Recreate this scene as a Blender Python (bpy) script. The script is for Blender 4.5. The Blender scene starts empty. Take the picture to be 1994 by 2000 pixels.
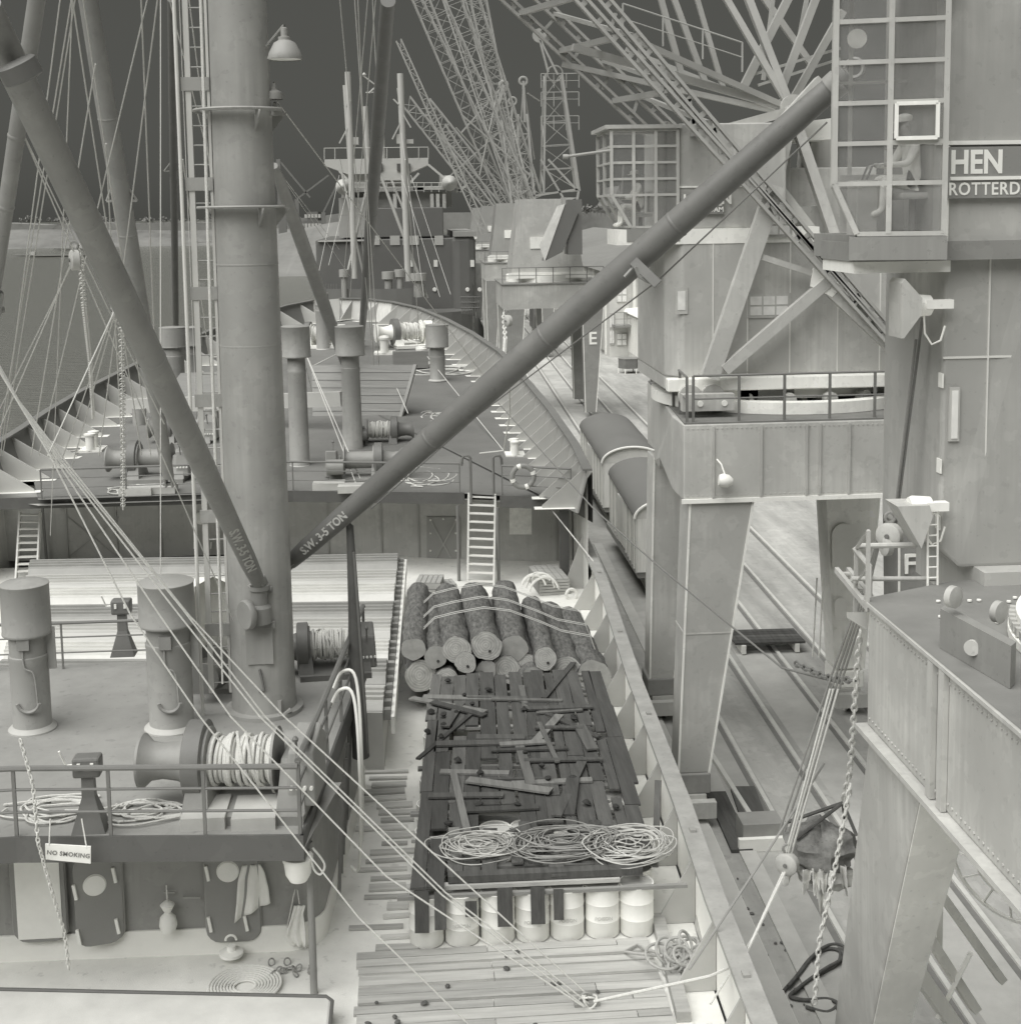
import bpy, math, random
from mathutils import Vector, Matrix
random.seed(7)
R = math.radians
S = bpy.context.scene
COL = S.collection
# ------------------------------------------------------------------ camera
F_PX, PITCH, ROLL = 2720.0, R(7.0), R(0.9)      # focal length in pixels of a 1994 px wide frame
CAM = Vector((0, 0, 18.0))
VPX, VPY = 800.0, 417.0                         # where the quay lines run together
yaw = math.atan((997 - VPX) / F_PX * math.cos(PITCH))
fw = Vector((math.sin(yaw)*math.cos(PITCH), math.cos(yaw)*math.cos(PITCH), -math.sin(PITCH)))
rt = Vector((math.cos(yaw), -math.sin(yaw), 0)); up = rt.cross(fw)
c_, s_ = math.cos(ROLL), math.sin(ROLL)
rt, up = c_*rt - s_*up, s_*rt + c_*up
CX = VPX - F_PX*rt.y/fw.y
CY = VPY + F_PX*up.y/fw.y
cd = bpy.data.cameras.new('camera'); cam = bpy.data.objects.new('camera', cd); COL.objects.link(cam)
cam.matrix_world = Matrix(((rt.x, up.x, -fw.x, CAM.x), (rt.y, up.y, -fw.y, CAM.y), (rt.z, up.z, -fw.z, CAM.z), (0, 0, 0, 1)))
cd.sensor_fit = 'HORIZONTAL'; cd.sensor_width = 36; cd.lens = 36*F_PX/1994
cd.shift_x = (997-CX)/1994; cd.shift_y = -(1000-CY)/1994
cd.clip_start = 0.5; cd.clip_end = 20000
S.camera = cam
# ------------------------------------------------------------------ light
SUN_EL, SUN_AZ = R(58), R(226)                  # high, from behind the camera on the port side (azimuth clockwise from +Y)
w = bpy.data.worlds.new('World'); S.world = w; w.use_nodes = True
nt = w.node_tree; nt.nodes.clear()
o_ = nt.nodes.new('ShaderNodeOutputWorld'); b_ = nt.nodes.new('ShaderNodeBackground')
sk = nt.nodes.new('ShaderNodeTexSky'); sk.sky_type = 'NISHITA'; sk.sun_disc = False
sk.sun_elevation = SUN_EL; sk.sun_rotation = SUN_AZ; sk.dust_density = 2.0; sk.air_density = 1.0
bw = nt.nodes.new('ShaderNodeRGBToBW'); pw = nt.nodes.new('ShaderNodeMath'); pw.operation = 'POWER'; pw.inputs[1].default_value = 0.22
tn = nt.nodes.new('ShaderNodeMix'); tn.data_type = 'RGBA'; tn.blend_type = 'MULTIPLY'; tn.inputs['Factor'].default_value = 1
tn.inputs['B'].default_value = (0.345, 0.348, 0.316, 1)
nt.links.new(sk.outputs[0], bw.inputs[0]); nt.links.new(bw.outputs[0], pw.inputs[0]); nt.links.new(pw.outputs[0], tn.inputs['A'])
nt.links.new(tn.outputs['Result'], b_.inputs[0]); b_.inputs[1].default_value = 0.06; nt.links.new(b_.outputs[0], o_.inputs[0])
sl = bpy.data.lights.new('sun', 'SUN'); sl.energy = 1.5; sl.angle = R(70); sl.color = (1.0, 0.99, 0.965)
sun = bpy.data.objects.new('sun', sl); COL.objects.link(sun)
sdir = Vector((math.sin(SUN_AZ)*math.cos(SUN_EL), math.cos(SUN_AZ)*math.cos(SUN_EL), math.sin(SUN_EL)))
sun.rotation_euler = sdir.to_track_quat('Z', 'Y').to_euler(); sun.location = (0, 0, 80)
S.view_settings.view_transform = 'Standard'; S.view_settings.look = 'None'
S.view_settings.exposure = 1.62; S.view_settings.gamma = 1.0
S.render.engine = 'CYCLES'; S.cycles.max_bounces = 6; S.cycles.use_denoising = True
# ------------------------------------------------------------------ pixel -> place (pixels of a 1926 px wide view of the photograph)
DP = 1994/1926
def ray(x, y):
    return fw + rt*((x*DP - CX)/F_PX) - up*((y*DP - CY)/F_PX)
def G(x, y, z):            # on the level z
    d = ray(x, y); return CAM + d*((z - CAM.z)/d.z)
def K(x, y, Y):            # on the upright plane Y
    d = ray(x, y); return CAM + d*(Y/d.y)
def KX(x, y, X):
    d = ray(x, y); return CAM + d*(X/d.x)
def PPM(Y): return F_PX/DP/Y   # view pixels per metre at distance Y
Zq, Zd, Zf = 3.3, 5.6, 8.55  # quay, well deck, forecastle / deckhouse top
# ------------------------------------------------------------------ materials
def lin(v):
    v /= 255.0
    return v/12.92 if v <= 0.04045 else ((v+0.055)/1.055)**2.4
MATS = {}
def mat(name, tone, rough=0.6, var=0.12, scale=1.5, streak=0.0, bump=0.15, bscale=40, metal=0.0, k=0.62, stretch=(1,1,1), spots=0.0, wear=None):
    """paint / wood / stone of a given grey with procedural grain, dirt and relief"""
    if name in MATS: return MATS[name]
    m = bpy.data.materials.new(name); m.use_nodes = True; MATS[name] = m
    n = m.node_tree; L = n.links; p = n.nodes['Principled BSDF']
    a = min(0.9, lin(tone)/k)
    geo = n.nodes.new('ShaderNodeNewGeometry')
    mp = n.nodes.new('ShaderNodeMapping'); mp.inputs['Scale'].default_value = stretch; L.new(geo.outputs['Position'], mp.inputs[0])
    n1 = n.nodes.new('ShaderNodeTexNoise'); n1.inputs['Scale'].default_value = scale; n1.inputs['Detail'].default_value = 8; n1.inputs['Roughness'].default_value = 0.65
    L.new(mp.outputs[0], n1.inputs[0])
    r1 = n.nodes.new('ShaderNodeMapRange'); r1.inputs[1].default_value = 0.3; r1.inputs[2].default_value = 0.7
    r1.inputs[3].default_value = 1-var; r1.inputs[4].default_value = 1+var; L.new(n1.outputs[0], r1.inputs[0])
    val = r1.outputs[0]
    if streak:
        ms = n.nodes.new('ShaderNodeMapping'); ms.inputs['Scale'].default_value = (9, 9, 0.35); L.new(geo.outputs['Position'], ms.inputs[0])
        n2 = n.nodes.new('ShaderNodeTexNoise'); n2.inputs['Scale'].default_value = 1.0; n2.inputs['Detail'].default_value = 5; L.new(ms.outputs[0], n2.inputs[0])
        r2 = n.nodes.new('ShaderNodeMapRange'); r2.inputs[1].default_value = 0.45; r2.inputs[2].default_value = 0.75; r2.inputs[3].default_value = 1.0; r2.inputs[4].default_value = 1.0+streak
        nm_ = n.nodes.new('ShaderNodeTexNoise'); nm_.inputs['Scale'].default_value = 0.55; nm_.inputs['Detail'].default_value = 3; L.new(geo.outputs['Position'], nm_.inputs[0])
        rm_ = n.nodes.new('ShaderNodeMapRange'); rm_.inputs[1].default_value = 0.38; rm_.inputs[2].default_value = 0.66; rm_.inputs[3].default_value = 0.15; rm_.inputs[4].default_value = 1.0; L.new(nm_.outputs[0], rm_.inputs[0])
        mk_ = n.nodes.new('ShaderNodeMath'); mk_.operation = 'MULTIPLY_ADD'; mk_.inputs[2].default_value = 0.0; L.new(n2.outputs[0], mk_.inputs[0]); L.new(rm_.outputs[0], mk_.inputs[1])
        L.new(mk_.outputs[0], r2.inputs[0]); r2.inputs[1].default_value = 0.25; r2.inputs[2].default_value = 0.62; r2.inputs[4].default_value = 1.0+streak*1.25; mm = n.nodes.new('ShaderNodeMath'); mm.operation = 'MULTIPLY'; L.new(val, mm.inputs[0]); L.new(r2.outputs[0], mm.inputs[1]); val = mm.outputs[0]
    if spots:
        n3 = n.nodes.new('ShaderNodeTexNoise'); n3.inputs['Scale'].default_value = scale*6; n3.inputs['Detail'].default_value = 3; L.new(geo.outputs['Position'], n3.inputs[0])
        r3 = n.nodes.new('ShaderNodeMapRange'); r3.inputs[1].default_value = 0.62; r3.inputs[2].default_value = 0.72; r3.inputs[3].default_value = 1.0; r3.inputs[4].default_value = 1.0-spots
        L.new(n3.outputs[0], r3.inputs[0]); mm = n.nodes.new('ShaderNodeMath'); mm.operation = 'MULTIPLY'; L.new(val, mm.inputs[0]); L.new(r3.outputs[0], mm.inputs[1]); val = mm.outputs[0]
    if wear:      # touch-up patches and small chips in the paint
        for sc_, lo_, hi_, am in ((1.7, .56, .575, wear), (14.0, .68, .70, -2*wear), (5.0, .63, .64, -wear)):
            n4 = n.nodes.new('ShaderNodeTexNoise'); n4.inputs['Scale'].default_value = sc_; n4.inputs['Detail'].default_value = 5; L.new(geo.outputs['Position'], n4.inputs[0])
            r4 = n.nodes.new('ShaderNodeMapRange'); r4.inputs[1].default_value = lo_; r4.inputs[2].default_value = hi_; r4.inputs[3].default_value = 1.0; r4.inputs[4].default_value = 1.0+am
            L.new(n4.outputs[0], r4.inputs[0]); mm = n.nodes.new('ShaderNodeMath'); mm.operation = 'MULTIPLY'; L.new(val, mm.inputs[0]); L.new(r4.outputs[0], mm.inputs[1]); val = mm.outputs[0]
    mx = n.nodes.new('ShaderNodeMix'); mx.data_type = 'RGBA'; mx.blend_type = 'MULTIPLY'; mx.inputs['Factor'].default_value = 1
    mx.inputs['A'].default_value = (a, a*1.0, a*0.955, 1); L.new(val, mx.inputs['B'])
    L.new(mx.outputs['Result'], p.inputs['Base Color'])
    rr = n.nodes.new('ShaderNodeMapRange'); rr.inputs[3].default_value = max(0.05, rough-0.12); rr.inputs[4].default_value = min(1, rough+0.12); L.new(n1.outputs[0], rr.inputs[0]); L.new(rr.outputs[0], p.inputs['Roughness'])
    p.inputs['Metallic'].default_value = metal; p.inputs['Specular IOR Level'].default_value = 0.3
    if bump:
        nb = n.nodes.new('ShaderNodeTexNoise'); nb.inputs['Scale'].default_value = bscale; nb.inputs['Detail'].default_value = 4; L.new(mp.outputs[0], nb.inputs[0])
        bp = n.nodes.new('ShaderNodeBump'); bp.inputs['Strength'].default_value = bump; bp.inputs['Distance'].default_value = 0.02; L.new(nb.outputs[0], bp.inputs['Height']); L.new(bp.outputs[0], p.inputs['Normal'])
    return m
def glass(name='pane_glass', tone=120, alpha=0.3):
    if name in MATS: return MATS[name]
    m = bpy.data.materials.new(name); m.use_nodes = True; MATS[name] = m
    n = m.node_tree; L = n.links; p = n.nodes['Principled BSDF']; a = lin(tone)/0.5
    p.inputs['Base Color'].default_value = (a, a, a*.97, 1); p.inputs['Roughness'].default_value = 0.08
    t = n.nodes.new('ShaderNodeBsdfTransparent'); x = n.nodes.new('ShaderNodeMixShader'); x.inputs[0].default_value = alpha
    nz = n.nodes.new('ShaderNodeTexNoise'); nz.inputs['Scale'].default_value = 3; g = n.nodes.new('ShaderNodeNewGeometry'); L.new(g.outputs['Position'], nz.inputs[0])
    r = n.nodes.new('ShaderNodeMapRange'); r.inputs[3].default_value = alpha*0.6; r.inputs[4].default_value = alpha*1.4; L.new(nz.outputs[0], r.inputs[0]); L.new(r.outputs[0], x.inputs[0])
    L.new(t.outputs[0], x.inputs[1]); L.new(p.outputs[0], x.inputs[2]); L.new(x.outputs[0], n.nodes['Material Output'].inputs[0])
    return m
# ------------------------------------------------------------------ mesh helpers
ZV = Vector((0, 0, 1)); XV = Vector((1, 0, 0)); YV = Vector((0, 1, 0))
def V(*a): return Vector(a)
def frame(d, u=ZV):
    d = d.normalized()
    if abs(d.dot(u)) > 0.98: u = YV if abs(d.y) < 0.9 else XV
    s = d.cross(u).normalized(); return s, s.cross(d).normalized()
class MB:
    def __init__(s): s.v = []; s.f = []; s.sm = []; s.mi = []; s.cm = 0
    def add(s, vs, fs, smooth=False):
        o = len(s.v); s.v += [Vector(p) for p in vs]; s.f += [tuple(i+o for i in f) for f in fs]; s.sm += [smooth]*len(fs); s.mi += [s.cm]*len(fs); return s
    def hexa(s, p):      # 8 corners: 0-3 bottom ring, 4-7 top ring
        return s.add(p, [(3,2,1,0),(4,5,6,7),(0,1,5,4),(1,2,6,5),(2,3,7,6),(3,0,4,7)])
    def box(s, c, sz, rot=None):
        c = Vector(c); h = Vector(sz)/2
        ps = [V(-h.x,-h.y,-h.z),V(h.x,-h.y,-h.z),V(h.x,h.y,-h.z),V(-h.x,h.y,-h.z),V(-h.x,-h.y,h.z),V(h.x,-h.y,h.z),V(h.x,h.y,h.z),V(-h.x,h.y,h.z)]
        if rot is not None: ps = [rot @ q for q in ps]
        return s.hexa([c+q for q in ps])
    def bb(s, x0, x1, y0, y1, z0, z1): return s.box(((x0+x1)/2,(y0+y1)/2,(z0+z1)/2), (abs(x1-x0),abs(y1-y0),abs(z1-z0)))
    def beam(s, a, b, w_, h_=None, u=ZV, w1=None, h1=None):
        a = Vector(a); b = Vector(b); h_ = h_ or w_; w1 = w1 or w_; h1 = h1 or h_
        sd, uu = frame(b-a, u)
        q = lambda c, ww, hh: [c-sd*ww/2-uu*hh/2, c+sd*ww/2-uu*hh/2, c+sd*ww/2+uu*hh/2, c-sd*ww/2+uu*hh/2]
        return s.hexa(q(a, w_, h_)+q(b, w1, h1))
    def tube(s, pts, r, n=8, caps=True):
        pts = [Vector(p) for p in pts]; m = len(pts)
        rs = r if isinstance(r, (list, tuple)) else [r]*m
        vs = []; fs = []; pu = None
        for i, p in enumerate(pts):
            d = (pts[min(i+1, m-1)]-pts[max(i-1, 0)])
            if d.length < 1e-9: d = ZV.copy()
            d.normalize()
            if pu is None: a, b = frame(d)
            else:
                b = (pu - d*pu.dot(d))
                if b.length < 1e-6: a, b = frame(d)
                b.normalize(); a = d.cross(b)
            pu = b
            for k in range(n):
                t = 2*math.pi*k/n; vs.append(p + (a*math.cos(t)+b*math.sin(t))*rs[i])
        for i in range(m-1):
            for k in range(n):
                k2 = (k+1) % n; fs.append((i*n+k, i*n+k2, (i+1)*n+k2, (i+1)*n+k))
        s.add(vs, fs, n > 5)
        if caps:
            o = len(s.v)-len(vs); s.f.append(tuple(o+k for k in range(n))[::-1]); s.f.append(tuple(o+(m-1)*n+k for k in range(n))); s.sm += [False]*2; s.mi += [s.cm]*2
        return s
    def lathe(s, base, axis, prof, n=24, caps=True):   # prof: (radius, distance along axis)
        base = Vector(base); d = Vector(axis).normalized(); a, b = frame(d); vs = []; fs = []
        for r, t in prof:
            for k in range(n):
                q = 2*math.pi*k/n; vs.append(base+d*t+(a*math.cos(q)+b*math.sin(q))*r)
        for i in range(len(prof)-1):
            for k in range(n):
                k2 = (k+1) % n; fs.append((i*n+k2, i*n+k, (i+1)*n+k, (i+1)*n+k2))
        s.add(vs, fs, True); o = len(s.v)-len(vs)
        if caps:
            s.f.append(tuple(o+k for k in range(n))); s.f.append(tuple(o+(len(prof)-1)*n+k for k in range(n))[::-1]); s.sm += [False]*2; s.mi += [s.cm]*2
        return s
    def prism(s, poly, vec):
        poly = [Vector(p) for p in poly]; vec = Vector(vec); n = len(poly)
        return s.add(poly+[p+vec for p in poly], [tuple(range(n))[::-1], tuple(range(n, 2*n))]+[(i, (i+1) % n, n+(i+1) % n, n+i) for i in range(n)])
    def quad(s, a, b, c, d): return s.add([a, b, c, d], [(0,1,2,3)])
    def ring(s, c, axis, rad, r, n=24, m=6, a0=0, a1=2*math.pi):
        d = Vector(axis).normalized(); a, b = frame(d); full = abs(a1-a0-2*math.pi) < 1e-6
        pts = [Vector(c)+(a*math.cos(a0+(a1-a0)*k/n)+b*math.sin(a0+(a1-a0)*k/n))*rad for k in range(n+1)]
        return s.tube(pts, r, m, not full)
    def grid(s, nx, ny, fn, smooth=True):
        vs = [fn(i/nx, j/ny) for j in range(ny+1) for i in range(nx+1)]
        return s.add(vs, [(j*(nx+1)+i, j*(nx+1)+i+1, (j+1)*(nx+1)+i+1, (j+1)*(nx+1)+i) for j in range(ny) for i in range(nx)], smooth)
    def build(s, name, material, parent=None, tags=None, bevel=0, two=False):
        me = bpy.data.meshes.new(name)
        if XF[0] is not None: s.v = [XF[0] @ p for p in s.v]
        if parent is None:
            lo = [min(p[i] for p in s.v) for i in range(3)]; hi = [max(p[i] for p in s.v) for i in range(3)]
            org = V((lo[0]+hi[0])/2, (lo[1]+hi[1])/2, lo[2])
        else: org = ORG[parent.name]
        me.from_pydata([tuple(p-org) for p in s.v], [], s.f); me.polygons.foreach_set('use_smooth', s.sm)
        for mm in (material if isinstance(material, (list, tuple)) else [material]): me.materials.append(mm)
        me.polygons.foreach_set('material_index', s.mi); me.update()
        if any(s.sm): me.set_sharp_from_angle(angle=R(42))
        o = bpy.data.objects.new(name, me); COL.objects.link(o); ORG[o.name] = org
        if parent is None: o.location = org
        else: o.parent = parent
        if bevel:
            bv = o.modifiers.new('bevel', 'BEVEL'); bv.width = bevel; bv.segments = 2; bv.limit_method = 'ANGLE'
        if tags: tag(o, *tags)
        return o
ORG = {}
XF = [None]
def tag(o, label=None, cat=None, group=None, kind=None):
    for k, v in (('label', label), ('category', cat), ('group', group), ('kind', kind)):
        if v: o[k] = v
    return o
def thing(name, label, cat, loc=(0,0,0), group=None):
    o = bpy.data.objects.new(name, None); COL.objects.link(o); o.location = loc; o.empty_display_size = 0.3
    ORG[o.name] = Vector(loc); return tag(o, label, cat, group)
def copy_tree(o, delta=(0,0,0), label=None, parent=None, rz=0):
    c = o.copy(); COL.objects.link(c); ORG[c.name] = ORG[o.name]+Vector(delta)
    if parent is None: c.location = o.location+Vector(delta); c.rotation_euler.z += rz
    else: c.parent = parent
    if label: c['label'] = label
    for ch in list(o.children): copy_tree(ch, (0,0,0), None, c)
    return c
def structure(o): o['kind'] = 'structure'; return o
def text_mesh(name, body, size, origin, xdir, ydir, material, parent, depth=0.006, align='LEFT', bold=0.0, spacing=1.0, xs=1.0):
    cu = bpy.data.curves.new('txt', 'FONT'); cu.body = body; cu.size = size; cu.extrude = depth; cu.align_x = align; cu.offset = bold; cu.space_character = spacing; cu.resolution_u = 3
    t = bpy.data.objects.new('txt', cu); COL.objects.link(t)
    dg = bpy.context.evaluated_depsgraph_get(); me = bpy.data.meshes.new_from_object(t.evaluated_get(dg)); bpy.data.objects.remove(t)
    x = Vector(xdir).normalized(); z = x.cross(Vector(ydir)).normalized(); y = z.cross(x)
    M = Matrix(((x.x,y.x,z.x),(x.y,y.y,z.y),(x.z,y.z,z.z))); org = ORG[parent.name]
    for v in me.vertices: v.co = M @ Vector((v.co.x*xs, v.co.y, v.co.z)) + Vector(origin) - org
    me.materials.clear(); me.materials.append(material)
    o = bpy.data.objects.new(name, me); COL.objects.link(o); o.parent = parent; ORG[o.name] = org
    return o
def smooth(pts, n=6):
    P = [Vector(p) for p in pts]; out = []
    for i in range(len(P)-1):
        a, b, c, d = P[max(i-1,0)], P[i], P[i+1], P[min(i+2,len(P)-1)]
        for k in range(n):
            t = k/n; out.append(.5*((2*b)+(c-a)*t+(2*a-5*b+4*c-d)*t*t+(3*b-a-3*c+d)*t**3))
    return out+[P[-1]]
def sagline(a, b, sag=0.0, n=10):
    a = Vector(a); b = Vector(b); return [a.lerp(b, t/n)-ZV*sag*4*(t/n)*(1-t/n) for t in range(n+1)]
# ================================================================== materials used in many places
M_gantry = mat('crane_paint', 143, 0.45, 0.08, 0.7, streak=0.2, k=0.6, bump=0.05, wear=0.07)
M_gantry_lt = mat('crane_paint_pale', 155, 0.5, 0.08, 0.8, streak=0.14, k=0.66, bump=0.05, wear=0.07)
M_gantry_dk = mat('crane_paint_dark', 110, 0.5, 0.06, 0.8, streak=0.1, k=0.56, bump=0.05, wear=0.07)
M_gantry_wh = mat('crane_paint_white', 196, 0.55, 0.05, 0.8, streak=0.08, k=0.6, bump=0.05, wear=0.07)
M_lattice = mat('lattice_paint', 140, 0.5, 0.1, 1.0, k=0.62, bump=0.05)
M_lattice_far = mat('lattice_paint_far', 122, 0.5, 0.08, 1.0, k=0.5, bump=0)
M_mast = mat('mast_paint', 128, 0.4, 0.09, 0.9, streak=0.16, k=0.62, bump=0.06, bscale=6, wear=0.07)
M_boom = mat('boom_paint', 122, 0.42, 0.1, 1.1, k=0.66, streak=0.06, bump=0.06, bscale=8, wear=0.07)
M_boom_dk = mat('boom_paint_dark', 98, 0.42, 0.09, 1.1, k=0.66, bump=0.06, bscale=8, wear=0.07)
M_vent = mat('ventilator_paint', 124, 0.45, 0.06, 0.8, streak=0.12, k=0.6, bump=0.05, wear=0.07)
M_house = mat('deckhouse_paint', 112, 0.42, 0.06, 0.5, streak=0.1, k=0.36, bump=0.05, bscale=5, wear=0.07)
M_band = mat('band_paint', 82, 0.42, 0.06, 0.6, k=0.72, bump=0.05, wear=0.07)
M_deck = mat('deck_paint', 150, 0.75, 0.14, 0.9, k=0.98, bump=0.3, bscale=60, spots=0.15)
M_fdeck = mat('forecastle_deck_paint', 130, 0.75, 0.12, 0.5, k=1.14, bump=0.3, bscale=60, spots=0.1)
M_wdeck = mat('well_deck_steel', 188, 0.8, 0.12, 0.9, k=0.7, bump=0.35, bscale=50, spots=0.2)
M_pale = mat('pale_enamel', 196, 0.6, 0.05, 1.2, k=0.62)
M_rail = mat('railing_paint', 92, 0.45, 0.06, 2, k=0.55)
M_wire = mat('wire_rope', 160, 0.6, 0.1, 30, k=0.5, bump=0.6, bscale=160)
M_rope = mat('manila_rope', 172, 0.9, 0.12, 30, k=0.55, bump=0.8, bscale=120)
M_wire_dk = mat('wire_rope_dark', 96, 0.5, 0.1, 30, k=0.5, bump=0.5, bscale=160)
M_machine = mat('machinery_paint', 118, 0.45, 0.12, 1.5, k=0.6, bump=0.12, bscale=20)
M_machine_dk = mat('machinery_paint_dark', 92, 0.45, 0.12, 1.5, k=0.58, bump=0.1, bscale=20)
M_canvas = mat('canvas', 190, 0.95, 0.08, 2.5, k=0.6, bump=0.5, bscale=14)
M_black = mat('matte_black', 60, 0.9, 0.1, 2, k=0.6)  # plain near-black for log end holes and eyes
M_far = mat('far_land', 100, 0.9, 0.15, 0.02, k=0.62, bump=0)  # distant tone near the sky's, haze put into the colour
# ================================================================== water, land, quay
def water():
    m = bpy.data.materials.new('harbour_water'); m.use_nodes = True; n = m.node_tree; L = n.links; p = n.nodes['Principled BSDF']
    p.inputs['Base Color'].default_value = (0.175, 0.177, 0.16, 1); p.inputs['Roughness'].default_value = 0.16; p.inputs['IOR'].default_value = 1.33
    g = n.nodes.new('ShaderNodeNewGeometry'); mp = n.nodes.new('ShaderNodeMapping'); mp.inputs['Scale'].default_value = (0.35, 0.8, 1); L.new(g.outputs['Position'], mp.inputs[0])
    a = n.nodes.new('ShaderNodeTexNoise'); a.inputs['Scale'].default_value = 1.1; a.inputs['Detail'].default_value = 6; a.inputs['Roughness'].default_value = 0.6; L.new(mp.outputs[0], a.inputs[0])
    b = n.nodes.new('ShaderNodeBump'); b.inputs['Strength'].default_value = 1.0; b.inputs['Distance'].default_value = 0.8; L.new(a.outputs[0], b.inputs['Height']); L.new(b.outputs[0], p.inputs['Normal'])
    return m
structure(MB().quad(V(-6000,-200,0), V(6000,-200,0), V(6000,9000,0), V(-6000,9000,0)).build('water', water()))
def QE(Y): return 5.75+0.019*Y           # quay edge
def tone_mat_quay():
    return mat('quay_paving', 148, 0.85, 0.3, 0.5, k=0.7, bump=0.3, bscale=25, spots=0.15, stretch=(1.6,.22,1), wear=0.08)
q = MB()
q.quad(V(QE(-5),-5,Zq), V(400,-5,Zq), V(400,700,Zq), V(QE(700),700,Zq))
structure(q.build('quay', tone_mat_quay()))
q = MB(); q.hexa([V(QE(-5),-5,-1),V(QE(-5)+1,-5,-1),V(QE(700)+1,700,-1),V(QE(700),700,-1),V(QE(-5),-5,Zq-.004),V(QE(-5)+1,-5,Zq-.004),V(QE(700)+1,700,Zq-.004),V(QE(700),700,Zq-.004)])
structure(q.build('quay_wall', mat('quay_wall_stone', 165, 0.9, 0.15, 0.6, k=0.55)))
q = MB(); q.hexa([V(QE(-5)-.05,-5,Zq-.35),V(QE(-5)+.42,-5,Zq-.35),V(QE(400)+.42,400,Zq-.35),V(QE(400)-.05,400,Zq-.35),V(QE(-5)-.05,-5,Zq+.12),V(QE(-5)+.42,-5,Zq+.12),V(QE(400)+.42,400,Zq+.12),V(QE(400)-.05,400,Zq+.12)])
structure(q.build('quay_coping', mat('coping_stone', 172, 0.9, 0.12, 0.8, k=0.75, bump=0.3)))
# dark asphalt lanes between the tracks
def lane(name, x0, x1, y0, y1, z, m):
    return structure(MB().quad(V(x0+.019*y0,y0,z), V(x1+.019*y0,y0,z), V(x1+.019*y1,y1,z), V(x0+.019*y1,y1,z)).build(name, m))
M_asph = mat('asphalt_patch', 138, 0.9, 0.22, 0.5, k=0.58, bump=0.4, bscale=60, spots=0.1)
lane('asphalt_lane', 6.85, 8.0, 12, 160, Zq+.004, M_asph)
lane('asphalt_lane', 9.6, 11.1, 12, 160, Zq+.004, mat('asphalt_patch_b', 148, 0.9, 0.22, 0.4, k=0.58, bump=0.4, bscale=60))
M_railst = mat('rail_steel', 188, 0.5, 0.1, 3, k=0.75)
M_railgr = mat('rail_groove', 112, 0.8, 0.1, 3, k=0.75)
def rail(X, y0=12, y1=330):
    a = MB(); a.beam(V(X+.019*y0,y0,Zq+.03), V(X+.019*y1,y1,Zq+.03), .11, .07); o = a.build('rail', M_railst); structure(o)
    b = MB(); b.quad(V(X-.2+.019*y0,y0,Zq+.008), V(X-.06+.019*y0,y0,Zq+.008), V(X-.06+.019*y1,y1,Zq+.008), V(X-.2+.019*y1,y1,Zq+.008)); structure(b.build('rail_groove', M_railgr))
for X in (6.15, 7.88, 9.33, 11.0, 12.45, 14.2): rail(X)
# broad pale crane-rail kerb
a = MB(); a.hexa([V(6.62+.019*12,12,Zq),V(7.0+.019*12,12,Zq),V(7.0+.019*60,60,Zq),V(6.62+.019*60,60,Zq),V(6.62+.019*12,12,Zq+.06),V(7.0+.019*12,12,Zq+.06),V(7.0+.019*60,60,Zq+.06),V(6.62+.019*60,60,Zq+.06)])
structure(a.build('crane_rail_kerb', mat('kerb_stone', 170, 0.85, 0.1, 1.5, k=0.78)))
# ---- far shore, left to right
def land(name, pts, z1, m):   # pts: pixel x, top pixel y along a far plane
    pass
def far_strip(name, Y, prof, m, depth=60, base=0, slope=0):
    q = MB(); tops = [K(x, y, Y) for x, y in prof]
    for a, b in zip(tops, tops[1:]):
        q.hexa([V(a.x,Y,base),V(b.x,Y,base),V(b.x,Y+depth,base),V(a.x,Y+depth,base),V(a.x,Y+slope,a.z),V(b.x,Y+slope,b.z),V(b.x,Y+depth,b.z),V(a.x,Y+depth,a.z)])
    return structure(q.build(name, m))
far_strip('far_shore', 1500, [(-300,424),(0,420),(90,424),(160,419),(250,421),(330,418),(430,420),(520,414),(600,408),(640,402),(900,400)], mat('far_trees_hazed', 100, 1, 0.25, 0.03, k=0.5, bump=0))  # trees toned close to the sky; the haze is in their colour
far_strip('far_bank', 900, [(-300,436),(100,434),(330,437),(470,431),(560,434),(640,430)], mat('far_bank_grass_hazed', 104, 1, 0.3, 0.05, k=0.7, bump=0), slope=40)  # bank toned toward the sky, its haze painted in
far_strip('sand_bank', 420, [(470,450),(500,444),(535,437),(570,428),(610,421),(650,421),(700,430)], mat('sand', 118, 1, 0.2, 0.05, k=0.8, bump=0), depth=120, slope=60)
far_strip('far_shore_trees', 800, [(1040,398),(1100,394),(1140,395),(1152,388),(1160,372),(1168,350),(1173,380),(1185,385),(1300,383),(2100,380)], mat('far_trees_dark', 96, 1, 0.3, 0.05, k=0.5, bump=0), base=Zq)
# sloping embankment right of crane E
q = MB()
q.grid(14, 6, lambda u, v: (lambda Y: V(24+u*150, Y, Zq+.02 + (6.5+2.2*math.sin(u*3.1))*v + .5*math.sin(u*17+v*3)*v))(250+v*130))
structure(q.build('embankment', mat('embankment_sand', 132, 1, 0.12, 0.08, k=0.75, bump=0.2)))
q = MB(); q.grid(12, 2, lambda u, v: V(30+u*26, 205+14*math.sin(u*3.2)+v*5, Zq+.03+.2*v)); structure(q.build('embankment_path', mat('embankment_path_dirt', 80, 1, 0.12, 0.2, k=0.75, bump=0.2)))
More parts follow.
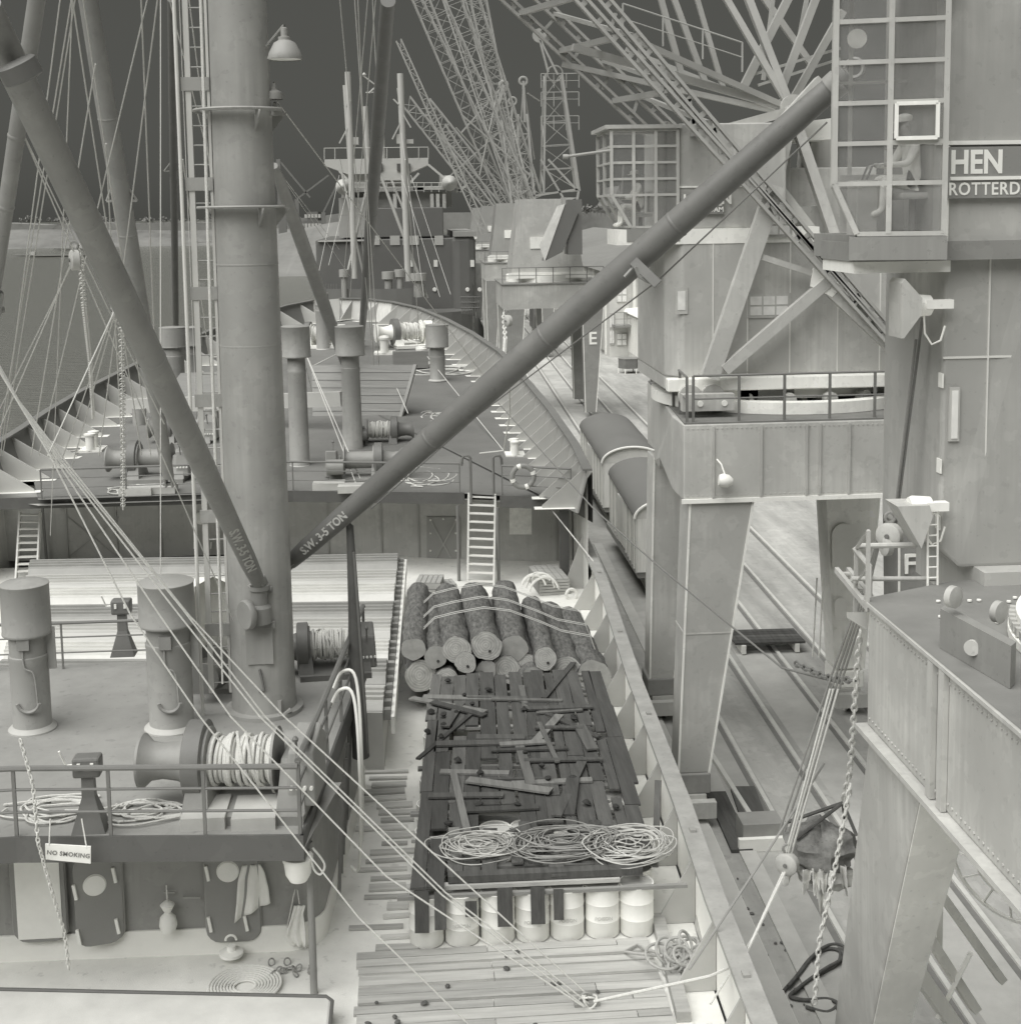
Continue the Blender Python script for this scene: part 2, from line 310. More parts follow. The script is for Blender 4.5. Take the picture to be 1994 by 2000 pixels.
# ================================================================== the cargo ship underfoot
def zf(Y): return Zf + (3.0*((Y-46)/52)**1.6 if Y > 46 else 0)
def GF(x, y, h=0):
    z = Zf+h
    for _ in range(30): p = G(x, y, z); z = 0.5*z+0.5*(zf(min(p.y,140))+h)
    return p
ship = thing('cargo_ship', 'cargo ship with raised forecastle deck and open well deck moored along the quay', 'ship', (-4.5, 30, 0))
BH = 1.35
Rtop = [GF(*p, BH) for p in [(1108,888),(1085,840),(1040,775),(990,715),(945,665),(890,628),(840,602),(790,581),(740,570),(690,564),(640,563)]]
Ltop = [GF(*p, BH) for p in [(-60,870),(35,812),(90,775),(150,740),(210,710),(270,680),(330,652),(400,622),(470,597),(540,577),(590,567)]]
cen = V(-4.6, 60, 0)
def inset(p, d, z):
    c = V(-4.6, min(p.y, 92), 0); v = V(c.x-p.x, c.y-p.y, 0).normalized(); return V(p.x+v.x*d, p.y+v.y*d, z)
Redge = [inset(p, .35, zf(p.y)) for p in Rtop]; Ledge = [inset(p, .35, zf(p.y)) for p in Ltop]
BY = [G(72,943,Zf), G(553,927,Zf), G(874,931,Zf), G(1070,942,Zf)]     # near edge of the forecastle deck
# forecastle deck as one sheet with camber
dk = MB(); front = [V(-17.5, BY[0].y+.6, Zf)]+BY
ring_ = [Ledge[1]]+Ledge[2:]+Redge[::-1]
dk.add([V(-4.6, 70, zf(70)+.0)]+BY+[Redge[0]]+Redge[1:]+Ledge[::-1][:-1], [(0, i, i+1) for i in range(1, 4+len(Redge)+len(Ledge)-1)]+[(0, 4+len(Redge)+len(Ledge)-1, 1)])
dk.build('forecastle_deck', M_fdeck, ship)
# bulwark plates and their brackets
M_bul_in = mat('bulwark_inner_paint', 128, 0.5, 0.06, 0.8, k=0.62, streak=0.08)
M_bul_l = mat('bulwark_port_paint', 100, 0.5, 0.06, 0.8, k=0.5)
M_brk = mat('bracket_paint', 140, 0.5, 0.06, 1, k=0.6)
M_cap = mat('caprail_paint', 112, 0.5, 0.1, 1, k=0.75)
M_hull = mat('hull_paint', 150, 0.5, 0.08, 0.5, streak=0.2, k=0.5)
def side(edge, top, m, nm, caponly=False):
    q = MB()
    for i in range(len(edge)-1):
        q.hexa([edge[i], edge[i+1], inset(edge[i+1],-.06,edge[i+1].z), inset(edge[i],-.06,edge[i].z), top[i], top[i+1], inset(top[i+1],-.06,top[i+1].z), inset(top[i],-.06,top[i].z)])
    q.build(nm, m, ship)
    c = MB()
    for i in range(len(top)-1): c.beam(top[i]+ZV*.03, top[i+1]+ZV*.03, .3, .07)
    c.build('cap_rail', M_cap, ship)
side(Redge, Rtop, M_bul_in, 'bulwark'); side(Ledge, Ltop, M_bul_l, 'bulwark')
def along(pts, step, s0):
    out = []; acc = s0
    for a, b in zip(pts, pts[1:]):
        L_ = (b-a).length; 
        while acc < L_: out.append((a.lerp(b, acc/L_), (b-a).normalized())); acc += step
        acc -= L_
    return out
def brackets(edge, top, step, s0, depth, m):
    n_ = 0
    for i in range(len(edge)-1):
        L_ = (edge[i+1]-edge[i]).length; k = max(1, round(L_/step))
        for j in range(k):
            t = (j+.5)/k; e = edge[i].lerp(edge[i+1], t); tp = top[i].lerp(top[i+1], t)
            if e.y > 96: continue
            d = (edge[i+1]-edge[i]).normalized()*.03; foot = inset(e, depth, e.z+.01)
            MB().prism([e-d+ZV*.01, foot-d, foot-d+ZV*.1, tp-d-ZV*.04], d*2).build('bulwark_bracket', m, ship)
            pad = MB(); u_ = (e-foot).normalized(); w_ = d.normalized()*.22
            pad.prism([foot-w_*.9-u_*.25+ZV*.012, foot+w_*.9-u_*.25+ZV*.012, e+w_*.9+ZV*.012, e-w_*.9+ZV*.012], ZV*.012); pad.build('bracket_pad', M_pale, ship)
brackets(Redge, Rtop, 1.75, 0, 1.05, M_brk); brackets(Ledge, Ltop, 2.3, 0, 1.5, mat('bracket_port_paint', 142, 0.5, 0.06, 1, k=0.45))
# hull skin: forecastle part and well-deck part
GW = [V(4.35,6,7), V(4.5,14,7), V(4.57,17.9,7), V(4.65,20.8,7), V(4.83,24.4,7), V(5.05,31.2,7), V(5.5,40,7), V(5.62,45.5,7)]
h = MB()
for a, b in zip(Rtop, Rtop[1:]):
    h.quad(a, b, V(b.x-(.0 if b.y < 70 else (b.y-70)*.05), b.y-(0 if b.y < 70 else (b.y-70)*.12), -1), V(a.x-(.0 if a.y < 70 else (a.y-70)*.05), a.y-(0 if a.y < 70 else (a.y-70)*.12), -1))
for a, b in zip(Ltop, Ltop[1:]): h.quad(b, a, V(a.x+.3,a.y-(0 if a.y < 70 else (a.y-70)*.12),-1), V(b.x+.3,b.y-(0 if b.y < 70 else (b.y-70)*.12),-1))
h.quad(Rtop[-1], Ltop[-1], V(Ltop[-1].x,Ltop[-1].y-4,-1), V(Rtop[-1].x,Rtop[-1].y-4,-1))
for a, b in zip(GW, GW[1:]): h.quad(a+V(.02,0,0), b+V(.02,0,0), V(b.x+.02,b.y,-1), V(a.x+.02,a.y,-1))
h.quad(V(5.64,45.5,7), Rtop[0], V(Rtop[0].x,Rtop[0].y,-1), V(5.64,45.5,-1))
h.quad(V(-16,0,7), V(-16,0,-1), V(-15.7,58,-1), V(-15.7,58,7))
h.build('hull', M_hull, ship)
# well deck with bulwark
MB().add([V(-16,4,Zd), V(4.3,4,Zd)]+[V(p.x-.1,p.y,Zd) for p in GW]+[V(5.5,50,Zd), V(-16,50,Zd)], [tuple(range(12))]).build('well_deck', M_wdeck, ship)
bw_ = MB()
for a, b in zip(GW, GW[1:]):
    bw_.hexa([V(a.x-.06,a.y,Zd),V(a.x,a.y,Zd),V(b.x,b.y,Zd),V(b.x-.06,b.y,Zd),V(a.x-.06,a.y,7),V(a.x,a.y,7),V(b.x,b.y,7),V(b.x-.06,b.y,7)])
bw_.build('bulwark', mat('well_bulwark_paint', 184, 0.55, 0.06, 0.8, k=0.5, streak=0.08), ship)
cp = MB()
for a, b in zip(GW, GW[1:]): cp.beam(a+V(-.05,0,.04), b+V(-.05,0,.04), .34, .08)
cp.build('cap_rail', mat('gunwale_paint', 146, 0.55, 0.16, 2.5, k=0.75, spots=0.15), ship)
for i in range(15):
    Y = 12+i*2.15; X = [a.x+(b.x-a.x)*(Y-a.y)/(b.y-a.y) for a, b in zip(GW, GW[1:]) if a.y <= Y <= b.y][0]
    MB().prism([V(X-.07,Y,Zd+.01),V(X-.75,Y,Zd+.01),V(X-.72,Y,Zd+.1),V(X-.07,Y,6.85)], V(0,.05,0)).build('bulwark_bracket', M_brk, ship)
# fairlead holes along the gunwale top
for Y in (18.5, 23.2, 29, 35, 41):
    X = [a.x+(b.x-a.x)*(Y-a.y)/(b.y-a.y) for a, b in zip(GW, GW[1:]) if a.y <= Y <= b.y][0]
    MB().box((X-.05,Y,7.1),(.1,.16,.05)).build('cap_eye', M_bul_in, ship)
# ---- forecastle break: fascia band, recessed wall, posts
WB = [G(110,1058,Zd), G(430,1046,Zd), G(750,1050,Zd), G(869,1054,Zd), G(1010,1059,Zd)]
b = MB()
for p, q_ in ((BY[0]+V(-3.2,.4,0), BY[1]), (BY[1], G(876,931,Zf))):
    b.hexa([p-ZV*.37, q_-ZV*.37, q_-ZV*.37+YV*.08, p-ZV*.37+YV*.08, p+ZV*.02, q_+ZV*.02, q_+ZV*.02+YV*.08, p+ZV*.02+YV*.08])
p, q_ = G(943,936,Zf), G(1078,943,Zf)
b.hexa([p-ZV*.37, q_-ZV*.37, q_-ZV*.37+YV*.08, p-ZV*.37+YV*.08, p+ZV*.02, q_+ZV*.02, q_+ZV*.02+YV*.08, p+ZV*.02+YV*.08])
b.hexa([q_-ZV*.37, V(5.58,43.2,Zf-.42), V(5.58,43.3,Zf-.42), q_-ZV*.37+YV*.1, q_+ZV*.02, V(5.58,43.2,Zf+1.2), V(5.58,43.3,Zf+1.2), q_+ZV*.02+YV*.1])
b.build('fascia_band', M_band, ship)
u = MB()   # underside of the overhang
u.add([p-ZV*.2 for p in BY]+[V(5.5,48.4,Zf-.2),V(-16,50,Zf-.2)], [(5,4,3,2,1,0)]); u.build('overhang_underside', M_house, ship)
b = MB()
WBl = [V(-15.8, WB[0].y+.3, Zd)]+WB+[V(5.5, WB[-1].y-.1, Zd)]
for p, q_ in zip(WBl, WBl[1:]): b.quad(p, q_, q_+ZV*2.8, p+ZV*2.8)
b.build('break_wall', M_house, ship)
for px, py, lean in ((866,1096,0),(941,1101,0),(88,1062,-.05)):
    f = G(px, py, Zd); MB().tube([f, f+V(lean,0,2.6)], .055, 8).build('support_post', M_rail, ship)
f = G(1065,1100,Zd); MB().beam(f, f+ZV*2.6, .32, .2).build('support_post', M_band, ship)
MB().prism([V(4.75,44.6,Zd),V(5.5,44.6,Zd),V(5.5,44.6,7.6)], V(0,.06,0)).build('bulwark_bracket', M_brk, ship)
# X-braced bolted cover plate, notice sheet, door with round light
def wallpt(x, y):   # point on the break wall seen at a pixel
    for Yt in [48+i*.01 for i in range(-300,300)]:
        pass
    lo = 44.0
    p = K(x, y, 48)
    for _ in range(12):
        for a, b2 in zip(WBl, WBl[1:]):
            if a.x <= p.x <= b2.x: Y = a.y+(b2.y-a.y)*(p.x-a.x)/(b2.x-a.x)
        p = K(x, y, Y)
    return p
def wall_rect(x0, y0, x1, y1, t, name, m, parent):
    a, b2, c, d = (wallpt(*q_) for q_ in ((x0,y1),(x1,y1),(x1,y0),(x0,y0))); o = V(0,-t,0)
    q = MB(); q.hexa([a+o, b2+o, b2, a, d+o, c+o, c, d]); return q.build(name, m, parent)
wall_rect(805,975,868,1085,.05,'cover_plate',mat('plate_paint',114,0.5,0.06,1,k=0.5),ship)
xs = MB()
for (a, c) in (((812,980),(861,1072)),((861,980),(812,1072))):
    p, q_ = wallpt(*a)-YV*.07, wallpt(*c)-YV*.07; xs.beam(p, q_, .05, .04, YV)
xs.build('cross_brace', mat('brace_paint',128,0.5,0.06,1,k=0.5), ship)
for x, y in [(812,980),(836,978),(860,980),(812,1005),(860,1005),(812,1038),(860,1038),(812,1074),(836,1076),(860,1074)]:
    p = wallpt(x, y); MB().lathe(p-YV*.11, YV, [(.035,0),(.04,.05)], 8).build('bolt', M_pale, ship)
wall_rect(961,958,1003,1008,.03,'notice_sheet',mat('notice_paper',178,0.9,0.14,6,k=0.5),ship)
p = wallpt(380,977); MB().lathe(p-YV*.1, YV, [(.2,0),(.24,.03),(.24,.1)], 24).build('porthole', M_pale, ship)
for x, y in ((365,970),(398,968),(366,1028),(398,1028)):
    p = wallpt(x, y); MB().beam(p-YV*.08-ZV*.12, p-YV*.08+V(.03,0,.12), .05, .05).build('door_dog', M_pale, ship)
M_line = mat('wall_stiffener_paint',122,0.5,0.05,1,k=0.5)
for x in (128,222,305,620,720,790,1050):
    p = wallpt(x,1030); MB().beam(V(p.x,p.y-.03,Zd+.02), V(p.x,p.y-.03,Zf-.4), .05, .06).build('wall_stiffener', M_line, ship)
p, q_ = wallpt(128,1052), wallpt(225,975); MB().beam(p-YV*.04,q_-YV*.04,.03,.03).build('wall_stiffener', M_line, ship)
p, q_ = wallpt(225,1052), wallpt(128,975); MB().beam(p-YV*.04,q_-YV*.04,.03,.03).build('wall_stiffener', M_line, ship)
# ---- deckhouse at the foot of the mast
HN = [G(-60,1590,Zf), G(30,1584,Zf), G(572,1580,Zf)]        # near edge of its top
HR = G(692,1245,Zf)
hd = MB(); hd.add([V(-15,21.3,Zf), HN[0], HN[1], HN[2], HR, V(HR.x,HR.y+.5,Zf), V(-15,29.4,Zf)], [tuple(range(7))]); hd.build('deckhouse_top', M_deck, ship)
b = MB()
for p, q_ in ((V(-15,21.3,Zf), HN[0]), (HN[0], HN[1]), (HN[1], HN[2]), (HN[2], HR)):
    n_ = (q_-p).cross(ZV).normalized()*-.05
    b.hexa([p-ZV*.38, q_-ZV*.38, q_-ZV*.38+n_, p-ZV*.38+n_, p+ZV*.03, q_+ZV*.03, q_+ZV*.03+n_, p+ZV*.03+n_])
b.build('deckhouse_fascia', M_band, ship)
HWY = 22.55
# near wall with rounded corner, right wall
wl = [V(-15,HWY+.35,0), V(-2.35,HWY,0)]
for k in range(1, 7): a = R(90*k/6); wl.append(V(-2.35+.6*math.sin(a), HWY+.6-.6*math.cos(a), 0))
wl += [V(-1.3, 29.3, 0)]
b = MB(); vs = [V(p.x,p.y,Zd+.45) for p in wl]+[V(p.x,p.y,Zf-.05) for p in wl]; n_ = len(wl)
b.add(vs, [(i, i+1, n_+i+1, n_+i) for i in range(n_-1)], True); b.build('deckhouse_wall', mat('deckhouse_near_wall_paint',108,0.42,0.07,0.6,streak=0.14,k=0.46,bump=0.05,bscale=5,wear=0.06), ship)
b = MB(); vs = [V(p.x,p.y-.04,Zd) if i < 2 else V(p.x+.03,p.y-.01,Zd) for i, p in enumerate(wl)]+[V(p.x,p.y-.04,Zd+.46) if i < 2 else V(p.x+.03,p.y-.01,Zd+.46) for i, p in enumerate(wl)]
b.add(vs, [(i, i+1, n_+i+1, n_+i) for i in range(n_-1)], True); b.add([vs[n_+i] for i in range(n_)]+[vs[n_+i]+V(-.1,.1,0) for i in range(n_)], [(i,i+1,n_+i+1,n_+i) for i in range(n_-1)]); b.build('deckhouse_base', mat('base_enamel',196,0.6,0.05,1.2,k=0.5), ship)
b = MB(); b.add([HN[0]-ZV*.2, HN[1]-ZV*.2, HN[2]-ZV*.2, V(-1.4,23,Zf-.2), V(-14,23,Zf-.2)], [(4,3,2,1,0)]); b.build('overhang_underside', M_house, ship)
MB().quad(V(-15,29.35,Zd), V(-1.3,29.35,Zd), V(-1.3,29.35,Zf-.02), V(-15,29.35,Zf-.02)).build('deckhouse_wall', M_house, ship)
# support post at the corner
f = K(590,1785,21.2); MB().tube([V(f.x,21.15,Zd), V(f.x,21.15,Zf-.38)], .06, 10).build('support_post', mat('post_paint',104,0.5,0.05,1,k=0.5), ship)
# doors in the near wall (oval steel doors with round lights and dogs)
def dpt(x, y, t=0.0): return K(x, y, HWY+.03-t) if x > 0 else None
def door(x0, x1, y0, y1, port, dogs, nm, openx=0):
    a, c = dpt(x0, y1), dpt(x1, y0); w_ = c.x-a.x; hh = c.z-a.z; r_ = .22; pts = []
    for cx, cz, a0 in ((a.x+r_, a.z+r_, 180), (a.x+w_-r_, a.z+r_, 270), (a.x+w_-r_, a.z+hh-r_, 0), (a.x+r_, a.z+hh-r_, 90)):
        for k in range(5): t = R(a0+22.5*k); pts.append(V(cx+r_*math.cos(t), HWY-.06, cz+r_*math.sin(t)))
    rot = Matrix.Rotation(openx, 3, 'Z'); hx = V(a.x+w_, HWY-.06, 0)
    tr = lambda p: hx+rot @ (p-hx)
    d = MB(); d.prism([tr(p) for p in pts], rot @ V(0,.05,0)); dr = d.build(nm, mat('door_paint',106,0.42,0.05,0.6,k=0.5), ship)
    fr = MB(); fr.tube([p+V(0,.045,0) for p in pts]+[pts[0]+V(0,.045,0)], .025, 6); fr.build('door_frame', mat('door_frame_paint',122,0.5,0.05,1,k=0.5), dr)
    if port:
        p = tr(dpt(port[0], port[1])-V(0,.09,0)); MB().lathe(p, rot @ YV, [(.17,-.03),(.19,0),(.24,.02),(.24,.06)], 28).build('porthole', M_pale, dr)
    for x, y in dogs:
        p = tr(dpt(x, y)-V(0,.12,0)); MB().beam(p-ZV*.13, p+V(-.04,0,.13), .05, .045).build('door_dog', M_pale, dr)
    return dr
door(30,118,1560,1775,None,[],'door')
door(150,228,1600,1775,(182,1660),[(148,1668),(220,1644),(155,1752),(226,1740)],'door', R(14))
door(393,485,1560,1775,(431,1640),[(395,1642),(400,1738),(468,1736)],'door')
wl2 = MB(); a = dpt(38,1768); c = dpt(112,1600); wl2.bb(a.x,c.x,HWY-.075,HWY-.055,a.z,c.z); wl2.build('door_panel', mat('door_panel_enamel',176,0.5,0.08,1,k=0.48), ship)
# hatch between deckhouse and forecastle
hz = 6.95
hp = [G(-20,1340,hz), G(722,1345,hz), G(752,1050,hz), G(60,1062,hz)]
hb = MB(); hb.hexa([V(p.x,p.y,Zd) for p in (hp[0],hp[1],hp[2],hp[3])]+hp); hb.build('hatch_coaming', mat('coaming_paint',150,0.6,0.08,1,k=0.6), ship)
for i in range(8):
    t0, t1 = i/8+.006, (i+1)/8-.006
    a, b2, c, d = hp[0].lerp(hp[3],t0)+ZV*.01, hp[1].lerp(hp[2],t0)+ZV*.01, hp[1].lerp(hp[2],t1)+ZV*.01, hp[0].lerp(hp[3],t1)+ZV*.01
    q = MB(); e = .16 if i % 2 else .1
    m_ = a.lerp(d,.5); m2 = b2.lerp(c,.5)
    q.hexa([a, b2, c, d, a.lerp(d,.1)+ZV*e, b2.lerp(c,.1)+ZV*e, c.lerp(b2,.1)+ZV*e, d.lerp(a,.1)+ZV*e])
    for k in (.3,.5,.7):
        q.beam(a.lerp(d,k)+ZV*(e+.03), b2.lerp(c,k)+ZV*(e+.03), .1, .07)
    q.build('hatch_cover', [mat('hatch_cover_a',168,0.6,0.12,1.2,k=0.78,stretch=(.3,2,1)),mat('hatch_cover_b',138,0.6,0.12,1.2,k=0.78),mat('hatch_cover_c',186,0.6,0.1,1.2,k=0.78)][i % 3], ship)
for i in range(26):
    p = hp[1].lerp(hp[2], (i+.5)/26); MB().box(p+V(.09,0,-.12),(.16,.2,.24)).build('hatch_cleat', M_machine, ship)
MB().beam(hp[1]+V(.22,0,-.3), hp[2]+V(.22,0,-.3), .08, .4).build('coaming_rail', M_pale, ship)
# low coaming along the bottom left, raised deck strip
a = G(-40,1868,Zd+.35); c = G(628,1880,Zd+.35)
q = MB(); q.hexa([V(-9,14,Zd),V(c.x,14,Zd),V(c.x,c.y,Zd),V(-9,a.y+.3,Zd),V(-9,14,Zd+.35),V(c.x,14,Zd+.35),V(c.x,c.y,Zd+.35),V(-9,a.y+.3,Zd+.35)]); q.build('lower_hatch_coaming', mat('lower_coaming_paint',176,0.7,0.1,1.5,k=0.78), ship, bevel=.06)
q = MB(); q.tube([V(-9,a.y+.28,Zd+.36), V(c.x-.1,c.y-.02,Zd+.36), V(c.x,c.y-.15,Zd+.36), V(c.x,14,Zd+.36)], .03, 6); q.build('coaming_bar', M_band, ship)
# ================================================================== mast, derricks, ventilators, winches, railings
MF = V(-3.02, 26.2, Zf)
mast = thing('mast', 'thick grey steel mast with ladder and ring collars rising from the deckhouse', 'mast', MF)
def MX(z): return MF + V(0,0,z-Zf)
tb = MB(); tb.lathe(MF, ZV, [(.62,0),(.6,.6),(.595,2.4),(.585,5),(.56,9),(.53,13),(.5,17)], 40); tb.build('mast_tube', M_mast, mast)
sm_ = MB()
for z, r_ in ((Zf+.06,.68),):
    sm_.lathe(MX(z-.06), ZV, [(.74,0),(.74,.08),(.64,.1)], 36)
sm_.build('foot_ring', M_mast, mast)
for zc in (19.9, 18.15):       # collars with hoop and knee brackets
    c = MB(); c.lathe(MX(zc), ZV, [(.6,0),(.74,.0),(.74,.05),(.6,.05)], 36, False); c.ring(MX(zc+.02), ZV, .86, .028, 36, 6, R(-150), R(80)); c.build('collar', M_vent, mast)
    for a in (20, -60, 150): d = V(math.cos(R(a)), math.sin(R(a)), 0); MB().prism([MX(zc)+d*.55, MX(zc)+d*.85, MX(zc-.35)+d*.56], V(-d.y,d.x,0)*.03).build('knee_bracket', M_vent, mast)
# seams, weld plates, recess panel
for z in (11.9, 15.6, 17.1):
    MB().lathe(MX(z), ZV, [(.6-.004*(z-Zf),0),(.6-.004*(z-Zf)+.006,.02),(.6-.004*(z-Zf),.04)], 36, False).build('weld_seam', M_mast, mast)
q = MB(); q.box(MX(9.6)+V(.02,-.6,0.5),(.5,.06,.9)); q.build('heel_plate', M_vent, mast)
# ladder on its port side
ld = MB(); 
for dx in (-.98,-.62): ld.beam(MX(Zf+.4)+V(dx,-.1,0), MX(22.6)+V(dx+.06,-.1,0), .1 if dx < -.9 else .05, .05, YV)
ld.build('ladder_rail', mat('ladder_paint',146,0.5,0.05,1,k=0.5), mast)
for i in range(40):
    z = Zf+.6+i*.35; MB().tube([MX(z)+V(-.97,-.1,0), MX(z)+V(-.62,-.1,0)], .014, 5).build('ladder_rung', M_vent, mast)
for z in (10.2, 12.4, 14.6, 16.6, 18.6, 20.4): MB().box(MX(z)+V(-.8,-.12,0),(.5,.06,.24)).build('ladder_bracket', M_vent, mast)
pp = MB(); pp.tube([MX(Zf)+V(-1.15,-.2,0), MX(22.6)+V(-1.1,-.2,0)], .035, 8); pp.build('cable_pipe', mat('pipe_paint',158,0.5,0.05,1,k=0.5), mast)
MB().tube([MX(9.2)+V(.0,-.62,.35), MX(9.2)+V(.05,-.66,.15), MX(9.2)+V(.08,-.64,-.05), MX(9.2)+V(-.02,-.63,-.08)], .025, 6).build('hook', M_machine_dk, mast)
bt = MB(); bt.tube([MX(8.9)+V(.35,-.52,.0), MX(8.7)+V(.35,-.55,-.1), MX(8.5)+V(.55,-.5,.2)], .05, 6); bt.build('bent_pipe', M_vent, mast)
# floodlights on the mast
def floodlight(px, py, Y, r_, label, armto):
    p = K(px, py, Y); t = thing('floodlight', label, 'floodlight', p, 'floodlights on the mast')
    MB().lathe(p, ZV, [(r_,0),(r_*1.02,.02),(r_*.92,.12),(r_*.62,r_*.95),(r_*.36,r_*1.1)], 28, False).build('reflector', M_vent, t)
    MB().lathe(p+ZV*r_*1.08, ZV, [(r_*.36,0),(r_*.36,r_*.2),(r_*.2,r_*.25),(r_*.2,r_*.7),(r_*.1,r_*.75)], 18).build('lamp_cap', M_vent, t)
    MB().lathe(p+ZV*.015, ZV, [(r_*.95,0),(r_*.5,.03),(.01,.04)], 24, False).build('lens', M_pale, t)
    MB().tube([p+ZV*r_*1.7, p+ZV*r_*1.95, armto], .025, 6).build('arm', M_vent, t)
floodlight(538,112,25.6,.31,'large enamel floodlight on a bracket high on the mast', MX(20.95)+V(.4,-.1,0))
floodlight(518,187,26.2,.16,'round floodlight seen side on under the mast collar', MX(19.7)+V(.4,0,0))
floodlight(520,218,26.2,.13,'small bell shaped lamp hanging lowest beside the mast', MX(19.4)+V(.4,0,0))
# ---- derrick booms
def boom(name_label, a, b, prof, m, extra=None, text=None, group='derrick booms', head=True, sp=None):
    a = Vector(a); b = Vector(b); t = thing('derrick_boom', name_label, 'derrick', a, group); d = (b-a).normalized(); L_ = (b-a).length
    q = MB(); q.lathe(a, d, [(r_, f*L_) for r_, f in prof], 28); q.build('spar', m, t)
    for f in (.3,.52,.74):
        i = [k for k in range(len(prof)-1) if prof[k][1] <= f <= prof[k+1][1]][0]; r_ = prof[i][0]+(prof[i+1][0]-prof[i][0])*(f-prof[i][1])/(prof[i+1][1]-prof[i][1])
        MB().lathe(a+d*f*L_, d, [(r_,-.03),(r_+.008,-.015),(r_+.008,.015),(r_,.03)], 28, False).build('weld_seam', m, t)
    hl = MB(); r0 = prof[0][0]; s_, u_ = frame(d)
    hl.beam(a-d*.32+s_*.1, a+d*.12+s_*.1, .05, .22, u_); hl.beam(a-d*.32-s_*.1, a+d*.12-s_*.1, .05, .22, u_); hl.tube([a-d*.24-s_*.2, a-d*.24+s_*.2], .06, 10); hl.build('heel_fork', M_machine, t)
    if head:
        r1 = prof[-1][0]; hd_ = MB(); hd_.lathe(b-d*.35, d, [(r1*1.18,0),(r1*1.2,.1),(r1*1.2,.18),(r1*1.05,.2)], 24); hd_.ring(b+d*.12, s_, .14, .035, 16, 6); hd_.build('head_band', M_machine, t)
    if text:
        f0, sgn, size, dx, off = text; p = a+d*f0*L_; cdir = (CAM-p); cdir = (cdir-d*cdir.dot(d)).normalized(); xd = d*sgn; yd = cdir.cross(xd)
        r_ = prof[1][0]
        text_mesh('load_mark', 'S.W. 3-5 TON', size, p+cdir*(r_+.012)-yd*size*.35, xd, yd, mat('mark_paint',158,0.6,0.05,1,k=0.6), t, .004, bold=.006)
    if sp:
        f, ln = sp; p = a+d*f*L_; q = MB(); q.beam(p-XV*ln, p+XV*ln, .09, .07); q.beam(p-XV*ln, p+d*.55-XV*.15, .05); q.beam(p+XV*ln, p+d*.55+XV*.15, .05); q.build('spreader', M_vent, t)
    return t
B1a, B1b = V(-3.02,25.42,10.75), K(-30,10,16)
boom('grey derrick boom leaning left from the mast foot with painted load mark', K(488,1100,25.45), B1b, [(.13,0),(.16,.06),(.2,.35),(.2,.6),(.185,.9),(.185,1)], M_boom, text=(.165,-1,.24,0,0), head=False)
boom('long grey derrick boom slanting up from behind the mast across to the crane cab', K(548,1060,26.9), K(1600,138,21.5), [(.15,0),(.18,.04),(.25,.4),(.25,.65),(.205,.92),(.18,1)], M_boom_dk, text=(.035,1,.22,0,0))
boom('pale derrick boom reaching up behind the leaning boom from the forecastle', GF(318,900,1.5), K(156,-60,38), [(.17,0),(.21,.1),(.27,.5),(.27,.8),(.24,1)], M_boom, sp=(.585,.42), head=False)
boom('short derrick boom with pointed head rising from the samson post toward the mast', K(672,745,71.5), K(518,312,44), [(.17,0),(.2,.1),(.26,.5),(.25,.8),(.18,.96),(.1,1)], M_boom, text=(.22,-1,.3,0,0), head=False)
boom('derrick boom standing nearly upright in front of the moored ship ahead', GF(682,640,.5), K(732,0,47), [(.17,0),(.2,.1),(.27,.5),(.27,.8),(.25,1)], M_boom_dk, head=False)
boom('thin upright derrick post with small spreader behind the twin ventilators', GF(332,640,.4), K(323,0,70), [(.16,0),(.18,.1),(.2,.5),(.2,.8),(.18,1)], M_boom_dk, sp=(.55,.5), head=False)
boom('grey boom end standing close behind the leaning boom head', K(-14,560,22), K(78,-60,20), [(.1,0),(.11,.1),(.12,.5),(.12,1)], M_boom, head=False)
p = K(48,150,16.2); MB().lathe(p, K(20,100,16.1)-p, [(.2,0),(.225,.02),(.225,.2),(.2,.22)], 28).build('boom_head_band', M_boom_dk, tags=('dark clamp band near the head of the leaning boom','band'))
# triangular guide under the long boom
p0, p1, p2 = K(1197,500,22.6), K(1240,535,22.6), K(1205,512,22.6)
q = thing('boom_bracket', 'triangular steel bracket clamped beneath the long slanting boom', 'bracket', p1)
MB().beam(K(1195,492,22.9), K(1241,536,22.7), .16, .08, YV).build('bar', M_boom_dk, q); MB().tube([K(1178,522,22.9), K(1198,500,22.9), K(1190,505,22.9)], .03, 6).build('strut', M_machine, q)
MB().tube([K(1198,503,22.8), K(1206,522,22.8), K(1222,531,22.8), K(1240,536,22.8)], .03, 6).build('bow', M_machine, q)
# heel fitting of the mast booms
q = thing('boom_heel_socket', 'worn steel heel socket and snatch block at the mast foot', 'fitting', V(-3,25.4,9.9))
p = K(490,1150,25.5); MB().lathe(p-ZV*.25, ZV, [(.22,0),(.22,.3),(.15,.36),(.15,.6),(.2,.64),(.2,.72)], 20).build('socket', M_machine, q)
MB().box(p+V(0,.06,-.3),(.55,.12,.12)).build('bracket', M_machine, q)
bl = MB(); c = K(466,1160,25.3); bl.lathe(c-V(.05,.05,0), V(.8,.6,0), [(.26,0),(.28,.03),(.28,.1),(.26,.13)], 20); bl.build('snatch_block', M_machine, q)
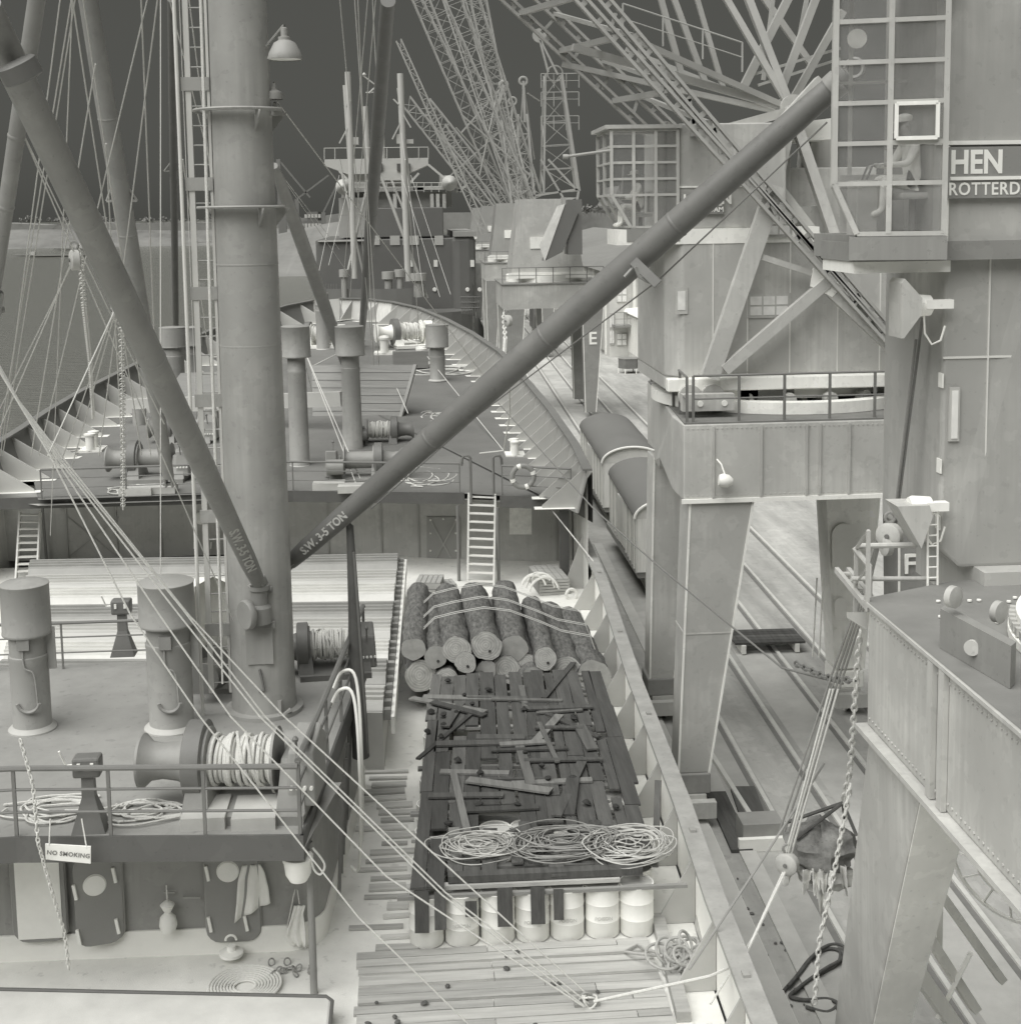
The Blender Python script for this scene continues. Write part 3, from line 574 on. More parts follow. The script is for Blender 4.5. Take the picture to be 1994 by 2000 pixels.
# ---- mushroom ventilators
def ventilator(px, foot, top, wpx, label, h_cap, parent_z=None, Y=None, grp='mushroom ventilators', taper=.0, bodyw=.78):
    f = GF(px, foot) if parent_z is None else G(px, foot, parent_z)
    if Y: f = K(px, foot, Y)
    Yc = f.y; r_ = wpx/2/PPM(Yc); tz = K(px, top, Yc).z; H_ = tz-f.z; br = r_*bodyw
    t = thing('ventilator', label, 'ventilator', f, grp)
    b = MB(); b.lathe(f, ZV, [(br*(1+taper)*1.04,0),(br*(1+taper)*1.04,.06),(br*(1+taper),.08),(br,H_-h_cap*1.55),(br*1.03,H_-h_cap*1.5),(br*1.03,H_-h_cap*1.42),(br*.97,H_-h_cap*1.4),(br*.97,H_-h_cap*.8)], 32); b.build('shaft', M_vent, t)
    c = MB(); z0 = H_-h_cap; c.lathe(f, ZV, [(r_*.98,z0),(r_,z0+.02),(r_,z0+.05),(r_*.985,z0+.06),(r_*.97,H_-.03),(r_*.985,H_-.02),(r_*.985,H_),(r_*.9,H_+.02),(.02,H_+.07)], 36); c.build('cap', M_vent, t)
    MB().lathe(f, ZV, [(br*1.25,0),(br*1.25,.03),(br*1.05,.1)], 30).build('foot_flange', mat('flange_enamel',172,0.6,0.08,2,k=0.85), t)
    return t, f, r_, H_
v1, f1, r1, H1 = ventilator(62,1375,1100,92,'near ventilator with drum cap standing beside the winch at the deck edge',.95,Zf)
v2, f2, r2, H2 = ventilator(325,1372,1097,108,'tall ventilator with sunlit drum cap between the mast and the control pedestal',.8,Zf)
for t, f, r_ in ((v1,f1,r1),(v2,f2,r2)):
    MB().box(f+V(.02,-r_*.8,1.75),(.22,.1,.24)).build('junction_box', M_machine, t)
    MB().tube(smooth([f+V(.0,-r_*.83,1.65), f+V(.02,-r_*.85,1.3), f+V(.18,-r_*.82,1.15), f+V(.22,-r_*.8,.5)]), .016, 6).build('cable', M_vent, t)
    hw = MB(); hw.ring(f+V(.05,-r_*.84,.65), YV, .2, .035, 20, 6, R(190), R(350)); hw.build('handle', M_machine, t)
    fl = MB(); fl.box(f+V(r_*.8,0,1.55),(.28,.04,.8)); fl.build('side_flange', M_vent, t)
ventilator(330,735,617,50,'ventilator with wide drum cap, the left one of the twin pair by the port bulwark',1.0)
ventilator(368,722,617,34,'narrow ventilator close behind the wide one by the port bulwark',.95)
ventilator(566,880,615,56,'kingpost ventilator carrying the cross beam beside the mast',1.15,taper=.1,bodyw=.62)
ventilator(666,850,615,56,'kingpost ventilator with the pointed boom stepped at its foot',1.15,taper=.1,bodyw=.62)
ventilator(826,718,612,44,'lone ventilator on the open starboard side of the forecastle',1.15,bodyw=.66)
ventilator(610,660,553,26,'cowl ventilator near the bow behind the pointed boom',.7,bodyw=.95)
# goalpost beam between kingposts
kb = thing('kingpost_beam', 'white goalpost cross beam joining the kingposts above the folded hatch', 'beam', K(460,760,61))
MB().beam(K(240,766,62), K(645,752,58.5), .35, .62).build('girder', mat('girder_paint',140,0.5,0.06,1,k=0.5), kb)
for x, Y in ((262,61.5),(400,60.5)):
    p = K(x,770,Y); MB().tube([V(p.x,p.y,zf(p.y)), p], .3, 16).build('leg', M_vent, kb)
# ---- winches
def winch(label, c, sc, ang, m=M_machine, rope=True, group='cargo winches', z=None):
    """c = base centre, drum axis across (x), sc = overall width in m"""
    t = thing('winch', label, 'winch', c, group); Rm = Matrix.Rotation(ang, 3, 'Z'); k = sc/2.6
    T = lambda x, y, z: Vector(c)+Rm @ V(x*k, y*k, z*k); ax = Rm @ XV
    b = MB(); b.hexa([T(-.55,-.75,0),T(1.25,-.75,0),T(1.25,.7,0),T(-.55,.7,0),T(-.55,-.75,.14),T(1.25,-.75,.14),T(1.25,.7,.14),T(-.55,.7,.14)])
    b.hexa([T(-.6,-.62,.14),T(-.2,-.62,.14),T(-.2,.62,.14),T(-.6,.62,.14),T(-.5,-.3,.85),T(-.28,-.3,.85),T(-.28,.3,.85),T(-.5,.3,.85)])
    b.hexa([T(.82,-.62,.14),T(1.25,-.62,.14),T(1.25,.62,.14),T(.82,.62,.14),T(.86,-.3,.85),T(1.18,-.3,.85),T(1.18,.3,.85),T(.86,.3,.85)]); b.build('bed_frame', m, t)
    d = MB(); d.lathe(T(-.32,0,.72), ax, [(.5*k,0),(.5*k,.04*k),(.3*k,.05*k),(.3*k,1.02*k),(.5*k,1.03*k),(.5*k,1.07*k)], 32); d.build('drum', m, t)
    if rope:
        rp = MB()
        for i in range(16):
            x = -.25+i*.062; r_ = (.345+.03*math.sin(i*1.7)+random.uniform(-.012,.012))*k
            rp.ring(T(x+random.uniform(-.01,.01),0,.72), ax+Rm @ V(0,random.uniform(-.06,.06),random.uniform(-.06,.06)), r_, .034*k, 28, 6)
        for i in range(3):
            x0, x1 = random.uniform(-.2,.2), random.uniform(.2,.6); pts = []
            for j in range(9): a = R(-70+j*28); pts.append(T(x0+(x1-x0)*j/8, -math.sin(a)*.41*.98, .72+math.cos(a)*.41))
            rp.tube(pts, .02*k, 5)
        rp.build('wire_layers', M_rope if rope == 2 else M_wire, t)
    g = MB(); g.lathe(T(-.62,0,.72), ax, [(.55*k,0),(.6*k,.02*k),(.6*k,.28*k),(.55*k,.3*k)], 32); g.build('brake_band', M_machine_dk, t)
    w_ = MB(); w_.lathe(T(-1.35,0,.7), ax, [(.42*k,0),(.42*k,.04*k),(.3*k,.16*k),(.27*k,.35*k),(.3*k,.58*k),(.36*k,.72*k)], 28); w_.build('warping_head', m, t)
    gb = MB(); gb.hexa([T(.95,-.55,.2),T(1.4,-.55,.2),T(1.4,.55,.2),T(.95,.55,.2),T(.98,-.4,1.0),T(1.36,-.4,1.0),T(1.36,.45,1.15),T(.98,.45,1.15)]); gb.build('gear_case', m, t, bevel=.04)
    mt = MB(); mt.lathe(T(.7,.75,.62), ax, [(.2*k,0),(.27*k,.03*k),(.27*k,.6*k),(.2*k,.63*k)], 20); mt.build('motor', m, t)
    lv = MB(); lv.tube([T(1.15,-.5,.9), T(1.15,-.62,1.25)], .02*k, 6); lv.lathe(T(1.15,-.64,1.25), ZV, [(.04*k,0),(.05*k,.04*k),(.02*k,.08*k)], 8); lv.build('brake_lever', M_machine_dk, t)
    for i in range(4):
        MB().lathe(T(1.05+.1*i,-.57,.5), Rm @ YV, [(.03*k,-.03*k),(.03*k,.03*k)], 6).build('bolt', M_pale, t)
    return t
wb = G(440,1545,Zf); M_plinth = mat('plinth_enamel',182,0.6,0.08,2,k=0.85)
winch('cargo winch wound with pale wire in front of the mast foot', V(wb.x-.1, wb.y+.55, Zf), 2.75, R(-6), rope=2)
for i, (px, py) in enumerate(((385,1560),(480,1560))):
    p = G(px,py,Zf); q = MB(); q.box(p+V(0,.3,.1),(.68,.9,.2)); q.build('winch_plinth', M_plinth, ship)
gp = K(622,1170,28.6); winch('dark winch with upright gear wheel on the far side of the mast', V(-2.05,28.3,Zf), 2.1, R(4), M_machine_dk)
p = G(410,1330,Zf); winch('winch half hidden by a tarpaulin between ventilator and mast', V(-4.15,27.6,Zf), 1.9, R(85), M_machine)
q = MB()
def tarp(u, v):
    a = R(-30+u*240); r_ = .42+.1*v+.05*math.sin(u*25)*v; return V(-4.02+r_*math.cos(a)*.9, 27.0+r_*math.sin(a), Zf+2.35-v*1.75+.05*math.sin(u*18))
q.grid(36, 12, tarp); q.add([tarp(i/36,0) for i in range(37)]+[V(-4.02,27.0,Zf+2.45)], [(i,i+1,37) for i in range(36)], True)
q.build('tarpaulin', M_canvas, tags=('creased pale tarpaulin draped over the winch beside the mast','tarpaulin'))
def fwinch(px, py, wpx, label, ang, rope=True, m=M_machine):
    p = GF(px, py); winch(label, p, wpx/PPM(p.y), R(ang), m, rope)
fwinch(283,905,150,'forecastle winch with bare pale drum beside the port railing',-4,False)
fwinch(345,838,120,'forecastle winch farther aft of the ventilators on the port side',-4,False)
fwinch(690,905,140,'forecastle winch by the kingpost with a pale empty drum',180,False)
fwinch(725,840,110,'forecastle winch tucked against the folded hatch cover',180,True,M_machine_dk)
# control pedestals on the deckhouse
def pedestal(px, foot, top, label, wtop=.42):
    f = G(px, foot, Zf); H_ = K(px, top, f.y).z-Zf; t = thing('control_pedestal', label, 'pedestal', f, 'winch control pedestals')
    MB().hexa([f+V(-.26,-.2,0),f+V(.26,-.2,0),f+V(.26,.2,0),f+V(-.26,.2,0),f+V(-.1,-.08,.55),f+V(.1,-.08,.55),f+V(.1,.08,.55),f+V(-.1,.08,.55)]).hexa([f+V(-.1,-.08,.55),f+V(.1,-.08,.55),f+V(.1,.08,.55),f+V(-.1,.08,.55),f+V(-.09,-.08,H_-.3),f+V(.09,-.08,H_-.3),f+V(.09,.08,H_-.3),f+V(-.09,.08,H_-.3)]).build('stem', M_machine_dk, t)
    MB().box(f+V(0,0,H_-.16),(wtop,.3,.32)).build('controller_box', M_machine_dk, t, bevel=.04)
    MB().tube([f+V(-wtop/2,0,H_-.15), f+V(-wtop/2-.12,0,H_-.15), f+V(-wtop/2-.2,-.05,H_+.1)], .02, 6).build('control_lever', M_pale, t)
    for dx in (-.1,.1): MB().box(f+V(dx,-.16,H_-.12),(.05,.02,.1)).build('latch', M_pale, t)
pedestal(172,1565,1425,'dark winch controller on a flared pedestal beside the near ventilator')
pedestal(234,1235,1130,'dark winch controller on a pedestal by the hatch edge between the ventilators')
# rope litter on the deckhouse deck
def rope_litter(name, label, cat, cx, cy, sx, sy, z, n, r_, m, loops=7, seed=1, surf=None, group=None):
    rnd = random.Random(seed); q = MB()
    for k in range(n):
        pts = []; ph = rnd.uniform(0,6); ox, oy = rnd.uniform(-.25,.25)*sx, rnd.uniform(-.25,.25)*sy; a_, b_2 = rnd.uniform(.35,.75)*sx, rnd.uniform(.35,.75)*sy
        for i in range(40):
            t = i/39*rnd.uniform(5.2,6.8)*1.0+ph; wob = 1+.16*math.sin(t*2.7+ph)
            x = cx+ox+a_*math.cos(t)*wob; y = cy+oy+b_2*math.sin(t)*wob; zz = (surf(x,y) if surf else z)+r_+rnd.uniform(0,.03)+.012*(k % 4)
            pts.append(V(x, y, zz))
        for _ in range(2): pts = [pts[0]]+[(pts[i-1]+pts[i]*2+pts[i+1])/4 for i in range(1,len(pts)-1)]+[pts[-1]]
        q.tube(pts, r_, 5)
    return q.build(name, m, tags=(label, cat, group))
p = G(110,1530,Zf); rope_litter('rope_heap','loose rope loops lying on the deck behind the near railing','rope',p.x,p.y,1.1,.7,Zf,7,.018,M_rope,seed=3)
p = G(270,1535,Zf); rope_litter('rope_heap','tangled rope on the deck between control pedestal and winch','rope',p.x,p.y,1.0,.6,Zf,8,.018,M_rope,seed=9)
# ---- railings
def railing(label, pts, h, step, r_=.028, rails=3, m=M_rail, top_r=None, group='ship railings', skip_ends=False, spl=0):
    pts = [Vector(p) for p in pts]; t = thing('railing', label, 'railing', pts[0], group); q = MB(); q.tube([p+ZV*h for p in pts], top_r or r_*1.35, 8); q.build('top_rail', m, t)
    for k in range(1, rails): MB().tube([p+ZV*(h*k/rails+.02) for p in pts], r_*.75, 6).build('mid_rail', m, t)
    tot = 0; marks = []
    for a, b in zip(pts, pts[1:]):
        L_ = (b-a).length; n_ = max(1, round(L_/step))
        for i in range(n_+(1 if (b-pts[-1]).length < 1e-6 else 0)): marks.append(a.lerp(b, i/n_))
    for p in marks: MB().beam(p, p+ZV*h, r_*1.7, r_*1.7).build('stanchion', m, t)
    return t
railing('dark railing along the near edge of the deckhouse above the no smoking sign', [V(-13,21.35,Zf+.03), HN[0]+V(0,.06,.03), HN[1]+V(0,.06,.03), HN[2]+V(-.05,.06,.03)], 1.08, 1.58, .03, 3, top_r=.048)
railing('railing along the starboard edge of the deckhouse beside the dark wall', [HN[2]+V(-.05,.1,.03), HN[2].lerp(HR,.35)+V(-.05,0,.03), HR+V(-.05,0,.03)], 1.15, 1.9, .035, 3, top_r=.055)
railing('thin railing at the back of the deckhouse overlooking the hatch', [V(-13,29.2,Zf), V(-3.9,29.1,Zf)], 1.0, 1.8, .022, 3, top_r=.035)
railing('long dark railing along the forecastle break, left of the ladder', [BY[0]+V(.1,.1,.02), BY[1]+V(0,.1,.02), G(868,931,Zf)+V(0,.1,.02)], 1.0, 2.9, .025, 3, top_r=.04)
railing('short dark railing with life ring right of the forecastle ladder', [G(948,936,Zf)+V(0,.1,.02), G(1078,943,Zf)+V(0,.1,.02)], 1.0, 1.95, .025, 3, top_r=.04)
# hoop handrails at the ladder head
for px, lab in ((882,'dark curved handrail hoop left of the ladder head'),(938,'dark curved handrail hoop right of the ladder head')):
    f = G(px, 933, Zf); s = -1 if px < 900 else 1
    q = MB(); q.tube([f+V(-s*.12,0,-.3), f+V(-s*.12,0,1.25), f+V(-s*.05,0,1.33), f+V(s*.1,0,1.33), f+V(s*.16,.02,1.22), f+V(s*.18,.05,1.0)], .045, 8); q.build('handrail', M_rail, tags=(lab,'handrail'))
# forecastle ladder
def ladder(label, a0, a1, b0, b1, n, m, tread=.09, grp='ship ladders'):
    """a0,a1 = left foot / left head, b0,b1 = right foot / right head"""
    t = thing('ladder', label, 'ladder', a0, grp)
    for p, q_ in ((a0,a1),(b0,b1)): MB().beam(p, q_, .06, .18, YV).build('stringer', m, t)
    for i in range(n):
        f = (i+.6)/n; MB().beam(Vector(a0).lerp(a1,f), Vector(b0).lerp(b1,f), .2, .04, ZV).build('tread', m, t)
    return t
M_lad = mat('ladder_white',160,0.5,0.06,2,k=0.52)
lf, rf = G(882,1105,Zd), G(931,1107,Zd)
ladder('steep pale ladder from the well deck up to the forecastle', lf, G(884,931,Zf)+V(0,.0,.02), rf, G(934,933,Zf)+V(0,0,.02), 11, M_lad)
p0, p1 = G(30,1100,Zd), G(70,1098,Zd)
ladder('wide pale stairway at the port end of the forecastle break', p0, K(38,966,p0.y+1.5), p1, K(76,966,p1.y+1.5), 10, M_lad)
MB().hexa([G(884,931,Zf)+V(.03,.3,-.35),G(934,933,Zf)+V(-.03,.3,-.35),G(934,933,Zf)+V(-.03,.4,-.35),G(884,931,Zf)+V(.03,.4,-.35),G(884,931,Zf)+V(.03,.3,.01),G(934,933,Zf)+V(-.03,.3,.01),G(934,933,Zf)+V(-.03,.4,.01),G(884,931,Zf)+V(.03,.4,.01)]).build('ladder_head_plate', M_house, ship)
# gooseneck davit and outside ladder rails at the deckhouse corner
dv = thing('davit', 'tall dark gooseneck davit post at the starboard corner of the deckhouse', 'davit', G(672,1300,Zf))
f = V(-1.22,26.6,Zf-1.2); tp = K(660,992,26.4)
MB().tube([f, f.lerp(tp,.5), tp, tp+V(-.05,0,.05), tp+V(-.42,-.05,.02)], [.17,.13,.07,.06,.05], 12).build('post', M_band, dv)
MB().tube([tp+V(-.42,-.05,.02), tp+V(-.45,-.05,-.12)], .03, 6).build('eye', M_machine, dv)
MB().beam(f+V(.14,-.05,.1), tp+V(.06,-.05,-.5), .04, .1).build('rib', M_rail, dv)
hl = MB(); 
for y0, y1, x in ((23.9,24.0,0),(22.9,22.95,-.03)):
    hl.tube(smooth([V(-1.38,y0+1.6,6.1), V(-1.2,y0+1.5,6.2), V(-1.12,y0+.8,8.3), V(-1.2,y0+1.1,9.5), V(-1.45,y0+1.2,9.6), V(-1.62,y0+1.2,9.3)]), .03, 8)
hl.build('handrail', mat('bright_rail_paint',176,0.45,0.05,2,k=0.5), tags=('pair of pale looped handrails on the deckhouse side wall','handrail'))
sp_ = MB()
for i in range(7): y = 23.3+i*.75; sp_.beam(V(-1.52,y,Zd+.6), V(-1.42,y,Zf-.5), .06, .05)
sp_.build('deckhouse_rib', M_rail, ship)
# life ring on the short railing
p = K(986,898,G(986,938,Zf).y); lr = thing('life_ring', 'dark and pale banded life ring hung on the short railing', 'life ring', p-V(0,.1,.42))
MB().ring(p-V(0,.1,0), YV, .36, .085, 28, 10).build('ring', mat('life_ring_body',110,0.7,0.08,3,k=0.55), lr)
for a in (20,110,200,290): MB().ring(p-V(0,.1,0), YV, .36, .092, 3, 10, R(a-9), R(a+9)).build('band', M_pale, lr)
# no smoking sign with hanging cords
a, b, c, d = K(85,1593,20.55), K(171,1598,20.55), K(171,1630,20.55), K(86,1622,20.55)
sg = thing('sign', 'white no smoking board hung on cords below the near railing', 'sign', d)
MB().hexa([d, c, c+YV*.03, d+YV*.03, a, b, b+YV*.03, a+YV*.03]).build('board', mat('sign_enamel',186,0.6,0.04,3,k=0.5), sg)
text_mesh('lettering', 'NO SMOKING', .096, d+(c-d)*.03+V(0,-.008,.09), c-d, a-d, mat('sign_letter',96,0.6,0.05,3,k=0.5), sg, .003, bold=.001, spacing=1.08)
for p, x in ((a,98),(b,157)): MB().tube([p+V(.06 if x < 100 else -.06,0,-.02), K(x-3,1545,20.75)], .012, 5).build('cord', M_rope, sg)
# bucket lamp under the overhang
p = K(562,1625,20.9); t = thing('deck_lamp', 'frosted bowl lamp fixed to the deckhouse fascia corner', 'lamp', p)
MB().lathe(p-ZV*.02, ZV, [(.02,-.32),(.14,-.29),(.2,-.18),(.22,0),(.24,.04),(.24,.1),(.1,.14)], 24).build('bowl', M_pale, t)
MB().box(p+V(0,.1,.22),(.3,.2,.2)).build('housing', M_band, t)
MB().tube(smooth([K(585,1607,20.8), K(592,1640,20.8), K(605,1650,20.8), K(612,1630,20.8), K(590,1600,20.8)]), .018, 6).build('rope_tail', M_rope, t)
# clothes and bag hanging on the wall
def cloth(label, name, cat, poly, Y, m, fold=.04):
    xs_ = [p[0] for p in poly]; t = MB(); L_ = poly[:len(poly)//2]; Rr = poly[len(poly)//2:][::-1]
    def fn(u, v):
        n_ = len(L_)-1; i = min(int(v*n_), n_-1); f = v*n_-i
        a = (L_[i][0]*(1-f)+L_[i+1][0]*f, L_[i][1]*(1-f)+L_[i+1][1]*f); b = (Rr[i][0]*(1-f)+Rr[i+1][0]*f, Rr[i][1]*(1-f)+Rr[i+1][1]*f)
        p = K(a[0]*(1-u)+b[0]*u, a[1]*(1-u)+b[1]*u, Y); return p-YV*(.04+fold*(math.sin(u*13+v*2)*.5+.5)*(.4+v))
    t.grid(24, 14, fn); o = t.build(name, m, tags=(label, cat)); sd = o.modifiers.new('thickness','SOLIDIFY'); sd.thickness = .012; return o
cloth('pale oilskin coat hanging on the deckhouse wall beside a porthole','coat','coat',[(458,1630),(450,1660),(448,1695),(444,1734),(511,1697),(508,1670),(500,1640),(492,1628)],HWY,M_canvas,.07)
cloth('pale cloth bag hanging by a looped strap near the corner post','bag','bag',[(556,1706),(550,1730),(538,1765),(556,1782),(578,1782),(577,1745),(573,1720),(577,1706)],HWY,M_canvas,.05)
q = MB(); q.tube([K(542,1750,HWY-.06), K(554,1690,HWY-.06), K(557,1678,HWY-.06), K(561,1680,HWY-.06), K(565,1706,HWY-.06)], .012, 5); q.build('bag_strap', M_rope, bpy.data.objects['bag']) if False else q.build('strap', M_rope, bpy.data.objects['bag'])
p = K(317,1735,HWY-.15); bg = thing('rag_bundle', 'knotted pale cloth bundle hanging from a hook mid wall', 'bundle', p-ZV*.2)
MB().lathe(p, ZV, [(.02,-.25),(.11,-.21),(.15,-.1),(.13,.04),(.05,.12),(.09,.2),(.12,.26),(.05,.32)], 18).build('cloth', M_canvas, bg); MB().tube([p+ZV*.3, p+ZV*.6], .012, 5).build('cord', M_rope, bg)
for x0, x1, y in ((309,330,1684),(346,378,1694)):
    MB().beam(K(x0,y,HWY-.03), K(x1,y,HWY-.03), .03, .03).build('wall_bar', M_line, ship)
p = K(436,1780,HWY-.25); t = thing('padlocked_valve', 'small pale valve with loop handle at the foot of the wall', 'valve', p-ZV*.1)
MB().lathe(p-ZV*.2, ZV, [(.2,0),(.2,.05),(.08,.08),(.07,.16)], 16).build('body', M_pale, t); MB().ring(p+ZV*.05, YV, .09, .02, 14, 6, 0, math.pi).build('handle', M_pale, t)
# ================================================================== quay cranes
M_glass = glass('cab_glass', 125, 0.2)
M_glass2 = glass('pale_glass', 185, 0.75)
def box_leg(t, top, bot, w0, d0, w1, d1, m, name='leg', edge=True):
    """tapered box leg: top/bottom points are the centres of its ends"""
    f = lambda c, w_, d_: [c+V(-w_/2,-d_/2,0), c+V(w_/2,-d_/2,0), c+V(w_/2,d_/2,0), c+V(-w_/2,d_/2,0)]
    q = MB(); A_, B_ = f(Vector(bot),w1,d1), f(Vector(top),w0,d0); q.hexa(A_+B_); o = q.build(name, m, t, bevel=.025)
    for i in (0,1): MB().beam(A_[i]-YV*.006, B_[i]-YV*.006, .05, .03).build('edge_glow_strip', M_gantry_wh, t)  # pale strips added along the corners; edge glow put into colour
    return o
def bogie(t, c, m):
    b = MB(); b.bb(c.x-.42,c.x+.42,c.y-.55,c.y+.55,Zq+.75,Zq+1.25); b.build('bogie_frame', m, t, bevel=.03)
    for dy in (-.3,.3):
        MB().lathe(V(c.x-.1,c.y+dy,Zq+.36), XV, [(.36,0),(.36,.04),(.3,.06),(.3,.2),(.36,.22)], 24).build('wheel', M_railst, t)
    MB().bb(c.x-.5,c.x+.5,c.y-.85,c.y-.62,Zq+.25,Zq+.65).build('buffer', M_gantry_lt, t)
    MB().bb(c.x-.3,c.x+.3,c.y-.62,c.y+.62,Zq+.3,Zq+.75).build('axle_box', M_gantry, t)
def lattice(t, a, b, w0, w1, n, r, m, name, uvec=ZV, d0=None, d1=None, joined=True):
    """four-chord lattice girder from a to b; chords are parts, lacing is one part"""
    a = Vector(a); b = Vector(b); s, u_ = frame(b-a, uvec); d0 = d0 or w0; d1 = d1 or w1
    pt = lambda i, k: a.lerp(b, k/n)+s*((w0+(w1-w0)*k/n)/2*(1 if i in (1,2) else -1))+u_*((d0+(d1-d0)*k/n)/2*(1 if i > 1 else -1))
    for i in range(4): MB().beam(pt(i,0), pt(i,n), r*2, r*2).build(name+'_chord', m, t)
    q = MB()
    for k in range(n):
        for i in range(4):
            j = (i+1) % 4; q.beam(pt(i,k), pt(j,k), r*.8, r*.8)
            q.beam(pt(i,k+1) if (k % 2) else pt(i,k), pt(j,k) if (k % 2) else pt(j,k+1), r*.8, r*.8)
    o = q.build(name+'_lacing', m, t); o['kind'] = 'stuff'
def rail_sub(t, pts, h, step, r_, m):
    q = MB(); q.tube([Vector(p)+ZV*h for p in pts], r_, 6); rl = q.build('guard_rail', m, t)
    MB().tube([Vector(p)+ZV*h*.5 for p in pts], r_*.7, 6).build('guard_rail', m, t)
    for a, b in zip(pts, pts[1:]):
        n = max(1, round((Vector(b)-Vector(a)).length/step))
        for i in range(n+1): p = Vector(a).lerp(b, i/n); MB().beam(p, p+ZV*h, r_*2, r_*1.6).build('guard_post', m, t)
def sign(t, o, xd, w_, h_, line1, line2, s1, s2, m_bg, m_fg):
    xd = Vector(xd).normalized(); n = ZV.cross(xd) * -1
    n = xd.cross(ZV) # faces the camera side
    p = lambda x, z, d=0: Vector(o)+xd*x+ZV*z+n*d
    sg = MB().hexa([p(0,0),p(w_,0),p(w_,0,.03),p(0,0,.03),p(0,h_),p(w_,h_),p(w_,h_,.03),p(0,h_,.03)]).build('name_board', m_bg, t)
    return sg, p, n
# ---------------------------------------------------------------- crane F
cf = thing('quay_crane', 'quay crane with letter F on its leg, glazed cab and heavy double jib', 'crane', V(9.3,35.5,Zq), 'quay cranes')
zt, zb = 13.05, 11.25
NL = K(1303,945,31.5); NRx = 12.6
FY = 39.4
# portal ring of four box girders
g = MB(); g.hexa([V(6.2,31.5,zb),V(NRx+.6,31.5,zb),V(NRx+.6,32.9,zb),V(6.2,32.9,zb),V(6.2,31.5,zt),V(NRx+.6,31.5,zt),V(NRx+.6,32.9,zt),V(6.2,32.9,zt)]); g.build('portal_girder', M_gantry_lt, cf, bevel=.03)
g = MB(); g.bb(6.75,NRx+.6,FY-1,FY+.3,zb,zt); g.build('portal_girder', M_gantry, cf, bevel=.03)
g = MB(); g.prism([V(6.2,32.91,zb),V(6.2,32.91,zt),V(6.72,FY-1.01,zt),V(6.72,FY-1.01,zb-.3),V(6.66,FY-2.2,zb-.3),V(6.45,36,zb+.2)], V(.9,0,0)); g.build('portal_girder', M_gantry_lt, cf, bevel=.03)
g = MB(); g.bb(NRx-.4,NRx+.6,32.91,FY-1.01,zb,zt); g.build('portal_girder', M_gantry, cf)
for x0 in (1345,1435,1520,1545,1600,1690):   # stiffener ribs on the near girder
    p = K(x0,945,31.5); MB().beam(V(p.x,31.47,zb+.05), V(p.x,31.47,zt-.05), .05, .05).build('stiffener', M_gantry, cf)
g = MB(); g.bb(6.15,NRx+.65,31.45,31.5-.002,zb-.06,zb+.04); g.build('flange', M_gantry_wh, cf)
g = MB(); g.hexa([V(6.22,31.52,zt+.003),V(NRx+.58,31.52,zt+.003),V(NRx+.58,FY+.28,zt+.003),V(6.77,FY+.28,zt+.003),V(6.22,31.52,zt+.04),V(NRx+.58,31.52,zt+.04),V(NRx+.58,FY+.28,zt+.04),V(6.77,FY+.28,zt+.04)]); g.build('portal_deck', mat('portal_deck_plate',120,0.7,0.15,0.8,k=0.85), cf)
# legs
pt = K(1352,952,32.1); pb = K(1302,1422,32.1)
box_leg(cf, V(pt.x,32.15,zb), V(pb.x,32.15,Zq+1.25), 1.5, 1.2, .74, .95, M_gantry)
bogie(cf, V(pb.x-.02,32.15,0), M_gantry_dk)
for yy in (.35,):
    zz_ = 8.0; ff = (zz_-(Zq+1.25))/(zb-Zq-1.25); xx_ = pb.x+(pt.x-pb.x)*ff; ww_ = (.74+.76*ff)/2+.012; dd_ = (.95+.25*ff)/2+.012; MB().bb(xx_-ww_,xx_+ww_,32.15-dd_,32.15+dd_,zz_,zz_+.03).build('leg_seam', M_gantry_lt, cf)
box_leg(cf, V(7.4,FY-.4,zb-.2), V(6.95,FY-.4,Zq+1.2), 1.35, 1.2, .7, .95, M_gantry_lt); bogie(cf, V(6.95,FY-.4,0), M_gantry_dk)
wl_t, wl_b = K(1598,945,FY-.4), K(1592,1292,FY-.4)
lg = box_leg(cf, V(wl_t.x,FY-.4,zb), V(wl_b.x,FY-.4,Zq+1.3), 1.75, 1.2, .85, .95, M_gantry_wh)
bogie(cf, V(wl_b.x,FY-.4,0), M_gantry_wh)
def oval(x, y, w_, h_, Y):
    c = K(x, y, Y); pts = []
    W_, H_ = w_/PPM(Y)/2, h_/PPM(Y)/2
    for k in range(24):
        a = 2*math.pi*k/24; pts.append(V(c.x+W_*math.cos(a), c.y, c.z+(H_-W_)*(1 if math.sin(a) > 0 else -1)+W_*math.sin(a)))
    return pts
for x, y, w_, h_ in ((1590,1035,44,100),(1586,1148,26,44),(1580,1208,18,44)):
    MB().prism(oval(x,y,w_,h_,FY-1.03), V(0,.02,0)).build('leg_opening', M_pale, cf)
fl_t = K(1722,945,32.3)
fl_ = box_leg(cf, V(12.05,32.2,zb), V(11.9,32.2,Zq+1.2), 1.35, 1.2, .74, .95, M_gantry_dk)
p = K(1703,1082,31.58); text_mesh('letter_f', 'F', .68, p, XV, ZV, M_gantry_wh, cf, .02, bold=.008)
# ladder on the near side of the white leg, platform with rails
for x in (1533,1545):
    MB().tube([K(x,1240,36.5), K(x+8,1090,37)], .025, 5).build('leg_ladder_rail', M_gantry_wh, cf)
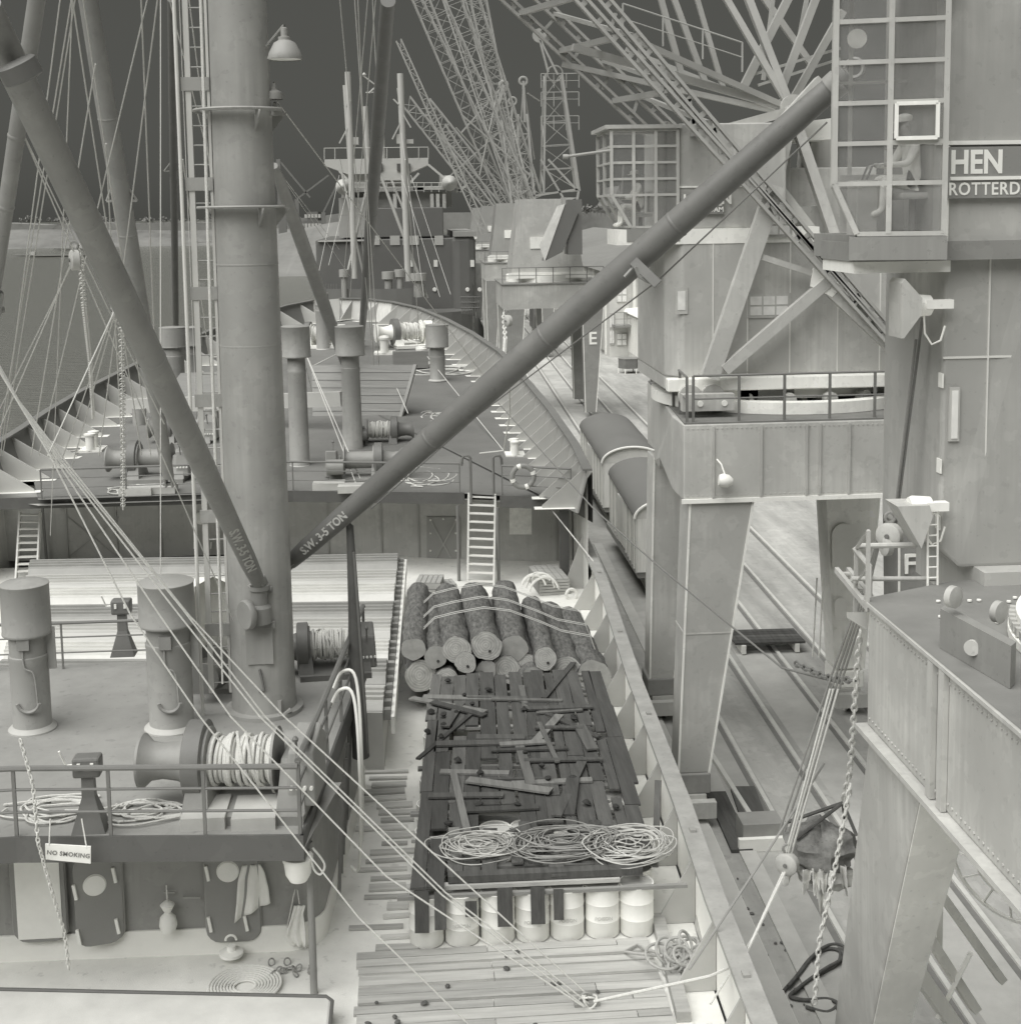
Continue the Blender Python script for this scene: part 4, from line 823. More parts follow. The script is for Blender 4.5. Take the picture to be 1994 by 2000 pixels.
# railing and gear on the portal deck
rail_sub(cf, [V(6.45,31.6,zt+.04), V(12.9,31.6,zt+.04)], 1.08, 1.15, .03, M_rail)
rail_sub(cf, [V(6.3,31.6,zt+.04), V(6.82,FY,zt+.04)], 1.05, 1.3, .03, M_rail)
p = K(1380,850,33); MB().bb(p.x-.5,p.x+.7,33,33.8,zt+.05,zt+.75).build('cabinet', M_gantry_wh, cf, bevel=.05)
p = K(1445,850,33); MB().bb(p.x-.7,p.x+.7,33.0,34.2,zt+.05,zt+.8).build('cabinet', M_gantry_dk, cf, bevel=.04)
t_ = thing('floodlight','pear shaped floodlight hanging under the crane F portal rail','floodlight',K(1375,905,31.2)); p = K(1372,905,31.25)
MB().lathe(p-V(.2,0,.0), V(1,-.1,-.12), [(.12,0),(.16,.08),(.15,.22),(.07,.32)], 20).build('bowl', M_gantry_wh, t_); MB().tube([p-V(.05,0,-.1), p+V(-.12,.1,.35), p+V(-.2,.2,.45)], .02, 6).build('arm', M_gantry_wh, t_)
# slewing ring, rollers and machinery deck
cc = V(9.55,35.6,zt+.05)
MB().lathe(cc, ZV, [(3.35,0),(3.35,.28),(3.1,.3),(3.1,.02)], 64, False).build('slew_ring', M_gantry_wh, cf)
MB().lathe(cc+ZV*.3, ZV, [(2.6,0),(2.6,.5),(2.4,.5)], 48).build('roller_path', M_pale, cf)
for a in range(0, 360, 20):
    d = V(math.cos(R(a)), math.sin(R(a)), 0); MB().lathe(cc+d*2.85+ZV*.3, d, [(.16,-.12),(.16,.12)], 14).build('roller', M_gantry, cf)
for a, b in ((K(1480,745,33.5),K(1510,795,32.8)),(K(1510,745,33.5),K(1540,795,32.8)),(K(1440,740,34),K(1440,780,34)),(K(1360,730,33.5),K(1390,745,33.2)),(K(1600,735,34),K(1680,770,33.4)),(K(1560,735,34),K(1500,790,33.5))):
    MB().beam(a, b, .14, .1).build('under_strut', M_gantry_wh, cf)
q = MB(); p = K(1335,760,32.3); q.bb(p.x-.62,p.x+.62,32.2,32.5,p.z-.18,p.z+.22); q.build('bogie_guard', M_gantry, cf)
for dx in (-.2,.38): MB().lathe(V(p.x+dx,32.19,p.z), YV, [(.07,-.02),(.07,.02)], 14).build('hole_rim', M_pale, cf)
for dx in (-.35,.2): MB().lathe(V(p.x+dx,32.6,p.z+.12), YV, [(.28,0),(.28,.2)], 20).build('pinion', M_gantry_lt, cf)
# slewing house
zh0, zh1 = 13.95, 17.35
hx0, hx1, hy0, hy1 = K(1260,710,33).x, 12.25, 33.0, 38.0
pl = [(hx0+.35,hy0),(hx1,hy0),(hx1,hy1),(hx0+.5,hy1),(hx0,hy1-.5),(hx0,hy0+.5)]
h_ = MB(); h_.prism([V(x,y,zh0) for x, y in pl], V(0,0,zh1-zh0)); h_.build('machinery_house', M_gantry, cf, bevel=.05)
h_ = MB(); h_.bb(hx0-.05,hx1+.25,hy0-.25,hy0+.05,zh0-.3,zh0+.02); h_.build('house_sill', M_gantry_wh, cf, bevel=.03)
h_ = MB(); h_.prism([V(x,y,zh0-.3) for x, y in pl], V(0,0,.3)); h_.build('house_floor', M_gantry_lt, cf)
M_seam = mat('seam_paint',172,0.5,0.05,1,k=0.56)
for x in (1345,1410,1490,1580,1660):
    p = K(x,600,hy0); MB().bb(p.x-.015,p.x+.015,hy0-.012,hy0+.01,zh0+.05,zh1-.05).build('panel_seam', M_seam, cf)
def window_grid(t, x0, y0, x1, y1, Y, nx, ny, mf, mg, off=.03, nm='window'):
    a, c = K(x0,y1,Y), K(x1,y0,Y); w_, hh = c.x-a.x, c.z-a.z
    f = MB(); f.bb(a.x-.05,c.x+.05,Y-off,Y-.002,a.z-.05,c.z+.05); fr = f.build(nm, mf, t)
    for i in range(nx):
        for j in range(ny):
            q = MB(); q.bb(a.x+w_*(i+.06)/nx, a.x+w_*(i+.94)/nx, Y-off-.012, Y-off+.004, a.z+hh*(j+.08)/ny, a.z+hh*(j+.92)/ny); q.build('pane', mg, fr)
    return fr
window_grid(cf,1413,556,1487,596,hy0,3,2,M_gantry,M_glass2)
window_grid(cf,1425,404,1490,444,hy0-.02,3,2,M_gantry,M_glass2)
window_grid(cf,1277,545,1293,588,hy0,1,1,M_gantry_lt,M_glass2)
# upper house storey behind cab
h_ = MB(); ux0, ux1 = K(1253,300,34.6).x, K(1395,300,34.6).x
h_.bb(ux0,ux1+1.3,34.6,37.6,zh1+.01,K(1300,240,34.6).z); h_.build('cab_house', M_gantry, cf, bevel=.03)
h_ = MB(); h_.bb(ux1+.2,ux1+3.6,34.9,37.5,zh1+.02,19.0); h_.build('rear_house', M_gantry_lt, cf, bevel=.03)
# rivet rows on the house and portal girder
for z_ in (zh0+.12, zh1-.12):
    q = MB()
    for i in range(48): q.lathe(V(hx0+.5+i*.12,hy0-.004,z_), YV, [(.016,-.012),(.016,.004)], 6)
    o_r = q.build('rivet_row', M_gantry, cf); o_r['kind'] = 'stuff'
for z_ in (zb+.12, zt-.1):
    q = MB()
    for i in range(56): q.lathe(V(6.3+i*.115,31.496,z_), YV, [(.018,-.014),(.018,.003)], 6)
    o_r = q.build('rivet_row', M_gantry_lt, cf); o_r['kind'] = 'stuff'
# cab: framed glass box
def cab(t, x0, x1, y0, y1, z0, z1, zk, cx, nz, ny, nx, mf, slope=.45):
    """x0 = front (water side) face; zk = knee height below which the front slopes in"""
    def fr(a, b, r_=None):
        d_ = (b-a).normalized(); r_ = .036 if abs(d_.z) > .5 else (.03 if abs(d_.x) > .5 else .026)
        return MB().beam(a, b, r_*2, r_*2).build('cab_post', mf, t)
    zs = [zk+(z1-zk)*i/nz for i in range(nz+1)]
    for j in range(ny+1):
        y = y0+(y1-y0)*j/ny; fr(V(x0,y,zk), V(x0,y,z1)); fr(V(x0,y,zk), V(x0+slope,y,z0))
    for i in range(nx+1):
        x = x0+(x1-x0)*i/nx; fr(V(max(x,x0+(slope if i == 0 else 0)),y0,z0 if i else zk), V(x,y0,z1)) if i else None
    for z in zs:
        fr(V(x0,y0,z), V(x0,y1,z)); fr(V(x0,y0,z), V(x1,y0,z))
    fr(V(x0+slope,y0,z0), V(x1,y0,z0)); fr(V(x0+slope,y0,z0), V(x0+slope,y1,z0))
    for k in range(nz):
        for j in range(ny):
            ya, yb = y0+(y1-y0)*(j+.07)/ny, y0+(y1-y0)*(j+.93)/ny; MB().bb(x0-.006,x0+.006,ya,yb,zs[k]+.04,zs[k+1]-.04).build('cab_pane', M_glass, t)
        for i in range(nx):
            xa, xb = x0+(x1-x0)*(i+.06)/nx, x0+(x1-x0)*(i+.94)/nx; MB().bb(xa,xb,y0-.006,y0+.006,zs[k]+.04,zs[k+1]-.04).build('cab_pane', M_glass, t)
    for i in range(nx):
        xa, xb = x0+(x1-x0)*(i+.06)/nx, x0+(x1-x0)*(i+.94)/nx
        if i == 0: MB().prism([V(xa+.02,y0,zk-.05),V(xb,y0,zk-.05),V(xb,y0,z0+.04),V(x0+slope+.05,y0,z0+.04)], V(0,.012,0)).build('cab_pane', M_glass, t)
        else: MB().bb(xa,xb,y0-.006,y0+.006,z0+.04,zk-.05).build('cab_pane', M_glass, t)
    for j in range(ny):
        ya, yb = y0+(y1-y0)*(j+.07)/ny, y0+(y1-y0)*(j+.93)/ny; MB().prism([V(x0+.02,ya,zk-.05),V(x0+.02,yb,zk-.05),V(x0+slope-.02,yb,z0+.05),V(x0+slope-.02,ya,z0+.05)], V(.01,0,.005)).build('cab_pane', M_glass, t)
    MB().bb(x0-.15,x1+.1,y0-.1,y1+.1,z1+.03,z1+.12).build('cab_roof', mf, t)
    MB().bb(x0+slope-.1,x1+.05,y0-.03,y1,z0-.35,z0-.04).build('cab_floor', M_gantry_dk, t)
c0, c1 = K(1153,245,33.0), K(1352,430,33.0)
k0 = K(1153,368,33.0)
cab(cf, c0.x, K(1250,300,33.6).x+.25, 33.0, 35.4, K(1200,428,33.0).z, c0.z, k0.z, None, 4, 2, 3, M_gantry_lt)
# side of the cab, lower panel and name board
xs0 = K(1251,300,33.6).x+.27
MB().bb(xs0,xs0+2.6,33.05,34.59,K(1300,431,33).z,K(1300,236,33).z+.05).build('cab_side', M_gantry, cf, bevel=.03)
MB().bb(xs0-1.5,xs0+3.4,32.98,34.6,K(1300,440,33).z-.25,K(1300,431,33).z).build('cab_base', M_gantry_wh, cf)
for z_ in (352,388): MB().bb(xs0,xs0+1.6 if z_ == 352 else xs0+.6,33.02,33.05-.002,K(1300,z_,33).z-.02,K(1300,z_,33).z+.02).build('panel_seam', M_gantry_wh, cf)
o = K(1284,404,32.98); w_ = K(1364,404,32.98).x-o.x; hgt = K(1284,366,32.98).z-o.z
sg, p, n = sign(cf, o, XV, w_, hgt, '', '', 1, 1, M_gantry_dk, None)
M_sgn = mat('sign_letters_pale',186,0.6,0.04,2,k=0.52)
text_mesh('lettering','HEN EN',.33,p(.05,.24,.035),XV,ZV,M_sgn,sg,.004,bold=.01)
text_mesh('lettering','ROTTERDAM',.165,p(.05,.05,.035),XV,ZV,M_sgn,sg,.004,bold=.004)
MB().bb(o.x+.04,o.x+w_-.04,32.93,32.949,o.z+.195,o.z+.22).build('sign_rule', M_sgn, sg)
# big diagonal struts of the side frame
def strut(t, a, b, w_, h_, m=M_gantry_lt, nm='frame_strut', slot=True):
    o = MB().beam(a, b, w_, h_, YV).build(nm, m, t)
    return o
Yj = 32.45
strut(cf, K(1338,712,Yj), K(1462,350,Yj), .42, .24); strut(cf, K(1366,698,Yj-.05), K(1562,530,Yj-.05), .26, .2); strut(cf, K(1412,476,Yj), K(1560,524,Yj), .14, .12)
MB().prism([K(1535,505,Yj-.12),K(1590,540,Yj-.12),K(1570,560,Yj-.12),K(1530,540,Yj-.12)], V(0,.1,0)).build('gusset', M_gantry_wh, cf)
strut(cf, K(1560,540,Yj), K(1718,688,Yj), .32, .22)
strut(cf, K(1340,712,37.6), K(1470,350,37.6), .4, .24)
# jib: two side girders, each a pair of chords laced with flats
def jib_pair(Y, pa, pb, dpx, m):
    a0, b0 = K(*pa[0],Y), K(*pa[1],Y); a1, b1 = K(*pb[0],Y), K(*pb[1],Y)
    e0, e1 = a0+(b0-a0)*1.9, a1+(b1-a1)*1.9
    for s0, s1 in ((a0,e0),(a1,e1)):
        sd, uu = frame(s1-s0, YV)
        for o_ in (-.1,.1): MB().beam(s0+uu*0+sd*o_, s1+sd*o_, .07, .2, YV).build('jib_chord', m, cf)
        for k in range(40): MB().beam(s0.lerp(s1,k/40)-sd*.1, s0.lerp(s1,k/40)+sd*.1, .12, .05, YV).build('batten_plate', m, cf)
    q = MB(); n = 22
    for k in range(n): q.beam(a0.lerp(e0,(k+.2)/n), a1.lerp(e1,(k+.8)/n), .08, .05, YV)
    o = q.build('jib_lacing', m, cf); o['kind'] = 'stuff'
    return a0, e0, a1, e1
n0 = jib_pair(32.2, ((1722,690),(1130,36)), ((1690,640),(1172,36)), 0, M_lattice)
f0 = jib_pair(37.4, ((1640,640),(1000,40)), ((1640,600),(1062,40)), 0, M_lattice)
for k in (.3,.36,.42,.5,.56,.62,.68,.75,.85):
    MB().beam(n0[0].lerp(n0[1],k), f0[0].lerp(f0[1],k-.02), .14, .14).build('jib_cross_member', M_lattice, cf)
    MB().beam(n0[2].lerp(n0[3],k), f0[2].lerp(f0[3],k+.04), .1, .1).build('jib_cross_member', M_lattice, cf)
# raking ties from the A-frame apex
apex = K(1492,205,34.5); apex2 = K(1478,212,37)
for a, x, y, w_, Y in ((apex,1080,88,.24,33.5),(apex,1165,60,.2,33.0),(apex2,1060,120,.2,37.4),(apex2,1180,92,.16,37),(apex,1360,-20,.22,35),(apex,1405,-20,.26,35)):
    MB().beam(a, K(x,y,Y), w_*.7, w_*.8, YV).build('tie_bar', M_lattice, cf)
for a, b, Y_, w_ in (((1310,-20),(1366,172),35,.12),((1495,-20),(1400,168),36,.2),((1545,-20),(1472,172),35,.18),((1590,20),(1496,186),35.5,.18),((1265,-20),(1334,165),34.8,.14),((1242,-20),(1289,152),34.6,.14),((1525,-20),(1500,110),36.5,.1),((1460,-20),(1440,150),37,.1),((1585,90),(1420,140),36,.07),((1585,110),(1430,160),36,.07),((1430,-20),(1530,120),38,.16)):
    MB().beam(K(*a,Y_), K(*b,Y_), w_, w_, YV).build('tie_bar', M_lattice, cf)
for a, b, w_ in (((1492,205),(1455,380),.3),((1492,205),(1585,480),.24),((1430,300),(1600,520),.18),((1478,212),(1340,250),.22),((1545,150),(1445,260),.2),((1560,190),(1330,300),.16)):
    MB().beam(K(*a,34.2), K(*b,33.6), w_, w_*1.1, YV).build('a_frame_leg', M_gantry_lt, cf)
MB().lathe(apex-YV*.3, YV, [(.34,0),(.34,.12),(.2,.14),(.2,.46),(.34,.48),(.34,.6)], 22).build('apex_sheave', M_gantry_lt, cf)
rail_sub(cf, [K(1175,62,34), K(1400,135,34)], .7, 1.2, .02, M_lattice)
MB().prism([K(1385,245,34.8),K(1570,222,34.8),K(1570,262,34.8),K(1400,270,34.8)], V(0,2,0)).build('upper_beam', M_gantry_wh, cf)
MB().prism([K(1530,268,36),K(1570,262,36),K(1572,440,36),K(1480,446,36),K(1478,385,36),K(1525,345,36)], V(0,1.2,0)).build('counterweight_box', M_gantry_lt, cf)
MB().prism([K(1455,395,34.2),K(1570,385,34.2),K(1600,440,34.2),K(1500,470,34.2)], V(0,1.0,0)).build('winch_house', M_gantry, cf)
# ---------------------------------------------------------------- near crane at the right
cn = thing('quay_crane', 'near quay crane with name board, tall slewing column and operator in its glazed cab', 'crane', V(8.5,15,Zq), 'quay cranes')
zt2, zb2 = 12.72, 11.05
# water-side girder running toward the camera, far girder
g = MB(); g.bb(6.0,7.2,8.0,17.75,zb2,zt2); g.build('portal_girder', M_gantry, cn, bevel=.03)
g = MB(); g.bb(5.85,7.3,8.0,17.8,zb2-.07,zb2-.002); g.build('flange', M_gantry_lt, cn)
g = MB(); g.bb(5.93,7.25,8.0,17.8,zt2+.002,zt2+.05); g.build('flange', M_gantry_lt, cn)
for y in (15.35,15.0): g = MB(); g.bb(5.93,5.995,y-.08,y+.08,zb2+.01,zt2-.01); g.build('stiffener', M_gantry_lt, cn)
g = MB(); g.bb(7.25,14,16.4,17.75,zb2,zt2); g.build('portal_girder', M_gantry_dk, cn, bevel=.03)
dkp = MB(); dkp.add([V(5.95,17.8,zt2+.055),V(6.0,8,zt2+.055),V(14,8,zt2+.055),V(14,17.8,zt2+.055),V(9.2,18.6,zt2+.055),V(7.4,18.5,zt2+.055)],[(0,1,2,3,4,5)]); dkp.build('portal_deck', mat('near_portal_deck',122,0.6,0.15,1.2,k=0.85), cn)
for i in range(14):
    p = V(6.5+random.uniform(0,1.6),15.2+random.uniform(0,2.4),zt2+.07); MB().lathe(p, ZV, [(.03,0),(.03,.02)], 8).build('rivet', M_pale, cn)
for z_ in (zb2+.12, zt2-.12):
    q = MB()
    for i in range(70): q.lathe(V(5.996,9+i*.125,z_), XV, [(.018,-.014),(.018,.003)], 6)
    o_r = q.build('rivet_row', M_gantry, cn); o_r['kind'] = 'stuff'
# leaning, tapering leg
tp = [KX(1640,1335,6.02), KX(1742,1462,6.02)]
g = MB(); lt, rt_ = KX(1638,1330,6.03), KX(1740,1460,6.03); lb, rb = K(1583,1960,17.2), K(1622,1960,16.2)
lb = V(6.0,17.35,6.2); 
L0, L1 = V(6.02,17.7,zb2-.08), V(6.02,rt_.y,zb2-.08); print('leg', rt_, lt); Bm0, Bm1 = V(6.2,20.0,4.2), V(6.3,19.1,4.2)
g.hexa([Bm1, V(6.8,19.1,4.2), V(6.8,20.0,4.2), Bm0, L1, V(6.72,rt_.y,zb2-.08), V(6.72,17.7,zb2-.08), L0]); g.build('leg', M_gantry, cn, bevel=.03)
g = MB(); g.hexa([V(5.9,9.2,4.3),V(7,9.2,4.3),V(7,10.1,4.3),V(5.9,10.1,4.3),V(6.02,8.2,zb2-.08),V(7.4,8.2,zb2-.08),V(7.4,10.4,zb2-.08),V(6.02,10.4,zb2-.08)]); g.build('leg', M_gantry, cn, bevel=.03)
g = MB(); g.hexa([V(11.4,19.2,4.2),V(12.3,19.2,4.2),V(12.3,20.1,4.2),V(11.4,20.1,4.2),V(11.2,16.4,zb2-.08),V(12.4,16.4,zb2-.08),V(12.4,17.7,zb2-.08),V(11.2,17.7,zb2-.08)]); g.build('leg_web', M_gantry_wh, cn, bevel=.03)
MB().hexa([Bm1+V(.02,-.02,0), V(6.79,19.08,4.2), V(6.79,19.095,4.2), Bm1+V(.02,-.004,0), L1+V(.02,-.02,0), V(6.71,rt_.y-.02,zb2-.08), V(6.71,rt_.y-.004,zb2-.08), L1+V(.02,-.004,0)]).build('leg_shade_plate', M_gantry_wh, cn)  # white sheet added here; the near face's lighter shading is put into colour
for a, b, w_ in (((1735,1470),(1775,1660),.12),((1720,1610),(1890,1850),.16),((1800,1470),(1880,1570),.09),((1775,1560),(1770,1800),.1),((1800,1540),(1890,1640),.08),((1680,1760),(1800,1935),.28),((1720,1720),(1840,1905),.18),((1830,1800),(1770,1920),.09)):
    MB().beam(K(*a,20.3), K(*b,20.6), w_, w_*.8).build('brace', M_gantry_wh, cn)
# cable reel with spokes, driving cylinder
rc = K(1900,1640,20.5); MB().ring(rc, V(.7,.6,.2), .95, .04, 40, 6).build('cable_reel', M_gantry_wh, cn); MB().ring(rc, V(.7,.6,.2), .5, .06, 30, 6).build('cable_reel', M_gantry_wh, cn)
s__, u__ = frame(V(.7,.6,.2))
for a in range(0,360,30): d = s__*math.cos(R(a))+u__*math.sin(R(a)); MB().tube([rc+d*.15, rc+d*.95], .02, 5).build('reel_spoke', M_gantry_wh, cn)
pc0, pc1 = K(1740,1610,19.6), K(1815,1530,19.6); MB().lathe(pc0, pc1-pc0, [(.2,0),(.24,.03),(.24,.5),(.2,.55)]+[(.21+.02*(i % 2),.56+i*.03) for i in range(10)], 24).build('drive_motor', M_gantry_wh, cn)
# column and house
xl = K(1778,700,18.6).x; M_near = mat('near_crane_paint',133,0.45,0.08,0.7,streak=0.18,k=0.6,bump=0.05,wear=0.07)
g = MB(); g.prism([V(xl,18.6,13.2),V(xl+.28,18.55,12.95),V(xl+3,18.55,12.95),V(xl+3,18.6,24),V(xl,18.6,24)], V(0,2.4,0)); g.build('slewing_column', M_near, cn, bevel=.05)
MB().bb(xl+.5,xl+2.4,18.2,20.8,12.3,12.96).build('column_base', M_gantry_lt, cn)
MB().bb(xl+.62,xl+.64,18.57,18.6-.001,13.2,17.3).build('panel_seam', M_seam, cn)
MB().bb(xl,xl+3,18.575,18.599,15.9,15.93).build('panel_seam', M_seam, cn)
a, c = K(1788,832,18.58), K(1810,730,18.58); w2 = MB(); w2.bb(a.x,c.x,18.55,18.59,a.z,c.z); wd = w2.build('window', M_gantry_lt, cn); MB().bb(a.x+.03,c.x-.03,18.535,18.548,a.z+.04,c.z-.04).build('pane', M_glass2, wd)
for z_ in (14.3,15.5,13.5): MB().bb(xl-.02,xl+.0,18.55,18.7,z_,z_+.2).build('hinge', M_pale, cn)
x0, x1 = K(1573,440,18.4).x, K(1757,440,18.4).x
zk_ = K(1573,352,18.4).z; zz0 = K(1600,441,18.4).z
zk_ = K(1573,347,18.4).z
XF[0] = Matrix.Translation(V(x0,18.4,0)) @ Matrix.Rotation(-math.atan2(x0,18.4)*.95,4,'Z') @ Matrix.Translation(V(-x0,-18.4,0))
cab(cn, x0, x1+.07, 18.4, 20.0, zz0, zk_+5*.528, zk_, None, 5, 2, 2, M_gantry_lt, slope=.3)
for z in (K(1600,139,18.4).z,): MB().bb(x0+.05,x1,19.8,19.84,z-.02,z+.02).build('cab_post', M_gantry_lt, cn)
for xx in (x0+.2,x0+.75,x1-.1): MB().bb(xx,xx+.06,19.9,19.96,zz0,zk_+2.6).build('cab_post', M_gantry_lt, cn)
MB().bb(x0+.1,x1,19.85,19.9,zz0,zk_+.15).build('cab_back', M_gantry, cn)
a_, b_3, c_3, d_3 = (x1-.56, zk_+.58), (x1-.04, zk_+.58), (x1-.04, zk_+1.03), (x1-.56, zk_+1.03)
for p_, q_ in ((a_,b_3),(b_3,c_3),(c_3,d_3),(d_3,a_)): MB().beam(V(p_[0],18.33,p_[1]), V(q_[0],18.33,q_[1]), .05, .05, YV).build('opening_frame', M_gantry_wh, cn)
MB().lathe(V(x0+.28,18.9,zk_+1.95), YV, [(.13,0),(.13,.03)], 20).build('fan_disc', M_gantry_wh, cn)
XF[0] = None
MB().bb(x1+.02,x1+2.2,18.42,20.4,K(1800,268,18.4).z,24).build('cab_side', M_near, cn)
MB().bb(x1+.02,x1+2.2,18.41,20.4,K(1800,468,18.4).z,K(1800,268,18.4).z-.01).build('cab_side', M_gantry, cn)
MB().bb(x1+.02,x1+2.2,18.36,18.41-.002,K(1800,270,18.4).z-.02,K(1800,268,18.4).z+.02).build('panel_seam', M_gantry_wh, cn)
MB().bb(x1+.16,x1+.22,18.37,18.41-.002,K(1800,468,18.4).z,K(1800,270,18.4).z-.03).build('panel_seam', M_gantry_wh, cn)
bx = K(1612,490,18.35); MB().bb(bx.x,x1+2.2,18.35,19.9,K(1700,492,18.35).z,K(1700,456,18.35).z).build('cab_beam', M_gantry_dk, cn)
MB().bb(bx.x+.03,xl+.02,18.45,19.9,K(1700,515,18.35).z,K(1700,493,18.35).z).build('cab_beam_soffit', M_gantry_wh, cn)
MB().bb(xl-1.3,xl+2.4,18.42,20.4,zz0-.35,zz0-.02).build('cab_plinth', M_gantry_dk, cn)
for i in range(9): MB().lathe(V(x0+.35+i*.14,18.36,zz0-.06), YV, [(.018,-.012),(.018,.012)], 6).build('rivet', M_gantry_wh, cn)
o = K(1784,374,18.34); w_ = 1.9; hgt = K(1784,277,18.34).z-o.z
sg2, p, n = sign(cn, o, XV, w_, hgt, '', '', 1, 1, M_gantry_dk, None)
text_mesh('lettering','HEN',.43,p(.035,.335,.035),XV,ZV,M_sgn,sg2,.004,bold=.012,xs=.85)
text_mesh('lettering','ROTTERDAM',.235,p(.02,.045,.035),XV,ZV,M_sgn,sg2,.004,bold=.004,spacing=1.1,xs=.88)
MB().bb(o.x+.04,o.x+w_,18.28,18.309,o.z+.24,o.z+.285).build('sign_rule', M_sgn, sg2)
# projector lamps on the column
for x, y, lab, s_ in ((1742,575,'pyramid hooded projector lamp on the upper column of the near crane',1),(1742,960,'square hooded projector lamp lower on the near crane column',.8)):
    p = K(x+25,y,18.2); t_ = thing('projector_lamp', lab, 'lamp', p, 'projector lamps')
    q = MB(); q.prism([p+V(-.48,0,.3),p+V(-.44,0,.36),p+V(-.2,0,.1),p+V(-.2,0,-.12),p+V(-.44,0,-.44),p+V(-.48,0,-.44)] if s_ == 1 else [p+V(-.55,0,.05),p+V(-.1,0,.05),p+V(-.05,0,-.1),p+V(-.2,0,-.55)], V(0,.5,0)); q.build('hood', M_gantry_lt, t_)
    MB().lathe(p+V(-.3,.25,-.02), XV, [(.14,0),(.16,.05),(.14,.3),(.08,.34)], 18).build('lamp_body', M_gantry_wh, t_)
    MB().bb(p.x-.1,xl+.02,18.3,18.45,p.z-.06,p.z+.06).build('bracket', M_gantry_wh, t_)
    MB().tube([p+V(-.1,.2,-.12), p+V(-.08,.2,-.4), p+V(.02,.2,-.55), p+V(.14,.2,-.5), p+V(.2,.2,-.3)], .015, 5).build('cable', M_pale, t_)
# drive guard box on the portal deck, gangway frame, ladder
ga, gb_ = G(1772,1222,zt2+.06), G(1905,1300,zt2+.06); gn = V(.12,.14,0); p = (ga+gb_)/2
MB().hexa([ga,gb_,gb_+gn,ga+gn,ga+ZV*.48,gb_+ZV*.48,gb_+gn+ZV*.48,ga+gn+ZV*.48]).build('bogie_guard', M_gantry_dk, cn)
MB().lathe(p+V(-.03,-.03,.24), V(.66,.75,0), [(.09,-.02),(.09,.03)], 16).build('boss', M_gantry_lt, cn)
for dx, dz in ((.2,.35),(.75,.15)): MB().lathe(V(p.x+dx-.3,p.y+.5,p.z+dz+.35), V(.5,-.8,0), [(.1,0),(.13,.02),(.13,.1),(.05,.12)], 18).build('pinion', M_gantry, cn)
MB().lathe(V(9.75,15.1,zt2+.06), ZV, [(2.75,0),(2.75,.1),(2.66,.12),(2.66,.3),(2.4,.32)], 64, False).build('slew_ring', M_gantry_wh, cn)
MB().lathe(V(9.75,15.1,zt2+.3), ZV, [(2.45,0),(2.4,.06)], 64).build('slew_platform', M_gantry, cn)
for a in range(150,280,4):
    d = V(math.cos(R(a)), math.sin(R(a)), 0); MB().box(V(9.75,15.1,zt2+.24)+d*2.69, (.1,.09,.1), Matrix.Rotation(R(a),3,'Z')).build('gear_tooth', M_gantry_lt, cn)
rail_sub(cn, [KX(1636,1140,5.95), K(1615,1035,18.6)+V(0,0,-1.0)], 1.0, 2, .025, M_gantry)
q = MB(); q.tube([K(1730,1028,18.6), K(1620,1030,18.6), K(1612,1034,18.6), K(1640,1068,18.4), K(1640,1150,18.3)], .04, 8); q.build('gangway_frame', M_gantry, cn)
q = MB(); q.tube([K(1606,1092,18.4), K(1765,1092,18.5)], .035, 8); q.build('gangway_frame', M_gantry, cn)
q = MB(); q.hexa([K(1597,1165,17.9),K(1636,1190,17.9),K(1636,1190,18.3),K(1597,1165,18.3),K(1597,1155,17.9),K(1636,1155,17.9),K(1636,1155,18.3),K(1597,1155,18.3)]); q.build('landing', M_gantry_lt, cn)
lr_ = [(K(1578,1075,19.3),K(1640,1150,18)),(K(1600,1075,19.3),K(1662,1150,18))]
for a, b in lr_: MB().beam(a, b, .06, .08).build('stair_stringer', M_gantry, cn)
for i in range(5): MB().beam(lr_[0][0].lerp(lr_[0][1],(i+.5)/5), lr_[1][0].lerp(lr_[1][1],(i+.5)/5), .1, .03).build('stair_tread', M_gantry, cn)
for i in range(9):
    pass
vl = [K(1750,950,18.35), K(1750,1110,18.35)]
for dx in (0,.14): MB().tube([vl[0]+V(dx,0,0), vl[1]+V(dx,0,0)], .018, 5).build('column_ladder_rail', M_gantry_wh, cn)
for i in range(8): q_ = vl[0].lerp(vl[1],i/8); MB().tube([q_, q_+V(.14,0,0)], .012, 5).build('column_ladder_rung', M_gantry_wh, cn)
